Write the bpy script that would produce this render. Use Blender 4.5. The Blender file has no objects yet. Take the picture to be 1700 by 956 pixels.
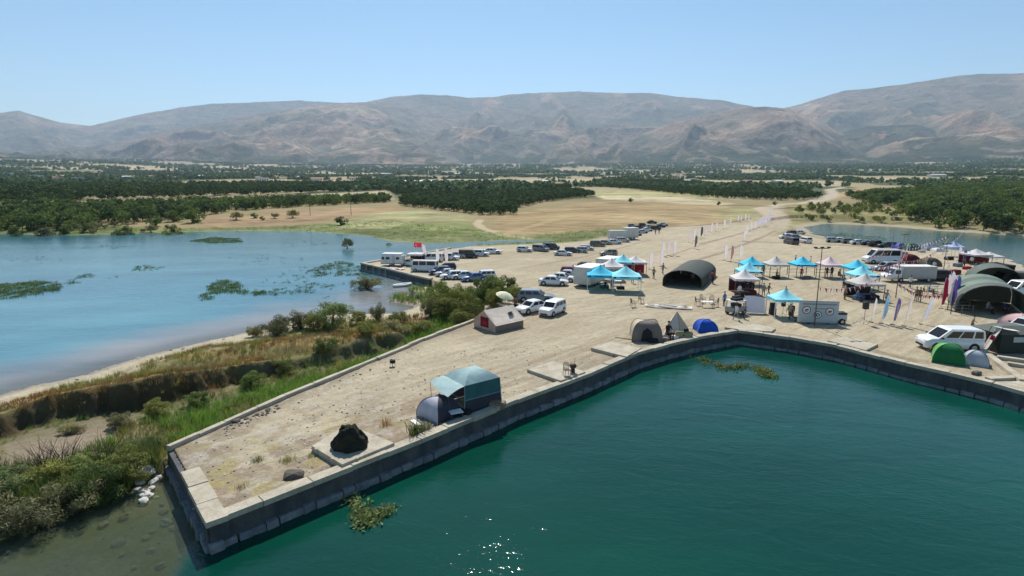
import bpy, bmesh, math, random
import numpy as np
from mathutils import Vector, Matrix
R = math.radians
rnd = random.Random(7)
sc = bpy.context.scene
col = sc.collection

# ---------------------------------------------------------------- camera, world, sun, exposure
CAMZ = 15.2; PITCH = R(10.5); FPX = 930.0
cam_d = bpy.data.cameras.new('camera'); cam = bpy.data.objects.new('camera', cam_d); col.objects.link(cam)
cam.location = (0, 0, CAMZ); cam.rotation_euler = (R(90) - PITCH, 0, 0)
cam_d.sensor_width = 36; cam_d.lens = 36 * FPX / 1700; cam_d.clip_start = 0.5; cam_d.clip_end = 60000
sc.camera = cam
SUN_AZ = R(-5); SUN_EL = R(50)      # azimuth measured from +Y (view direction) towards +X
w = bpy.data.worlds.new('World'); sc.world = w; w.use_nodes = True
nt = w.node_tree; nt.nodes.clear()
sky = nt.nodes.new('ShaderNodeTexSky'); sky.sky_type = 'NISHITA'; sky.sun_disc = False
sky.sun_elevation = SUN_EL; sky.sun_rotation = SUN_AZ
sky.altitude = 700; sky.air_density = 1.0; sky.dust_density = 0.3; sky.ozone_density = 0.7
bg = nt.nodes.new('ShaderNodeBackground'); bg.inputs[1].default_value = 0.105
ow = nt.nodes.new('ShaderNodeOutputWorld')
hsv = nt.nodes.new('ShaderNodeHueSaturation'); hsv.inputs['Hue'].default_value = .492; hsv.inputs['Saturation'].default_value = 1.2; hsv.inputs['Value'].default_value = 1.0
nt.links.new(sky.outputs[0], hsv.inputs['Color']); nt.links.new(hsv.outputs[0], bg.inputs[0]); nt.links.new(bg.outputs[0], ow.inputs[0])
sd = bpy.data.lights.new('sun', 'SUN'); sd.energy = 5.0; sd.angle = R(0.53); sd.color = (1.0, 0.95, 0.86)
sun = bpy.data.objects.new('sun', sd); col.objects.link(sun)
sv = Vector((math.sin(SUN_AZ) * math.cos(SUN_EL), math.cos(SUN_AZ) * math.cos(SUN_EL), math.sin(SUN_EL)))
sun.rotation_euler = sv.to_track_quat('Z', 'Y').to_euler(); sun.location = (0, 0, 60)
sc.view_settings.view_transform = 'Standard'; sc.view_settings.look = 'None'
sc.view_settings.exposure = 0.24; sc.view_settings.gamma = 1.0
sc.cycles.max_bounces = 6; sc.cycles.transparent_max_bounces = 12
sc.cycles.volume_bounces = 0
sc.cycles.sample_clamp_indirect = 4

# ---------------------------------------------------------------- pixel -> world (photo pixels, 1700 x 956)
DECK = 1.2
cp, sp_ = math.cos(PITCH), math.sin(PITCH)
ZR = np.array([0, 170, 350, 600, 1000, 2000, 3500, 5000, 6500, 20000.])
ZV = np.array([DECK, DECK, 4.2, 9.5, 18, 44, 100, 172, 235, 235.])
def z0(r): return np.interp(r, ZR, ZV)
def ray(px, py):
    x = (px - 850) / FPX; y = -(py - 478) / FPX
    return (x, cp + y * sp_, -sp_ + y * cp)
def gp(px, py, z=None):
    dx, dy, dz = ray(px, py); h = math.hypot(dx, dy)
    if z is not None:
        t = (z - CAMZ) / dz; return (dx * t, dy * t)
    lo, hi = 5.0, 6400.0          # first crossing of the ray with the base profile
    rs = np.geomspace(5, 6400, 4000)
    below = (CAMZ + rs / h * dz) < z0(rs)
    k = int(np.argmax(below)) if below.any() else len(rs) - 1
    r = rs[k]; return (dx * r / h, dy * r / h)
def gpoly(pts, z=None): return np.array([gp(p[0], p[1], z) for p in pts])
def scale_at(px, py, z=DECK):     # photo pixels per metre at a ground point
    x, y = gp(px, py, z); return FPX / (y * cp + (CAMZ - z) * sp_)

# ---------------------------------------------------------------- numpy helpers
def _h(ix, iy, s):
    n = (ix * 374761393 + iy * 668265263 + s * 144269503) & 0xffffffff
    n = ((n ^ (n >> 13)) * 1274126177) & 0xffffffff
    n = n ^ (n >> 16)
    return (n & 0xffff) / 65535.0
def vnoise(x, y, s=0):
    ix = np.floor(x).astype(np.int64); iy = np.floor(y).astype(np.int64)
    fx = x - ix; fy = y - iy
    fx = fx * fx * fx * (fx * (fx * 6 - 15) + 10); fy = fy * fy * fy * (fy * (fy * 6 - 15) + 10)
    a = _h(ix, iy, s); b = _h(ix + 1, iy, s); c = _h(ix, iy + 1, s); d = _h(ix + 1, iy + 1, s)
    return (a * (1 - fx) + b * fx) * (1 - fy) + (c * (1 - fx) + d * fx) * fy
def fbm(x, y, o=4, s=0):
    t = 0; a = .5; n = 0
    for k in range(o):
        t = t + a * vnoise(x * 2 ** k + 17.3 * k, y * 2 ** k - 9.1 * k, s + k); n += a; a *= .5
    return t / n
def ridged(x, y, o=5, s=0):
    t = 0; a = .5; n = 0; wgt = 1
    for k in range(o):
        v = 1 - np.abs(2 * vnoise(x * 2.03 ** k + 31 * k, y * 2.03 ** k + 7 * k, s + k) - 1); v = v * v * wgt
        t = t + a * v; n += a; a *= .52; wgt = np.clip(v * 2.2, 0, 1)
    return t / n
def inside(poly, X, Y):
    c = np.zeros(X.shape, bool); n = len(poly); j = n - 1
    for i in range(n):
        xi, yi = poly[i]; xj, yj = poly[j]
        if yi != yj:
            c ^= ((yi > Y) != (yj > Y)) & (X < (xj - xi) * (Y - yi) / (yj - yi) + xi)
        j = i
    return c
def dline(pts, X, Y, closed=False):
    d = np.full(X.shape, 1e9); n = len(pts)
    for i in range(n if closed else n - 1):
        ax, ay = pts[i]; bx, by = pts[(i + 1) % n]
        vx, vy = bx - ax, by - ay; L = vx * vx + vy * vy + 1e-9
        t = np.clip(((X - ax) * vx + (Y - ay) * vy) / L, 0, 1)
        d = np.minimum(d, np.hypot(X - ax - t * vx, Y - ay - t * vy))
    return d
def sdist(poly, X, Y):
    d = dline(poly, X, Y, True); return np.where(inside(poly, X, Y), d, -d)
def sstep(a, b, x):
    t = np.clip((x - a) / (b - a), 0, 1); return t * t * (3 - 2 * t)

# ---------------------------------------------------------------- object helpers
def tag(o, label=None, cat=None, group=None, kind=None):
    if label: o['label'] = label
    if cat: o['category'] = cat
    if group: o['group'] = group
    if kind: o['kind'] = kind
    return o
def link(name, data, parent=None, loc=None):
    o = bpy.data.objects.new(name, data); col.objects.link(o)
    if parent is not None: o.parent = parent
    if loc is not None: o.location = loc
    return o
def thing(name, label, cat, loc=(0, 0, 0), rz=0, group=None, s=1.0):
    o = link(name, None, None, loc); o.rotation_euler = (0, 0, rz); o.scale = (s, s, s)
    o.empty_display_size = 0.3
    return tag(o, label, cat, group)
def copy_tree(o, parent=None):
    c = o.copy(); col.objects.link(c)
    if parent is not None: c.parent = parent
    for ch in list(o.children): copy_tree(ch, c)
    return c
class MB:
    """collects simple shapes, then links them as one mesh object"""
    def __init__(s): s.v = []; s.f = []; s.m = []; s.sm = []
    def add(s, vs, fs, mi=0, smooth=False, M=None):
        b = len(s.v)
        if M is not None: vs = [tuple(M @ Vector(v)) for v in vs]
        s.v += [tuple(v) for v in vs]; s.f += [tuple(b + i for i in f) for f in fs]
        s.m += [mi] * len(fs); s.sm += [smooth] * len(fs); return s
    def box(s, x0, x1, y0, y1, z0_, z1_, mi=0, M=None, bev=0):
        if bev:
            b = bev; vs = []; 
            for z, k in ((z0_, b), (z0_ + b, 0), (z1_ - b, 0), (z1_, b)):
                vs += [(x0 + k, y0 + k, z), (x1 - k, y0 + k, z), (x1 - k, y1 - k, z), (x0 + k, y1 - k, z)]
            fs = [(3, 2, 1, 0), (12, 13, 14, 15)]
            for l in range(3):
                for i in range(4):
                    a = l * 4 + i; c = l * 4 + (i + 1) % 4; fs.append((a, c, c + 4, a + 4))
            return s.add(vs, fs, mi, False, M)
        vs = [(x0, y0, z0_), (x1, y0, z0_), (x1, y1, z0_), (x0, y1, z0_), (x0, y0, z1_), (x1, y0, z1_), (x1, y1, z1_), (x0, y1, z1_)]
        return s.add(vs, [(3, 2, 1, 0), (4, 5, 6, 7), (0, 1, 5, 4), (1, 2, 6, 5), (2, 3, 7, 6), (3, 0, 4, 7)], mi, False, M)
    def prism(s, pts, z0_, z1_, mi=0, M=None, top=None):
        n = len(pts); top = top or pts
        vs = [(p[0], p[1], z0_) for p in pts] + [(p[0], p[1], z1_) for p in top]
        fs = [tuple(range(n - 1, -1, -1)), tuple(range(n, 2 * n))] + [(i, (i + 1) % n, n + (i + 1) % n, n + i) for i in range(n)]
        return s.add(vs, fs, mi, False, M)
    def tube(s, p0, p1, r0, r1=None, n=8, mi=0, cap=True, smooth=True):
        r1 = r0 if r1 is None else r1
        a = Vector(p0); b = Vector(p1); d = (b - a)
        if d.length < 1e-6: return s
        q = d.to_track_quat('Z', 'Y')
        vs = []
        for c, r in ((a, r0), (b, r1)):
            for i in range(n):
                t = 2 * math.pi * i / n; vs.append(tuple(c + q @ Vector((math.cos(t) * r, math.sin(t) * r, 0))))
        fs = [(i, (i + 1) % n, n + (i + 1) % n, n + i) for i in range(n)]
        s.add(vs, fs, mi, smooth)
        if cap: s.add(vs, [tuple(range(n - 1, -1, -1)), tuple(range(n, 2 * n))], mi, False)
        return s
    def path(s, pts, r, n=6, mi=0):
        for i in range(len(pts) - 1): s.tube(pts[i], pts[i + 1], r, r, n, mi)
        return s
    def loft(s, rings, mi=0, closed=True, caps=True, smooth=True, M=None):
        n = len(rings[0]); vs = [p for r in rings for p in r]; fs = []
        for k in range(len(rings) - 1):
            for i in range(n if closed else n - 1):
                a = k * n + i; b = k * n + (i + 1) % n; fs.append((a, b, b + n, a + n))
        s.add(vs, fs, mi, smooth, M)
        if caps and closed:
            s.add(vs, [tuple(range(n - 1, -1, -1)), tuple(range((len(rings) - 1) * n, len(rings) * n))], mi, False, M)
        return s
    def mesh(s, name, mats):
        me = bpy.data.meshes.new(name); me.from_pydata(s.v, [], s.f)
        if not isinstance(mats, (list, tuple)): mats = [mats]
        for m in mats: me.materials.append(m)
        me.polygons.foreach_set('material_index', s.m); me.polygons.foreach_set('use_smooth', s.sm)
        me.update(); return me
    def build(s, name, mats, parent=None, loc=None):
        return link(name, s.mesh(name, mats), parent, loc)
def npmesh(name, V, F, mats, colors=None, smooth=True, extra=None):
    me = bpy.data.meshes.new(name); V = np.asarray(V, np.float32); F = np.asarray(F, np.int32)
    me.vertices.add(len(V)); me.vertices.foreach_set('co', V.ravel())
    k = F.shape[1]; me.loops.add(F.size); me.loops.foreach_set('vertex_index', F.ravel())
    me.polygons.add(len(F)); me.polygons.foreach_set('loop_start', np.arange(0, F.size, k, dtype=np.int32))
    if smooth: me.polygons.foreach_set('use_smooth', np.ones(len(F), bool))
    for m in (mats if isinstance(mats, (list, tuple)) else [mats]): me.materials.append(m)
    me.update(calc_edges=True)
    if colors is not None:
        a = me.color_attributes.new('col', 'FLOAT_COLOR', 'POINT'); a.data.foreach_set('color', np.asarray(colors, np.float32).ravel())
    for nm, arr in (extra or {}).items():
        a = me.attributes.new(nm, 'FLOAT', 'POINT'); a.data.foreach_set('value', np.asarray(arr, np.float32))
    return me
def grid_faces(na, nr):
    i = np.arange(na * nr).reshape(nr, na); a = i[:-1, :-1].ravel(); b = i[:-1, 1:].ravel(); c = i[1:, 1:].ravel(); d = i[1:, :-1].ravel()
    return np.stack([b, a, d, c], 1)[:, ::-1]

# ---------------------------------------------------------------- material helpers
class NT:
    def __init__(s, name):
        s.mat = bpy.data.materials.new(name); s.mat.use_nodes = True; s.t = s.mat.node_tree; s.t.nodes.clear()
        s.out = s.t.nodes.new('ShaderNodeOutputMaterial'); s.b = s.t.nodes.new('ShaderNodeBsdfPrincipled')
        s.t.links.new(s.b.outputs[0], s.out.inputs[0])
    def n(s, ty, **k):
        nd = s.t.nodes.new(ty)
        for a, v in k.items():
            if a.startswith('i_'): nd.inputs[a[2:].replace('_', ' ')].default_value = v
            else: setattr(nd, a, v)
        return nd
    def l(s, a, b): s.t.links.new(a, b)
    def noise(s, scale, detail=4, rough=.55, vec=None, dist=0):
        nd = s.n('ShaderNodeTexNoise'); nd.inputs['Scale'].default_value = scale; nd.inputs['Detail'].default_value = detail
        nd.inputs['Roughness'].default_value = rough; nd.inputs['Distortion'].default_value = dist
        if vec is not None: s.l(vec, nd.inputs['Vector'])
        return nd.outputs['Fac']
    def ramp(s, fac, stops):
        nd = s.n('ShaderNodeValToRGB'); e = nd.color_ramp.elements
        while len(e) < len(stops): e.new(.5)
        for i, (p, c) in enumerate(stops): e[i].position = p; e[i].color = (*c, 1) if len(c) == 3 else c
        s.l(fac, nd.inputs[0]); return nd.outputs[0]
    def mix(s, fac, a, b, mode='MIX'):
        nd = s.n('ShaderNodeMix'); nd.data_type = 'RGBA'; nd.blend_type = mode
        for v, i in ((fac, 0), (a, 6), (b, 7)):
            if hasattr(v, 'is_output') or isinstance(v, bpy.types.NodeSocket): s.l(v, nd.inputs[i])
            elif i == 0: nd.inputs[0].default_value = v
            else: nd.inputs[i].default_value = (*v, 1) if len(v) == 3 else v
        return nd.outputs[2]
    def math(s, op, a, b=None, clamp=False):
        nd = s.n('ShaderNodeMath'); nd.operation = op; nd.use_clamp = clamp
        for v, i in ((a, 0), (b, 1)):
            if v is None: continue
            if isinstance(v, bpy.types.NodeSocket): s.l(v, nd.inputs[i])
            else: nd.inputs[i].default_value = v
        return nd.outputs[0]
    def mapping(s, vec, rot=(0, 0, 0), sc_=(1, 1, 1)):
        nr = s.n('ShaderNodeMapping'); nr.inputs['Rotation'].default_value = rot; s.l(vec, nr.inputs['Vector'])
        nd = s.n('ShaderNodeMapping'); nd.inputs['Scale'].default_value = sc_
        s.l(nr.outputs[0], nd.inputs['Vector']); return nd.outputs[0]
    def pos(s): return s.n('ShaderNodeNewGeometry').outputs['Position']
    def obj(s): return s.n('ShaderNodeTexCoord').outputs['Object']
    def bump(s, h, strength=.3, dist=.05):
        nd = s.n('ShaderNodeBump'); nd.inputs['Strength'].default_value = strength; nd.inputs['Distance'].default_value = dist
        s.l(h, nd.inputs['Height']); s.l(nd.outputs[0], s.b.inputs['Normal']); return nd
    def setc(s, c):
        if isinstance(c, bpy.types.NodeSocket): s.l(c, s.b.inputs['Base Color'])
        else: s.b.inputs['Base Color'].default_value = (*c, 1)
    def rough(s, v): s.b.inputs['Roughness'].default_value = v
_mats = {}
def mat(name, c, rough=.7, var=.15, scale=3.0, metal=0, bump=.15, bscale=None, spec=.3, coat=0, subs=None, dirt=0):
    """plain painted / fabric / metal surface with procedural variation, shared by name"""
    if name in _mats: return _mats[name]
    m = NT(name); v = m.obj()
    n1 = m.noise(scale, 5, .6, v); lo = tuple(x * (1 - var) for x in c); hi = tuple(min(1, x * (1 + var)) for x in c)
    cc = m.ramp(n1, [(.3, lo), (.7, hi)])
    if dirt:
        nd = m.noise(scale * .6 + .3, 6, .65, v, .4)
        cc = m.mix(m.ramp(nd, [(.5, (0, 0, 0)), (.75, (dirt, dirt, dirt))]), cc, (.30, .24, .17))
    m.setc(cc); m.rough(rough); m.b.inputs['Metallic'].default_value = metal
    m.b.inputs['Specular IOR Level'].default_value = spec; m.b.inputs['Coat Weight'].default_value = coat
    if bump: m.bump(m.noise(bscale or scale * 6, 4, .6, v), bump, .02)
    _mats[name] = m.mat; return m.mat

# ================================================================ THE PLACE: lines and areas on the ground
WALLZ = 1.38
W_LEFT = gpoly([(275, 741), (370, 699), (470, 655), (560, 619), (650, 582), (700, 561), (795, 526), (850, 512)], WALLZ)
W_NEAR = tuple(gp(343, 868, WALLZ))
W_END = np.array([W_LEFT[0], W_NEAR])
W_PIER = gpoly([(343, 868), (520, 799), (700, 729), (860, 663), (985, 617), (1060, 585), (1110, 571), (1160, 559), (1225, 548)], WALLZ)
W_QUAY = gpoly([(1225, 548), (1330, 569), (1430, 592), (1530, 614), (1600, 630), (1660, 639), (1705, 639), (2100, 640)], WALLZ)
W_QUAY2 = gpoly([(1225, 548), (1310, 559), (1388, 573), (1502, 602), (1575, 618), (1647, 635), (1700, 650), (2300, 812)], WALLZ)
W_FARQ = gpoly([(745, 411), (598, 436), (644, 446), (677, 454), (712, 462)], WALLZ)
SHORE_FAR = gpoly([(-900, 420), (-300, 396), (0, 389), (60, 391), (130, 391), (200, 389), (300, 386), (400, 384), (500, 385), (560, 389), (600, 392), (618, 397), (640, 402), (700, 405), (740, 405), (800, 402), (860, 400), (905, 400)], 0)
LAND = np.array(list(W_PIER) + list(W_QUAY2[1:]) + [(9000, -3000), (9000, 12000), (-9000, 12000), (-9000, 200)] + list(SHORE_FAR)
                + list(gpoly([(870, 406), (800, 410)], 0)) + list(W_FARQ) + list(gpoly([(760, 490), (800, 512)], 1.0)) + list(W_LEFT[::-1][1:]))
RLAKE = gpoly([(1335, 377), (1372, 371), (1420, 373), (1480, 376), (1560, 383), (1640, 388), (1720, 392), (1900, 398), (2600, 430), (2600, 700), (2100, 620), (1900, 560), (1760, 470), (1700, 444), (1660, 428), (1600, 417), (1540, 411), (1470, 408), (1420, 401), (1385, 396), (1350, 390)], 0)
MARSH = np.array(list(gpoly([(715, 469), (700, 484), (660, 492), (640, 501), (690, 508), (660, 520), (560, 522), (500, 528), (430, 548), (370, 560), (300, 576), (240, 592), (190, 606), (110, 630), (50, 640), (0, 656), (-200, 720), (-700, 900), (-800, 1300), (-250, 930), (0, 866), (66, 860), (125, 838), (198, 826), (220, 806), (268, 786)], 0))
                 + list(W_LEFT[:-2]) + list(gpoly([(800, 512), (760, 490)], 1.2)))
CLIFF = gpoly([(-500, 830), (-200, 760), (0, 690), (18, 676), (90, 664), (165, 655), (265, 643), (340, 625), (400, 608), (450, 592), (490, 582), (540, 572), (600, 560), (650, 552)], 1.7)
CLIFF_AREA = np.array(list(CLIFF) + list(gpoly([(720, 530), (700, 500), (500, 520), (200, 590), (0, 640), (-600, 800)], 0.6)))
LAKE_SHORE = gpoly([(715, 469), (700, 484), (660, 492), (640, 501), (690, 508), (660, 520), (560, 522), (500, 528), (430, 548), (370, 560), (300, 576), (240, 592), (190, 606), (110, 630), (50, 640), (0, 656), (-200, 720), (-700, 900)], 0)

def height(X, Y):
    r = np.hypot(X, Y)
    dl = sdist(LAND, X, Y); dr = sdist(RLAKE, X, Y)
    base = z0(r) + (fbm(X / 260, Y / 260, 3, 5) - .5) * 8 * sstep(300, 900, r) + (fbm(X / 1400, Y / 1400, 4, 8) - .5) * 40 * sstep(1200, 4200, r)
    # low ploughed rise of the field behind the car park
    base = base + 1.2 * sstep(0, 25, sdist(FIELD_RISE, X, Y))
    base = base + (fbm(X * .35, Y * .35, 3, 1) - .5) * .10 + (fbm(X * 1.3, Y * 1.3, 3, 2) - .5) * .06
    # far shores slope gently out of the water
    dfar = dline(SHORE_FAR, X, Y)
    soft = np.where((dfar < 60) & (r > 95), np.minimum(base, -.1 + .045 * dfar + .5 * fbm(X / 9, Y / 9, 3, 3) * sstep(2, 14, dfar)), base)
    z = np.where(dl > np.where(r < 95, .30, 0), soft, -1.4)
    # right lake basin
    z = np.where(dl > 0, np.where(dr > -14, np.minimum(z, np.maximum(-1.2, -.11 * dr + .02 + (fbm(X / 3, Y / 3, 2, 6) - .5) * .3)), z), z)
    # marsh with its eroded bank
    dm = sdist(MARSH, X, Y); ca = sdist(CLIFF_AREA, X, Y)
    jag = (fbm(X * .5, Y * .5, 3, 21) - .5) * 2.8 + (fbm(X * .13, Y * .13, 2, 22) - .5) * 3.6 + (fbm(X * 1.3, Y * 1.3, 2, 23) - .5) * 1.2
    dsh = dline(LAKE_SHORE, X, Y)
    gap = 1 - .55 * np.exp(-((r - 48.5) / 3.2) ** 2) - .85 * sstep(49, 58, r); up = np.minimum(2.4 * gap, .05 + .25 * np.maximum(dsh - 3, 0) + .04 * dsh) + (fbm(X * .4, Y * .4, 4, 12) - .5) * .5
    low = .12 + np.minimum(.04 * np.maximum(dm, 0), .2) + 1.0 * sstep(52, 75, r) + (fbm(X * .5, Y * .5, 4, 13) - .5) * .35
    k = sstep(-.55, .25, ca + jag * .6)
    zm = low * (1 - k) + np.maximum(up, low * .6) * k
    zm = np.where(dm < 2.5, np.minimum(zm, .16 * dm + .02 + (fbm(X * 1.2, Y * 1.2, 3, 14) - .5) * .25), zm)
    wl = dline(W_LEFT, X, Y)                       # earth banked against the outside of the left wall
    zm = np.where(wl < 3, np.maximum(zm, (.65 + .4 * sstep(30, 60, r)) * (1 - wl / 3)), zm)
    z = np.where((dl <= .28) & (dm > -.28) & ((dm > 0) | (dl > -.2)), np.where(dl > 0, -1.4, zm), z)
    # shallows
    sh = np.where((dl <= 0) & (dm <= 0), np.maximum(-1.8, .07 * dm - .02 + (fbm(X * .6, Y * .6, 3, 15) - .5) * .14), z)
    harb = (X > -14) & (Y < 80) & (dline(W_PIER, X, Y) < 60) & (dl <= 0) & (dm < 0)
    lim = np.where(r < 95, .30, 0)
    z = np.where((dl <= lim) & (dm <= 0), sh, z)
    # deep water on the harbour side of the pier
    side = harbour_side(X, Y)
    z = np.where((dl <= lim) & (side > -.30), np.minimum(z, np.where(side > 3.5, -4.5, np.minimum(z, -.4) - 1.2 * np.maximum(side, 0))), z)
    return z, dl, dr, dm, ca
HB = np.array(list(W_PIER) + list(W_QUAY2[1:]) + [(300, -300), (-4, -40), tuple(gp(330, 956, 0))])
def harbour_side(X, Y): return sdist(HB, X, Y)
FIELD_RISE = gpoly([(820, 378), (870, 356), (1000, 340), (1180, 343), (1215, 354), (1180, 372), (1100, 378), (1000, 382), (900, 386)])

# ---------------------------------------------------------------- painted areas of the land (albedo), given where they lie
OPEN = [[(690, 304), (1000, 302), (1000, 296), (700, 297)], [(1040, 305), (1400, 307), (1400, 299), (1040, 297)], [(20, 319), (300, 316), (300, 310), (20, 312)], [(1430, 300), (1640, 299), (1640, 293), (1440, 294)], [(420, 291), (640, 290), (640, 286), (420, 287)], [(900, 286), (1250, 285), (1250, 281), (900, 282)], [(100, 282), (450, 281), (450, 275), (100, 276)], [(980, 278), (1180, 279), (1180, 275), (980, 274)], [(700, 280), (820, 280), (820, 276), (700, 276)]]
AREAS = [  # pixel outline, colour, edge softness (m)
 ([(-400, 395), (-400, 360), (0, 368), (330, 372), (560, 368), (660, 366), (770, 380), (870, 388), (1000, 380), (1060, 380), (1010, 392), (930, 398), (880, 404), (640, 406), (560, 392), (330, 388), (0, 395)], (.17, .18, .075), 4),
 ([(330, 362), (450, 352), (650, 342), (700, 352), (650, 360), (480, 366), (340, 372)], (.30, .21, .115), 4),
 ([(560, 365), (640, 352), (700, 349), (790, 358), (780, 366), (700, 366), (640, 378), (560, 374)], (.33, .31, .15), 3),
 ([(640, 378), (700, 368), (790, 368), (830, 384), (760, 386)], (.21, .22, .085), 5),
 ([(800, 378), (835, 360), (870, 350), (1000, 334), (1200, 340), (1228, 352), (1190, 371), (1110, 376), (1000, 381), (900, 386), (840, 386)], (.33, .245, .125), 3),
 ([(930, 372), (1110, 350), (1220, 352), (1190, 368), (1050, 374)], (.37, .28, .15), 4),
 ([(990, 322), (1130, 326), (1220, 338), (1190, 341), (1090, 335), (1000, 331)], (.46, .39, .24), 3),
 ([(920, 316), (1100, 318), (1260, 334), (1130, 327), (990, 324)], (.36, .33, .16), 3),
 ([(60, 351), (300, 344), (650, 332), (655, 316), (300, 330), (60, 341)], (.42, .35, .22), 5),
 ([(1365, 330), (1400, 318), (1430, 310), (1580, 303), (1600, 312), (1480, 320), (1410, 330)], (.38, .27, .15), 5),
 ([(1300, 342), (1440, 338), (1500, 352), (1560, 372), (1700, 382), (1700, 390), (1560, 380), (1480, 374), (1370, 368), (1330, 374), (1310, 360)], (.25, .225, .10), 3),
 ([(1290, 362), (1330, 366), (1330, 385), (1280, 392), (1270, 380)], (.30, .27, .11), 3),
 ([(1180, 350), (1255, 344), (1270, 352), (1270, 366), (1215, 372)], (.30, .27, .13), 2),
]
for o_ in OPEN: AREAS.append((o_, (.40, .33, .21), 8))
TRACKS = [  # pixel polyline, half width m, colour, strength
 ([(1075, 440), (1150, 415), (1225, 390), (1268, 372), (1282, 360), (1268, 350), (1262, 345), (1300, 339), (1340, 337)], 3.4, (.50, .41, .30), .9),
 ([(1340, 337), (1368, 331), (1384, 322), (1378, 312), (1400, 308)], 5.5, (.47, .40, .30), .9),
 ([(1120, 450), (1180, 425), (1240, 400), (1292, 378), (1300, 362), (1285, 350)], 3.2, (.47, .39, .285), .8),
 ([(880, 390), (835, 387), (800, 379), (792, 371), (798, 365)], 1.6, (.50, .40, .26), .8),
 ([(840, 386), (900, 372), (960, 362), (1020, 355)], 1.6, (.43, .31, .16), .6),
 ([(1040, 312), (1200, 312), (1300, 310), (1380, 312)], 4, (.42, .34, .25), .7),
 ([(980, 405), (1080, 380), (1150, 374), (1210, 372), (1250, 366)], 3.5, (.40, .32, .25), .6),
]
DARKS = [  # churned, darker earth: tyre ruts and damp soil
 ([(870, 445), (960, 428), (1030, 412), (1080, 398)], .5, (.30, .235, .16), .55),
 ([(990, 400), (1060, 385), (1110, 376)], .6, (.28, .215, .15), .5),
 ([(1160, 405), (1215, 392), (1262, 377)], .45, (.24, .19, .13), .75),
 ([(1130, 440), (1190, 422), (1250, 400), (1290, 382)], .5, (.26, .21, .15), .7),
 ([(1110, 425), (1160, 408), (1200, 396)], .4, (.26, .21, .15), .6),
 ([(1235, 401), (1330, 404), (1450, 410), (1500, 420)], 1.1, (.27, .215, .145), .65),
 ([(840, 420), (960, 422), (1010, 415)], 1.0, (.30, .24, .17), .4),
 ([(1090, 376), (1150, 375), (1215, 369), (1245, 362)], 1.0, (.17, .115, .075), .8),
 ([(990, 388), (1030, 386), (1075, 383)], .9, (.19, .13, .08), .6),
 ([(1205, 341), (1240, 341), (1275, 343)], 2.0, (.11, .075, .05), .9),
 ([(1290, 347), (1320, 344), (1345, 348)], 1.8, (.12, .08, .05), .8),
 ([(980, 358), (1080, 357), (1160, 358), (1225, 360)], 1.2, (.22, .14, .07), .55),
 ([(1260, 552), (1330, 560), (1380, 574)], .8, (.25, .20, .13), .5),
 ([(1440, 580), (1500, 596), (1530, 600)], .6, (.23, .18, .12), .6),
]
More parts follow.
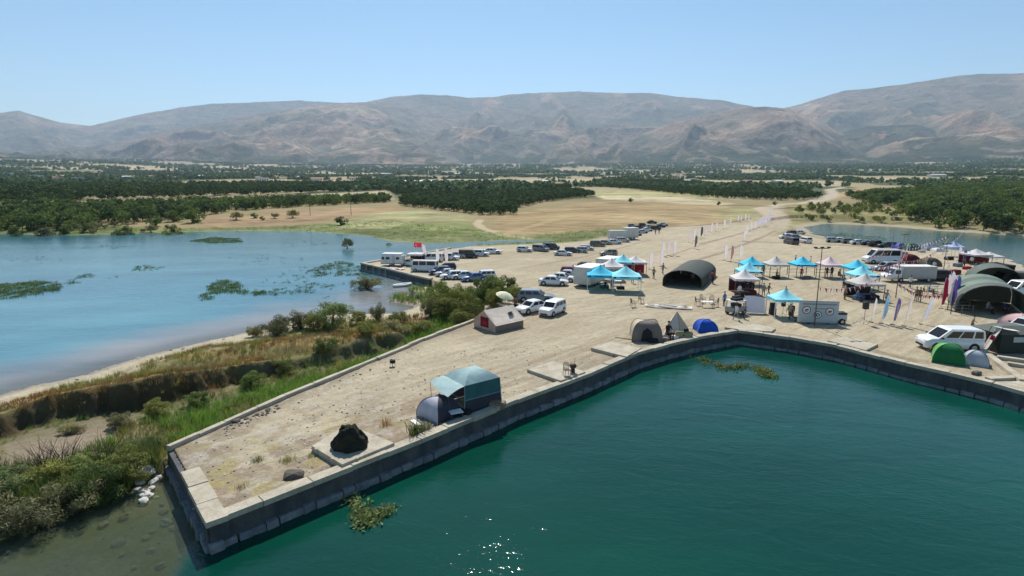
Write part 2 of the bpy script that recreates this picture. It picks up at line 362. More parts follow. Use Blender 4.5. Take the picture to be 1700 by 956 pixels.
def ground_colour(X, Y, Z, dl, dr, dm, ca):
    r = np.hypot(X, Y); n = len(X)
    big = fbm(X / 40, Y / 40, 4, 31); med = fbm(X / 6, Y / 6, 4, 32); fin = fbm(X * .9, Y * .9, 3, 33)
    C = np.empty((n, 3)); sand = np.array([.455, .39, .275]); C[:] = sand
    C *= (1 + (med - .5)[:, None] * .35 + (fin - .5)[:, None] * .18)
    def put(mask, c):
        mask = np.clip(mask, 0, 1)[:, None]; C[:] = C * (1 - mask) + np.array(c) * mask
    # land beyond the car park: dry grass, then orchards' mixed floor
    far = sstep(150, 175, r + (big - .5) * 30) * (1 - sstep(0, 6, sdist(SANDY, X, Y) + (med - .5) * 3))
    put(far, (.31, .235, .125))
    put(sstep(.45, .6, fbm(X / 25, Y / 11, 4, 36)) * far * .55, (.20, .20, .09))
    vf = sstep(330, 460, r); cov = fbm(X / 120, Y / 300 , 4, 40)
    put(vf * .92, (.06, .085, .035))
    put(vf * sstep(.56, .59, cov) * .9, (.36, .29, .17))
    vf2 = sstep(1500, 2800, r)
    put(vf2 * .9, (.065, .095, .045))
    fld = fbm(X / 170 + 5, Y / 420, 4, 44)
    put(vf2 * sstep(.56, .60, fld) * .85, (.36, .29, .18))
    put(vf2 * sstep(.66, .68, fbm(X / 60, Y / 190, 3, 47)) * .8, (.40, .34, .25))
    put(sstep(3600, 4900, r) * sstep(.50, .60, fbm(X / 500, Y / 900, 4, 49) + .18 * sstep(4200, 5600, r)) , (.29, .225, .16))
    for pts, c, soft in AREAS:
        d = sdist(gpoly(pts), X, Y) + (med - .5) * soft * 2
        v = 1 + (fbm(X / 5, Y / 2.2, 4, 55) - .5)[:, None] * .8 + (fbm(X / 22, Y / 14, 4, 56) - .5)[:, None] * .9
        m = np.clip(sstep(-soft, soft, d), 0, 1)[:, None]; C[:] = C * (1 - m) + np.array(c) * v * m
    # furrows of the ploughed field
    d = sdist(gpoly(AREAS[4][0]), X, Y); fur = .5 + .5 * np.sin((X * .35 + Y * .94) * 1.15 + 5 * fbm(X / 40, Y / 40, 2, 58))
    put(sstep(0, 3, d) * sstep(.55, .95, fur) * .42, (.22, .14, .06))
    # green fringe behind the parking, where the inlet ends
    for pts, hw, c, s in TRACKS + [(a_, b_ * 1.15, c_, min(1, s_ * 1.3)) for a_, b_, c_, s_ in DARKS]:
        d = dline(gpoly(pts), X, Y) + (med - .5) * hw * 1.1
        put((1 - sstep(hw * .5, hw * 1.25, d)) * s, c)
    # wheel tracks left by vehicles turning on the sand
    q = np.nonzero((r < 190) & (dl > 1))[0]; xq, yq = X[q], Y[q]; rq = random.Random(12); mk = np.zeros(len(q)); mk2 = np.zeros(len(q))
    for k in range(11):
        px0, py0 = rq.uniform(820, 1500), rq.uniform(410, 540); a0 = rq.uniform(-.35, .9); cv = rq.uniform(-.05, .05); p = np.array(gp(px0, py0, DECK)); L_ = [[], []]
        for i in range(8):
            d_ = np.array([math.cos(a0), math.sin(a0)]); n_ = np.array([-d_[1], d_[0]])
            L_[0].append(p + n_ * .75); L_[1].append(p - n_ * .75); p = p + d_ * 4.5; a0 += cv
        for l in L_:
            dd = dline(l, xq, yq); mk = np.maximum(mk, (1 - sstep(.08, .34, dd)) * rq.uniform(.45, .8)); mk2 = np.maximum(mk2, (1 - sstep(.3, .7, dd)) * .18)
    for k in range(6):       # along the pier
        off = rq.uniform(2.5, 9); pl = [(p_[0] - .66 * off + rq.uniform(-.3, .3), p_[1] + .75 * off) for p_ in W_PIER[1:]]
        dd = dline(pl, xq, yq); mk = np.maximum(mk, (1 - sstep(.08, .34, dd)) * rq.uniform(.5, .8))
    T_ = np.zeros(n); T_[q] = mk * (.55 + .9 * (fin[q] - .2)); put(T_, (.27, .215, .145)); T_[q] = mk2; put(T_ * (T_ > 0), (.52, .45, .33))
    # shore edges
    put((1 - sstep(.8, 4.5, np.abs(dr + 1.5))) * .75, (.42, .36, .27))
    dfar = dline(SHORE_FAR, X, Y); put((1 - sstep(.5, 4, dfar + (med - .5) * 3)) * (r > 90) * .8, (.34, .30, .24))
    # pier: stonier, greyer ground at the edges, yellowish weeds near the tip
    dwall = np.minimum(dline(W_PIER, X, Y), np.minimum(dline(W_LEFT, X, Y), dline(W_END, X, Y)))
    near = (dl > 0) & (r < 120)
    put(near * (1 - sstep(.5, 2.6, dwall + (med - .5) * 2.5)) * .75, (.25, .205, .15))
    put(near * sstep(40, 31, r) * sstep(.40, .62, fbm(X * .9, Y * .9, 4, 61)) * .75, (.26, .20, .14))
    put(near * sstep(36, 29, r) * sstep(.52, .66, fbm(X * .7, Y * .7, 4, 62)) * .7, (.36, .30, .12))
    put(near * sstep(.60, .68, fbm(X * 1.8, Y * 1.8, 3, 64)) * sstep(52, 36, r) * .5, (.50, .46, .40))
    put(near * sstep(.55, .7, fbm(X / 14 + 2, Y / 14, 3, 65)) * .35, (.31, .25, .165))
    # marsh
    ms = (dl <= 0) & (dm > -2); g1 = fbm(X / 3.5, Y / 3.5, 4, 71); g2 = fbm(X / 9, Y / 4, 4, 72)
    put(ms * 1.0, (.25, .22, .10))
    put(ms * sstep(.5, -.5, ca) * .85, (.165, .13, .085)); put(ms * sstep(.42, .6, g1) * .6, (.13, .145, .045))
    put(ms * sstep(0, 1, ca) * sstep(.5, .62, g2) * .85, (.30, .205, .085))
    put(ms * sstep(0, -2, ca) * (1 - sstep(.5, 1.0, Z)) * .6, (.10, .125, .045))
    dsh = dline(LAKE_SHORE, X, Y)
    put((dl <= 0) * (1 - sstep(4.2, 7.0, dsh + (g1 - .5) * 5)) * (dm > -3), (.46, .40, .28))
    put((dl <= 0) * (dm > -2) * (1 - sstep(.3, 1.6, dsh + (g1 - .5) * 2)), (.30, .265, .22))
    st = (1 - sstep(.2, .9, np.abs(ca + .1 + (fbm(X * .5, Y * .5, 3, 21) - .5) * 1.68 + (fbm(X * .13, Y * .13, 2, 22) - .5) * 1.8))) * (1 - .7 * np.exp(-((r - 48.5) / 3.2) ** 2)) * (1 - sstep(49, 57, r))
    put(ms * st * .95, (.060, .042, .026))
    gl = ms * sstep(-.4, -1.6, ca) * sstep(-8.5, -5, ca) * sstep(46, 39, r) * sstep(-20.5, -24, X)
    put(gl * .9, (.31, .245, .18))
    # under water
    uw = (Z < -.03)
    put(uw * 1.0, (.20, .185, .12)); put(uw * sstep(.4, .6, g1) * .6, (.13, .135, .075))
    put(uw * sstep(-.3, -.03, Z) * (dm > -12) * .6, (.36, .31, .26))
    return C
SANDY = gpoly([(-200, 1500), (250, 800), (275, 740), (790, 525), (712, 466), (598, 434), (745, 408), (905, 402), (1010, 388), (1090, 378), (1170, 374), (1235, 366), (1262, 350), (1300, 345), (1310, 352), (1312, 372), (1340, 388), (1400, 400), (1540, 411), (1640, 425), (1700, 444), (2200, 700), (2500, 1400)], DECK)

az = np.concatenate([np.linspace(-80, -50, 60, endpoint=False), np.linspace(-50, 50, 860), np.linspace(50.6, 80, 60)]) * math.pi / 180
rr = np.concatenate([np.geomspace(4, 16, 40, endpoint=False), np.geomspace(16, 420, 700, endpoint=False), np.geomspace(420, 6600, 200)])
A, RR = np.meshgrid(az, rr); GX = (np.sin(A) * RR).ravel(); GY = (np.cos(A) * RR).ravel()
GZ, dl, dr, dm, ca = height(GX, GY)
GC = ground_colour(GX, GY, GZ, dl, dr, dm, ca)
sandm = ((dl > 0) & (GZ > .9)) * sstep(0, 4, sdist(SANDY, GX, GY))
m = NT('dry_ground'); at = m.n('ShaderNodeAttribute', attribute_name='col').outputs['Color']
sa = m.n('ShaderNodeAttribute', attribute_name='sand').outputs['Fac']; P = m.pos()
u = m.mapping(P, (0, 0, R(-41)), (.16, 1.35, 1)); n1 = m.noise(1.0, 6, .62, u, .6)
u2 = m.mapping(P, (0, 0, R(-62)), (.10, 1.0, 1)); n2 = m.noise(.9, 5, .6, u2, 1.0)
n3 = m.noise(2.6, 8, .72, P); n4 = m.noise(9, 6, .7, P)
c = m.mix(m.math('MULTIPLY', m.ramp(n1, [(.40, (0, 0, 0)), (.66, (1, 1, 1))]), m.math('MULTIPLY', sa, .58)), at, (.285, .225, .145))
c = m.mix(m.math('MULTIPLY', m.ramp(n2, [(.50, (0, 0, 0)), (.70, (1, 1, 1))]), m.math('MULTIPLY', sa, .42)), c, (.50, .435, .335))
c = m.mix(.68, c, m.ramp(n3, [(.25, (.60, .60, .60)), (.5, (1, 1, 1)), (.78, (1.32, 1.3, 1.26))]), 'MULTIPLY')
c = m.mix(.55, c, m.ramp(n4, [(.3, (.68, .68, .68)), (.55, (1, 1, 1)), (.75, (1.25, 1.25, 1.25))]), 'MULTIPLY')
m.setc(c); m.rough(.95); m.b.inputs['Specular IOR Level'].default_value = .12
m.bump(m.math('ADD', m.math('MULTIPLY', n3, 1.0), m.math('ADD', m.math('MULTIPLY', n1, .8), m.math('MULTIPLY', n4, .3))), .75, .14)
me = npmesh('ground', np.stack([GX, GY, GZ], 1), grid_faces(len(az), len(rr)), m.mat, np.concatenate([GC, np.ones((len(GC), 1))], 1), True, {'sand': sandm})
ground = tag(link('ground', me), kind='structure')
# fast height lookup for placing things
_lr = np.log(rr)
GZ2 = GZ.reshape(len(rr), len(az))
def zat(x, y):
    r = math.hypot(x, y); a = math.atan2(x, y)
    i = min(max(np.searchsorted(rr, r) - 1, 0), len(rr) - 2); j = min(max(np.searchsorted(az, a) - 1, 0), len(az) - 2)
    fi = min(max((r - rr[i]) / (rr[i + 1] - rr[i]), 0), 1); fj = min(max((a - az[j]) / (az[j + 1] - az[j]), 0), 1)
    return float((GZ2[i, j] * (1 - fj) + GZ2[i, j + 1] * fj) * (1 - fi) + (GZ2[i + 1, j] * (1 - fj) + GZ2[i + 1, j + 1] * fj) * fi)

# ---------------------------------------------------------------- water: one level sheet
wa = np.linspace(-80, 80, 330) * math.pi / 180; wr = np.geomspace(3, 900, 330)
A, RR = np.meshgrid(wa, wr); WX = (np.sin(A) * RR).ravel(); WY = (np.cos(A) * RR).ravel()
hs = sdist(HB, WX, WY); rl = sdist(RLAKE, WX, WY); mz, *_ = height(WX, WY); dmw = sdist(MARSH, WX, WY)
WC = np.empty((len(WX), 3)); WC[:] = (.052, .170, .222)
def wput(mk, c_):
    mk = np.clip(mk, 0, 1)[:, None]; WC[:] = WC * (1 - mk) + np.array(c_) * mk
rw = np.hypot(WX, WY)
wput(sstep(.40, .62, fbm(WX / 60 + 1, WY / 22, 3, 81)) * .5, (.09, .235, .27))
wput(sstep(95, 150, rw) * sstep(-60, 10, WX) * .75, (.095, .15, .155))
wput(sstep(-13, -3.0, dmw + (fbm(WX / 6, WY / 6, 3, 82) - .5) * 5) * (WY > 26) * (WX < 10), (.22, .21, .20))
nearL = sstep(30, 26, WY) * (hs < 0); wput(nearL * .9, (.12, .125, .08)); wput(nearL * sstep(.45, .62, fbm(WX / 1.8, WY / 1.8, 4, 84)) * .5, (.075, .095, .05))
wput(sstep(-1.6, -.5, hs), (.002, .047, .032))
wput(sstep(-1.6, -.5, hs) * sstep(26, 75, rw) * .6, (.004, .080, .066))
wput((rl > -4) * 1.0, (.030, .115, .135)); wput((rl > 0) * sstep(22, 2, rl) * (WY < 175) * .6, (.07, .10, .055))
clear = np.clip(nearL * .62 + sstep(-4, -.2, dmw) * (hs < 0) * .35, 0, .7) * (1 - sstep(-1.6, -.6, hs))
m = NT('lake_water'); at = m.n('ShaderNodeAttribute', attribute_name='col').outputs['Color']; cl = m.n('ShaderNodeAttribute', attribute_name='clear').outputs['Fac']
P = m.pos(); q = m.mapping(P, (0, 0, R(12)), (.8, 1.5, 1))
a1 = m.noise(.55, 5, .62, q, .4); a2 = m.noise(2.7, 4, .6, q, .3); a3 = m.noise(.09, 3, .5, m.mapping(P, (0, 0, R(-8)), (.5, 1.6, 1)))
m.setc(m.mix(.7, at, m.ramp(a3, [(.3, (.55, .66, .70)), (.7, (1.38, 1.26, 1.2))]), 'MULTIPLY'))
m.rough(.05); m.b.inputs['IOR'].default_value = 1.333; m.b.inputs['Specular IOR Level'].default_value = .42
m.bump(m.math('ADD', m.math('MULTIPLY', a1, 1.0), m.math('MULTIPLY', a2, .26)), .30, .17)
tr = m.n('ShaderNodeBsdfTransparent'); tr.inputs[0].default_value = (.62, .70, .56, 1)
mx = m.n('ShaderNodeMixShader'); m.l(cl, mx.inputs[0]); m.l(m.b.outputs[0], mx.inputs[1]); m.l(tr.outputs[0], mx.inputs[2]); m.l(mx.outputs[0], m.out.inputs[0])
me = npmesh('lake_water', np.stack([WX, WY, WX * 0], 1), grid_faces(len(wa), len(wr)), m.mat, np.concatenate([WC, np.ones((len(WC), 1))], 1), True, {'clear': clear})
tag(link('lake_water', me), kind='structure')

# ---------------------------------------------------------------- mountains
def prof(pts, Rr):
    a = []; s = []
    for px, py in pts:
        dx, dy, dz = ray(px, py); a.append(math.atan2(dx, dy)); s.append(dz / math.hypot(dx, dy))
    return np.array(a), np.array(s), Rr
RIDGES = [  # silhouette (photo pixels), crest radius, foot radius, height of foot, seed
 (prof([(-1200, 200), (-500, 190), (-200, 195), (0, 187), (30, 183), (60, 192), (100, 203), (150, 209), (200, 197), (250, 186), (300, 178), (350, 171), (400, 170), (450, 168), (500, 166), (550, 169), (620, 176), (700, 200), (800, 240), (2900, 260)], 13500), 9000, 100),
 (prof([(-1200, 280), (-200, 262), (0, 250), (150, 243), (280, 214), (350, 203), (420, 190), (500, 178), (560, 171), (600, 169), (650, 175), (740, 190), (820, 215), (950, 262), (2900, 290)], 10200), 5600, 200),
 (prof([(-1200, 290), (300, 290), (450, 215), (560, 180), (620, 166), (650, 160), (700, 156), (740, 157), (780, 162), (820, 160), (850, 156), (900, 153), (960, 151), (1020, 154), (1080, 154), (1130, 160), (1200, 166), (1240, 174), (1300, 190), (1400, 215), (2900, 240)], 11600), 5800, 200),
 (prof([(-1200, 295), (900, 292), (980, 264), (1050, 228), (1110, 206), (1180, 188), (1230, 179), (1270, 176), (1310, 180), (1360, 200), (1420, 232), (1460, 246), (1500, 262), (2900, 300)], 7600), 5200, 230),
 (prof([(-1200, 300), (1050, 290), (1160, 240), (1250, 190), (1310, 177), (1330, 172), (1360, 162), (1400, 150), (1450, 146), (1500, 139), (1540, 133), (1580, 126), (1620, 122), (1700, 121), (1900, 124), (2300, 150), (2900, 180)], 11200), 5600, 210),
 (prof([(-1200, 300), (1300, 290), (1380, 225), (1440, 208), (1520, 206), (1580, 222), (1650, 250), (1750, 262), (2900, 280)], 7900), 5600, 215),
]
ha = np.concatenate([np.linspace(-78, -46, 60, endpoint=False), np.linspace(-46, 46, 980), np.linspace(46.6, 78, 60)]) * math.pi / 180
hr = np.concatenate([np.linspace(5000, 9000, 190, endpoint=False), np.linspace(9000, 14500, 170)])
A, RR = np.meshgrid(ha, hr); A = A.ravel(); RR = RR.ravel(); HX = np.sin(A) * RR; HY = np.cos(A) * RR
wx = (fbm(HX / 2200, HY / 2200, 3, 90) - .5); wy = (fbm(HX / 2200, HY / 2200, 3, 95) - .5)
HZ = z0(RR) - 40; best = np.zeros(len(A), int); frac = np.zeros(len(A))
for i, ((pa, ps, rc), rf, zf) in enumerate(RIDGES):
    crest = CAMZ + np.interp(A, pa, ps) * rc * 1.0
    rcl = rc * (1 + .05 * (fbm(A * 9, A * 0 + i, 3, 97) - .5))
    crest = CAMZ + np.interp(A, pa, ps) * rcl
    t = np.clip((RR - rf) / (rcl - rf), 0, 1); up = np.where(RR <= rcl, t ** 1.15, np.clip(1 - (RR - rcl) / 3800, 0, 1) ** 1.2)
    e = ridged((HX + wx * 1500) / 1500 + i * 7, (HY + wy * 1500) / 2300, 6, 100 + i * 10)
    e2 = ridged((HX + wx * 900) / 480 + i * 3, (HY + wy * 900) / 700, 4, 140 + i * 10)
    amp = np.sin(np.clip(t, 0, 1) * math.pi) ** .8 * np.where(RR <= rcl, 1, 0)
    z = zf + (crest - zf) * up + (e - .62) * amp * 430 + (e2 - .5) * 100 * (amp * .9 + .1)
    sp = (crest - zf) > 5
    b = sp & (z > HZ); EE = np.where(b, e, EE) if i else np.where(b, e, .6); HZ = np.where(b, z, HZ); best = np.where(b, i, best); frac = np.where(b, up, frac)
HZ = HZ - 120 * sstep(5600, 5000, RR)
big = fbm(HX / 900, HY / 1300, 5, 201); med = fbm(HX / 220, HY / 300, 5, 202); HC = np.empty((len(A), 3)); HC[:] = (.47, .32, .22)
def hput(mk, c_):
    mk = np.clip(mk, 0, 1)[:, None]; HC[:] = HC * (1 - mk) + np.array(c_) * mk
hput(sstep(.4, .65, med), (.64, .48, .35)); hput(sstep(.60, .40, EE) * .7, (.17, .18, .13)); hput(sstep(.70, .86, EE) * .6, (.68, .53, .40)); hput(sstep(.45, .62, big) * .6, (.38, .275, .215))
hput(sstep(.52, .66, fbm(HX / 500 + 3, HY / 800, 5, 203)) * .7, (.13, .15, .09))
hput(sstep(650, 250, HZ) * sstep(.44, .56, fbm(HX / 420, HY / 700, 5, 204)) * .9, (.065, .09, .04))
hput(sstep(420, 230, HZ) * sstep(.38, .5, fbm(HX / 260, HY / 420, 4, 206)) * .9, (.07, .10, .05))
hput((best == 5) * sstep(.35, .5, med + .05) * .9, (.10, .12, .08)); hput((best == 0) * .45, (.22, .22, .18))
hput(sstep(700, 1500, HZ) * .35, (.27, .22, .18))
hput(sstep(.62, .66, fbm(HX / 150, HY / 260, 4, 205)) * sstep(800, 300, HZ) * .7, (.38, .31, .23))
m = NT('mountain_slope'); at = m.n('ShaderNodeAttribute', attribute_name='col').outputs['Color']; P = m.pos()
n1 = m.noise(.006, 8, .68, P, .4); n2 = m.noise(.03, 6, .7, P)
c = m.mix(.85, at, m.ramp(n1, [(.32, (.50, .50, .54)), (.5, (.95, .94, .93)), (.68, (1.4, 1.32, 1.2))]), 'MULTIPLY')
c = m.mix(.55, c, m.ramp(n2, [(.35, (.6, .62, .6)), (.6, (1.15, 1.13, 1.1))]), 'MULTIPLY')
m.setc(c); m.rough(1); m.b.inputs['Specular IOR Level'].default_value = 0
m.bump(m.math('ADD', n1, m.math('MULTIPLY', n2, .35)), 1.0, 120)
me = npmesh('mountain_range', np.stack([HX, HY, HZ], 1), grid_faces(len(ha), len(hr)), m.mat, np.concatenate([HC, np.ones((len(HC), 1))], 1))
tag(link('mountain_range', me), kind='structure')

# ---------------------------------------------------------------- haze: one closed box of thin air
hz = NT('haze'); hz.t.nodes.remove(hz.b)
pv = hz.n('ShaderNodeVolumePrincipled'); pv.inputs['Color'].default_value = (.62, .80, 1.0, 1); pv.inputs['Density'].default_value = 5.6e-5; pv.inputs['Anisotropy'].default_value = 0.25
hz.l(pv.outputs[0], hz.out.inputs['Volume'])
top = float(HZ.max()) + 60
tag(MB().box(-16000, 16000, -400, 15500, -9, top).build('haze', hz.mat), kind='stuff')

# ================================================================ materials used by many things
concrete = NT('old_concrete'); P = concrete.pos(); n1 = concrete.noise(1.1, 7, .68, P, .3); n2 = concrete.noise(9, 6, .7, P)
c = concrete.ramp(n1, [(.25, (.28, .24, .18)), (.5, (.43, .38, .29)), (.75, (.55, .50, .40))]); c = concrete.mix(.5, c, concrete.ramp(n2, [(.3, (.6, .6, .6)), (.6, (1.1, 1.1, 1.1))]), 'MULTIPLY')
concrete.setc(c); concrete.rough(.92); concrete.bump(concrete.math('ADD', n1, n2), .6, .03); M_CONC = concrete.mat
wallm = NT('wet_harbour_wall'); P = wallm.pos(); n1 = wallm.noise(.9, 7, .7, P, .5); st = wallm.noise(1.0, 5, .6, wallm.mapping(P, (0, 0, 0), (1.6, 1.6, .16)))
c = wallm.ramp(n1, [(.3, (.045, .05, .055)), (.55, (.085, .088, .09)), (.8, (.15, .14, .12))]); c = wallm.mix(.7, c, wallm.ramp(st, [(.35, (.55, .57, .6)), (.65, (1.2, 1.16, 1.1))]), 'MULTIPLY')
wallm.setc(c); wallm.rough(.85); wallm.bump(wallm.math('ADD', n1, wallm.noise(7, 5, .7, P)), .7, .05); M_WALL = wallm.mat
footm = NT('pale_footing_stone'); P = footm.pos(); n1 = footm.noise(2.2, 7, .7, P, .4)
oi = footm.n('ShaderNodeObjectInfo').outputs['Random']
c = footm.ramp(n1, [(.3, (.10, .115, .125)), (.55, (.19, .205, .215)), (.75, (.31, .32, .315))]); c = footm.mix(.8, c, footm.ramp(oi, [(0, (.72, .74, .76)), (1, (1.2, 1.17, 1.12))]), 'MULTIPLY')
footm.setc(c); footm.rough(.9); footm.bump(n1, .7, .06); M_FOOT = footm.mat

def resample(pts, step):
    out = [tuple(pts[0])]; 
    for i in range(len(pts) - 1):
        a = Vector(pts[i][:2]); b = Vector(pts[i + 1][:2]); n = max(1, round((b - a).length / step))
        for k in range(1, n + 1): out.append(tuple(a.lerp(b, k / n)))
    return out
def offs(pts, d):
    """offset a polyline to its left side"""
    out = []
    for i, p in enumerate(pts):
        a = Vector(pts[max(i - 1, 0)]); b = Vector(pts[min(i + 1, len(pts) - 1)]); t = (b - a).normalized()
        out.append((p[0] - t.y * d, p[1] + t.x * d))
    return out
def strip(mb, pts, o0, o1, za, zb, jit=0, mi=0):
    A_ = offs(pts, o0); B_ = offs(pts, o1); rings = []
    for (a, b) in zip(A_, B_):
        j = rnd.uniform(-jit, jit); rings.append([(a[0], a[1], za), (a[0], a[1], zb + j), (b[0], b[1], zb + j), (b[0], b[1], za)])
    return mb.loft(rings, mi, True, True, False)
def wall_thing(name, label, pts, top, wid, cop_h, step, left=1, foot=None, face=True, cop_jit=.028, skip=None, group='harbour walls', cmat=None):
    p0 = resample(pts, 2.0); org = (*p0[0], 0)
    t = thing(name, label, 'wall', org, 0, 1.0 and group)
    rel = [(p[0] - org[0], p[1] - org[1]) for p in p0]
    if face:
        mb = MB(); strip(mb, resample(rel, 1.0), left * .07, left * (wid - .03), -3.0, top - cop_h, .0); mb.build('wall_face', M_WALL, t)
    cs = resample(rel, step)
    for i in range(len(cs) - 1):
        if skip and skip(i, len(cs) - 1): continue
        a = Vector(cs[i]); b = Vector(cs[i + 1]); d = (b - a).normalized(); a2 = a + d * .012; b2 = b - d * .012; n_ = Vector((-d.y, d.x)) * left
        ww = wid + rnd.uniform(-.05, .05); o = rnd.uniform(-.035, .035); zz = top + rnd.uniform(-cop_jit, cop_jit)
        q = [a2 + n_ * o, b2 + n_ * o, b2 + n_ * (ww + o), a2 + n_ * (ww + o)]
        if left < 0: q = q[::-1]
        mb = MB(); c_ = sum(q, Vector((0, 0))) / 4; qq = [(p - c_) for p in q]; mb.prism([tuple(p) for p in qq], -cop_h, -.02); mb.prism([tuple(p) for p in qq], -.019, 0, 0, None, [tuple(p * .985) for p in qq])
        mb.build('coping_stone', cmat or M_CONC, t, (c_.x, c_.y, zz))
    if foot:
        fz, fs, nmax = foot; fp = resample(rel, fs); k = 0; rest = MB()
        for i in range(len(fp) - 1):
            a = Vector(fp[i]); b = Vector(fp[i + 1]); d = (b - a).normalized(); n_ = Vector((-d.y, d.x)) * left; c_ = (a + b) / 2 + n_ * .02
            l = (b - a).length / 2 * rnd.uniform(.98, 1.06); ang = math.atan2(d.y, d.x) + rnd.uniform(-.04, .04); hh = fz + rnd.uniform(-.06, .06); pr = rnd.uniform(.10, .20)
            mb = MB() if k < nmax else rest; M_ = Matrix.Translation((c_.x, c_.y, 0)) @ Matrix.Rotation(ang, 4, 'Z')
            j = lambda: rnd.uniform(-.05, .05)
            lo = [(-l + j(), -pr - .12), (l + j(), -pr - .12), (l, pr), (-l, pr)]; hi = [(-l * .9 + j(), -pr + j()), (l * .9 + j(), -pr + j()), (l * .92, pr), (-l * .92, pr)]
            if k < nmax:
                mb.prism(lo, -.9, hh, 0, Matrix.Rotation(ang, 4, 'Z'), hi); mb.build('footing_stone', M_FOOT, t, (c_.x, c_.y, 0))
            else: mb.prism(lo, -.9, hh, 0, M_, hi)
            k += 1
        if k > nmax: tag(rest.build('footing_stones', M_FOOT, t), kind='stuff')
    return t
pier_pts = [tuple(p) for p in W_PIER]; quay_pts = [tuple(p) for p in W_QUAY2[:]]; left_pts = [tuple(p) for p in W_LEFT]
wall_thing('harbour_wall', 'long dark harbour wall of the pier with pale coping, facing the teal water', pier_pts, WALLZ, .62, .26, 2.4, 1, (.34, .62, 130))
wall_thing('quay_wall', 'dark stained quay wall with pale coping below the camping ground on the right', quay_pts, WALLZ, .62, .26, 3.2, 1, (.24, 1.0, 10))
end_pts = [tuple(W_LEFT[0]), tuple(W_NEAR)]
wall_thing('pier_end_wall', 'short end wall closing the pier tip between the two long walls', end_pts, WALLZ + .006, .85, .26, 1.6, 1, (.32, .6, 30), skip=lambda i, n: i < n * .38)
wall_thing('parapet_wall', 'narrow pale parapet along the grassy left side of the pier', left_pts[::-1], WALLZ + .04, .34, .3, 2.6, 1, None, group='harbour walls')
wall_thing('jetty_wall', 'dark wall of the car park jetty beside the shallow lake', [tuple(p) for p in W_FARQ], WALLZ, .7, .25, 4.0, 1, (.3, 1.5, 20))

def slab(pts_px, zt, th, label, name='concrete_slab', cat='concrete slab', group='concrete mooring slabs on the quay', z=None):
    P4 = [Vector(gp(p[0], p[1], zt)) for p in pts_px]; c_ = sum(P4, Vector((0, 0))) / len(P4); q = [tuple(p - c_) for p in P4]
    if sum(q[i][0] * q[(i + 1) % len(q)][1] - q[(i + 1) % len(q)][0] * q[i][1] for i in range(len(q))) < 0: q = q[::-1]
    mb = MB(); k = 1 - .05 / max(abs(q[0][0]), .5)
    mb.prism(q, -th, -.03); mb.prism(q, -.03, 0, 0, None, [(x * .992, y * .992) for x, y in q])
    # chipped rim pieces
    for _ in range(5):
        i = rnd.randrange(len(q)); a = Vector(q[i]); b = Vector(q[(i + 1) % len(q)]); p = a.lerp(b, rnd.random()) * .985; s = rnd.uniform(.04, .1)
        mb.box(p.x - s, p.x + s, p.y - s, p.y + s, -th * .9, .006 + rnd.random() * .01)
    o = mb.build(name, M_CONC, None, (c_.x, c_.y, zt)); tag(o, label, cat, group); return o
slab([(517, 740), (577, 704), (655, 735), (568, 771)], 1.52, .36, 'square concrete slab carrying the dark rock mound near the pier tip')
slab([(875, 613), (917, 599), (972, 617), (931, 632)], 1.46, .28, 'reddish concrete slab with a brown chair standing on it')
slab([(981, 577), (1015, 567), (1066, 577), (1040, 592)], 1.46, .28, 'bare concrete slab left of the grey-brown dome tent')
slab([(1203, 543), (1252, 537), (1288, 545), (1281, 550), (1236, 548)], 1.40, .20, 'pale slab at the inner corner of the harbour')
slab([(1374, 565), (1402, 558), (1458, 571), (1438, 581)], 1.42, .22, 'pale worn slab on the right quay, left of the white van')
slab([(1650, 634), (1722, 631), (1722, 653)], 1.34, .35, 'bright triangular concrete apron at the lower right corner', 'concrete_apron', 'concrete slab')
def beam(p, q, wd, h, label):
    a = Vector((*gp(*p, DECK), 0)); b = Vector((*gp(*q, DECK), 0)); d = (b - a); L_ = d.length
    o = MB().box(-L_ / 2, L_ / 2, -wd / 2, wd / 2, -.15, h, 0, None, .02).build('concrete_beam', M_CONC, None, ((a.x + b.x) / 2, (a.y + b.y) / 2, DECK)); o.rotation_euler = (0, 0, math.atan2(d.y, d.x))
    tag(o, label, 'concrete beam', 'concrete beams at the right edge')
beam((1628, 583), (1699, 636), .5, .28, 'long slanting concrete beam right of the small blue-grey tent')
beam((1640, 631), (1722, 627), .5, .2, 'low concrete kerb along the quay edge at the lower right corner')
beam((1655, 596), (1712, 604), .45, .30, 'upper short concrete beam at the right edge')
beam((1672, 606), (1712, 612), .45, .27, 'lower short concrete beam at the right edge')

# ================================================================ vegetation
def leafmat(name, lo, hi, trans=.25, rand=.35):
    m = NT(name); P = m.pos(); n = m.noise(.35, 4, .6, P); n2 = m.noise(3.5, 3, .6, P); oi = m.n('ShaderNodeObjectInfo').outputs['Random']
    c = m.ramp(n2, [(.3, lo), (.72, hi)]); c = m.mix(.6, c, m.ramp(n, [(.3, (.75, .78, .7)), (.7, (1.25, 1.2, 1.15))]), 'MULTIPLY')
    c = m.mix(1.0, c, m.ramp(oi, [(0, (1 - rand, 1 - rand * .9, 1 - rand * .7)), (.5, (1, 1, 1)), (1, (1 + rand, 1 + rand * .8, 1 + rand * .4))]), 'MULTIPLY')
    m.setc(c); m.rough(.75); m.b.inputs['Specular IOR Level'].default_value = .2
    t = m.n('ShaderNodeBsdfTranslucent'); m.l(c, t.inputs[0]); x = m.n('ShaderNodeMixShader'); x.inputs[0].default_value = trans
    m.l(m.b.outputs[0], x.inputs[1]); m.l(t.outputs[0], x.inputs[2]); m.l(x.outputs[0], m.out.inputs[0]); return m.mat
L_DARK = leafmat('dark_orchard_leaves', (.032, .062, .020), (.085, .140, .045))
L_MID = leafmat('mid_green_leaves', (.075, .12, .03), (.18, .25, .07))
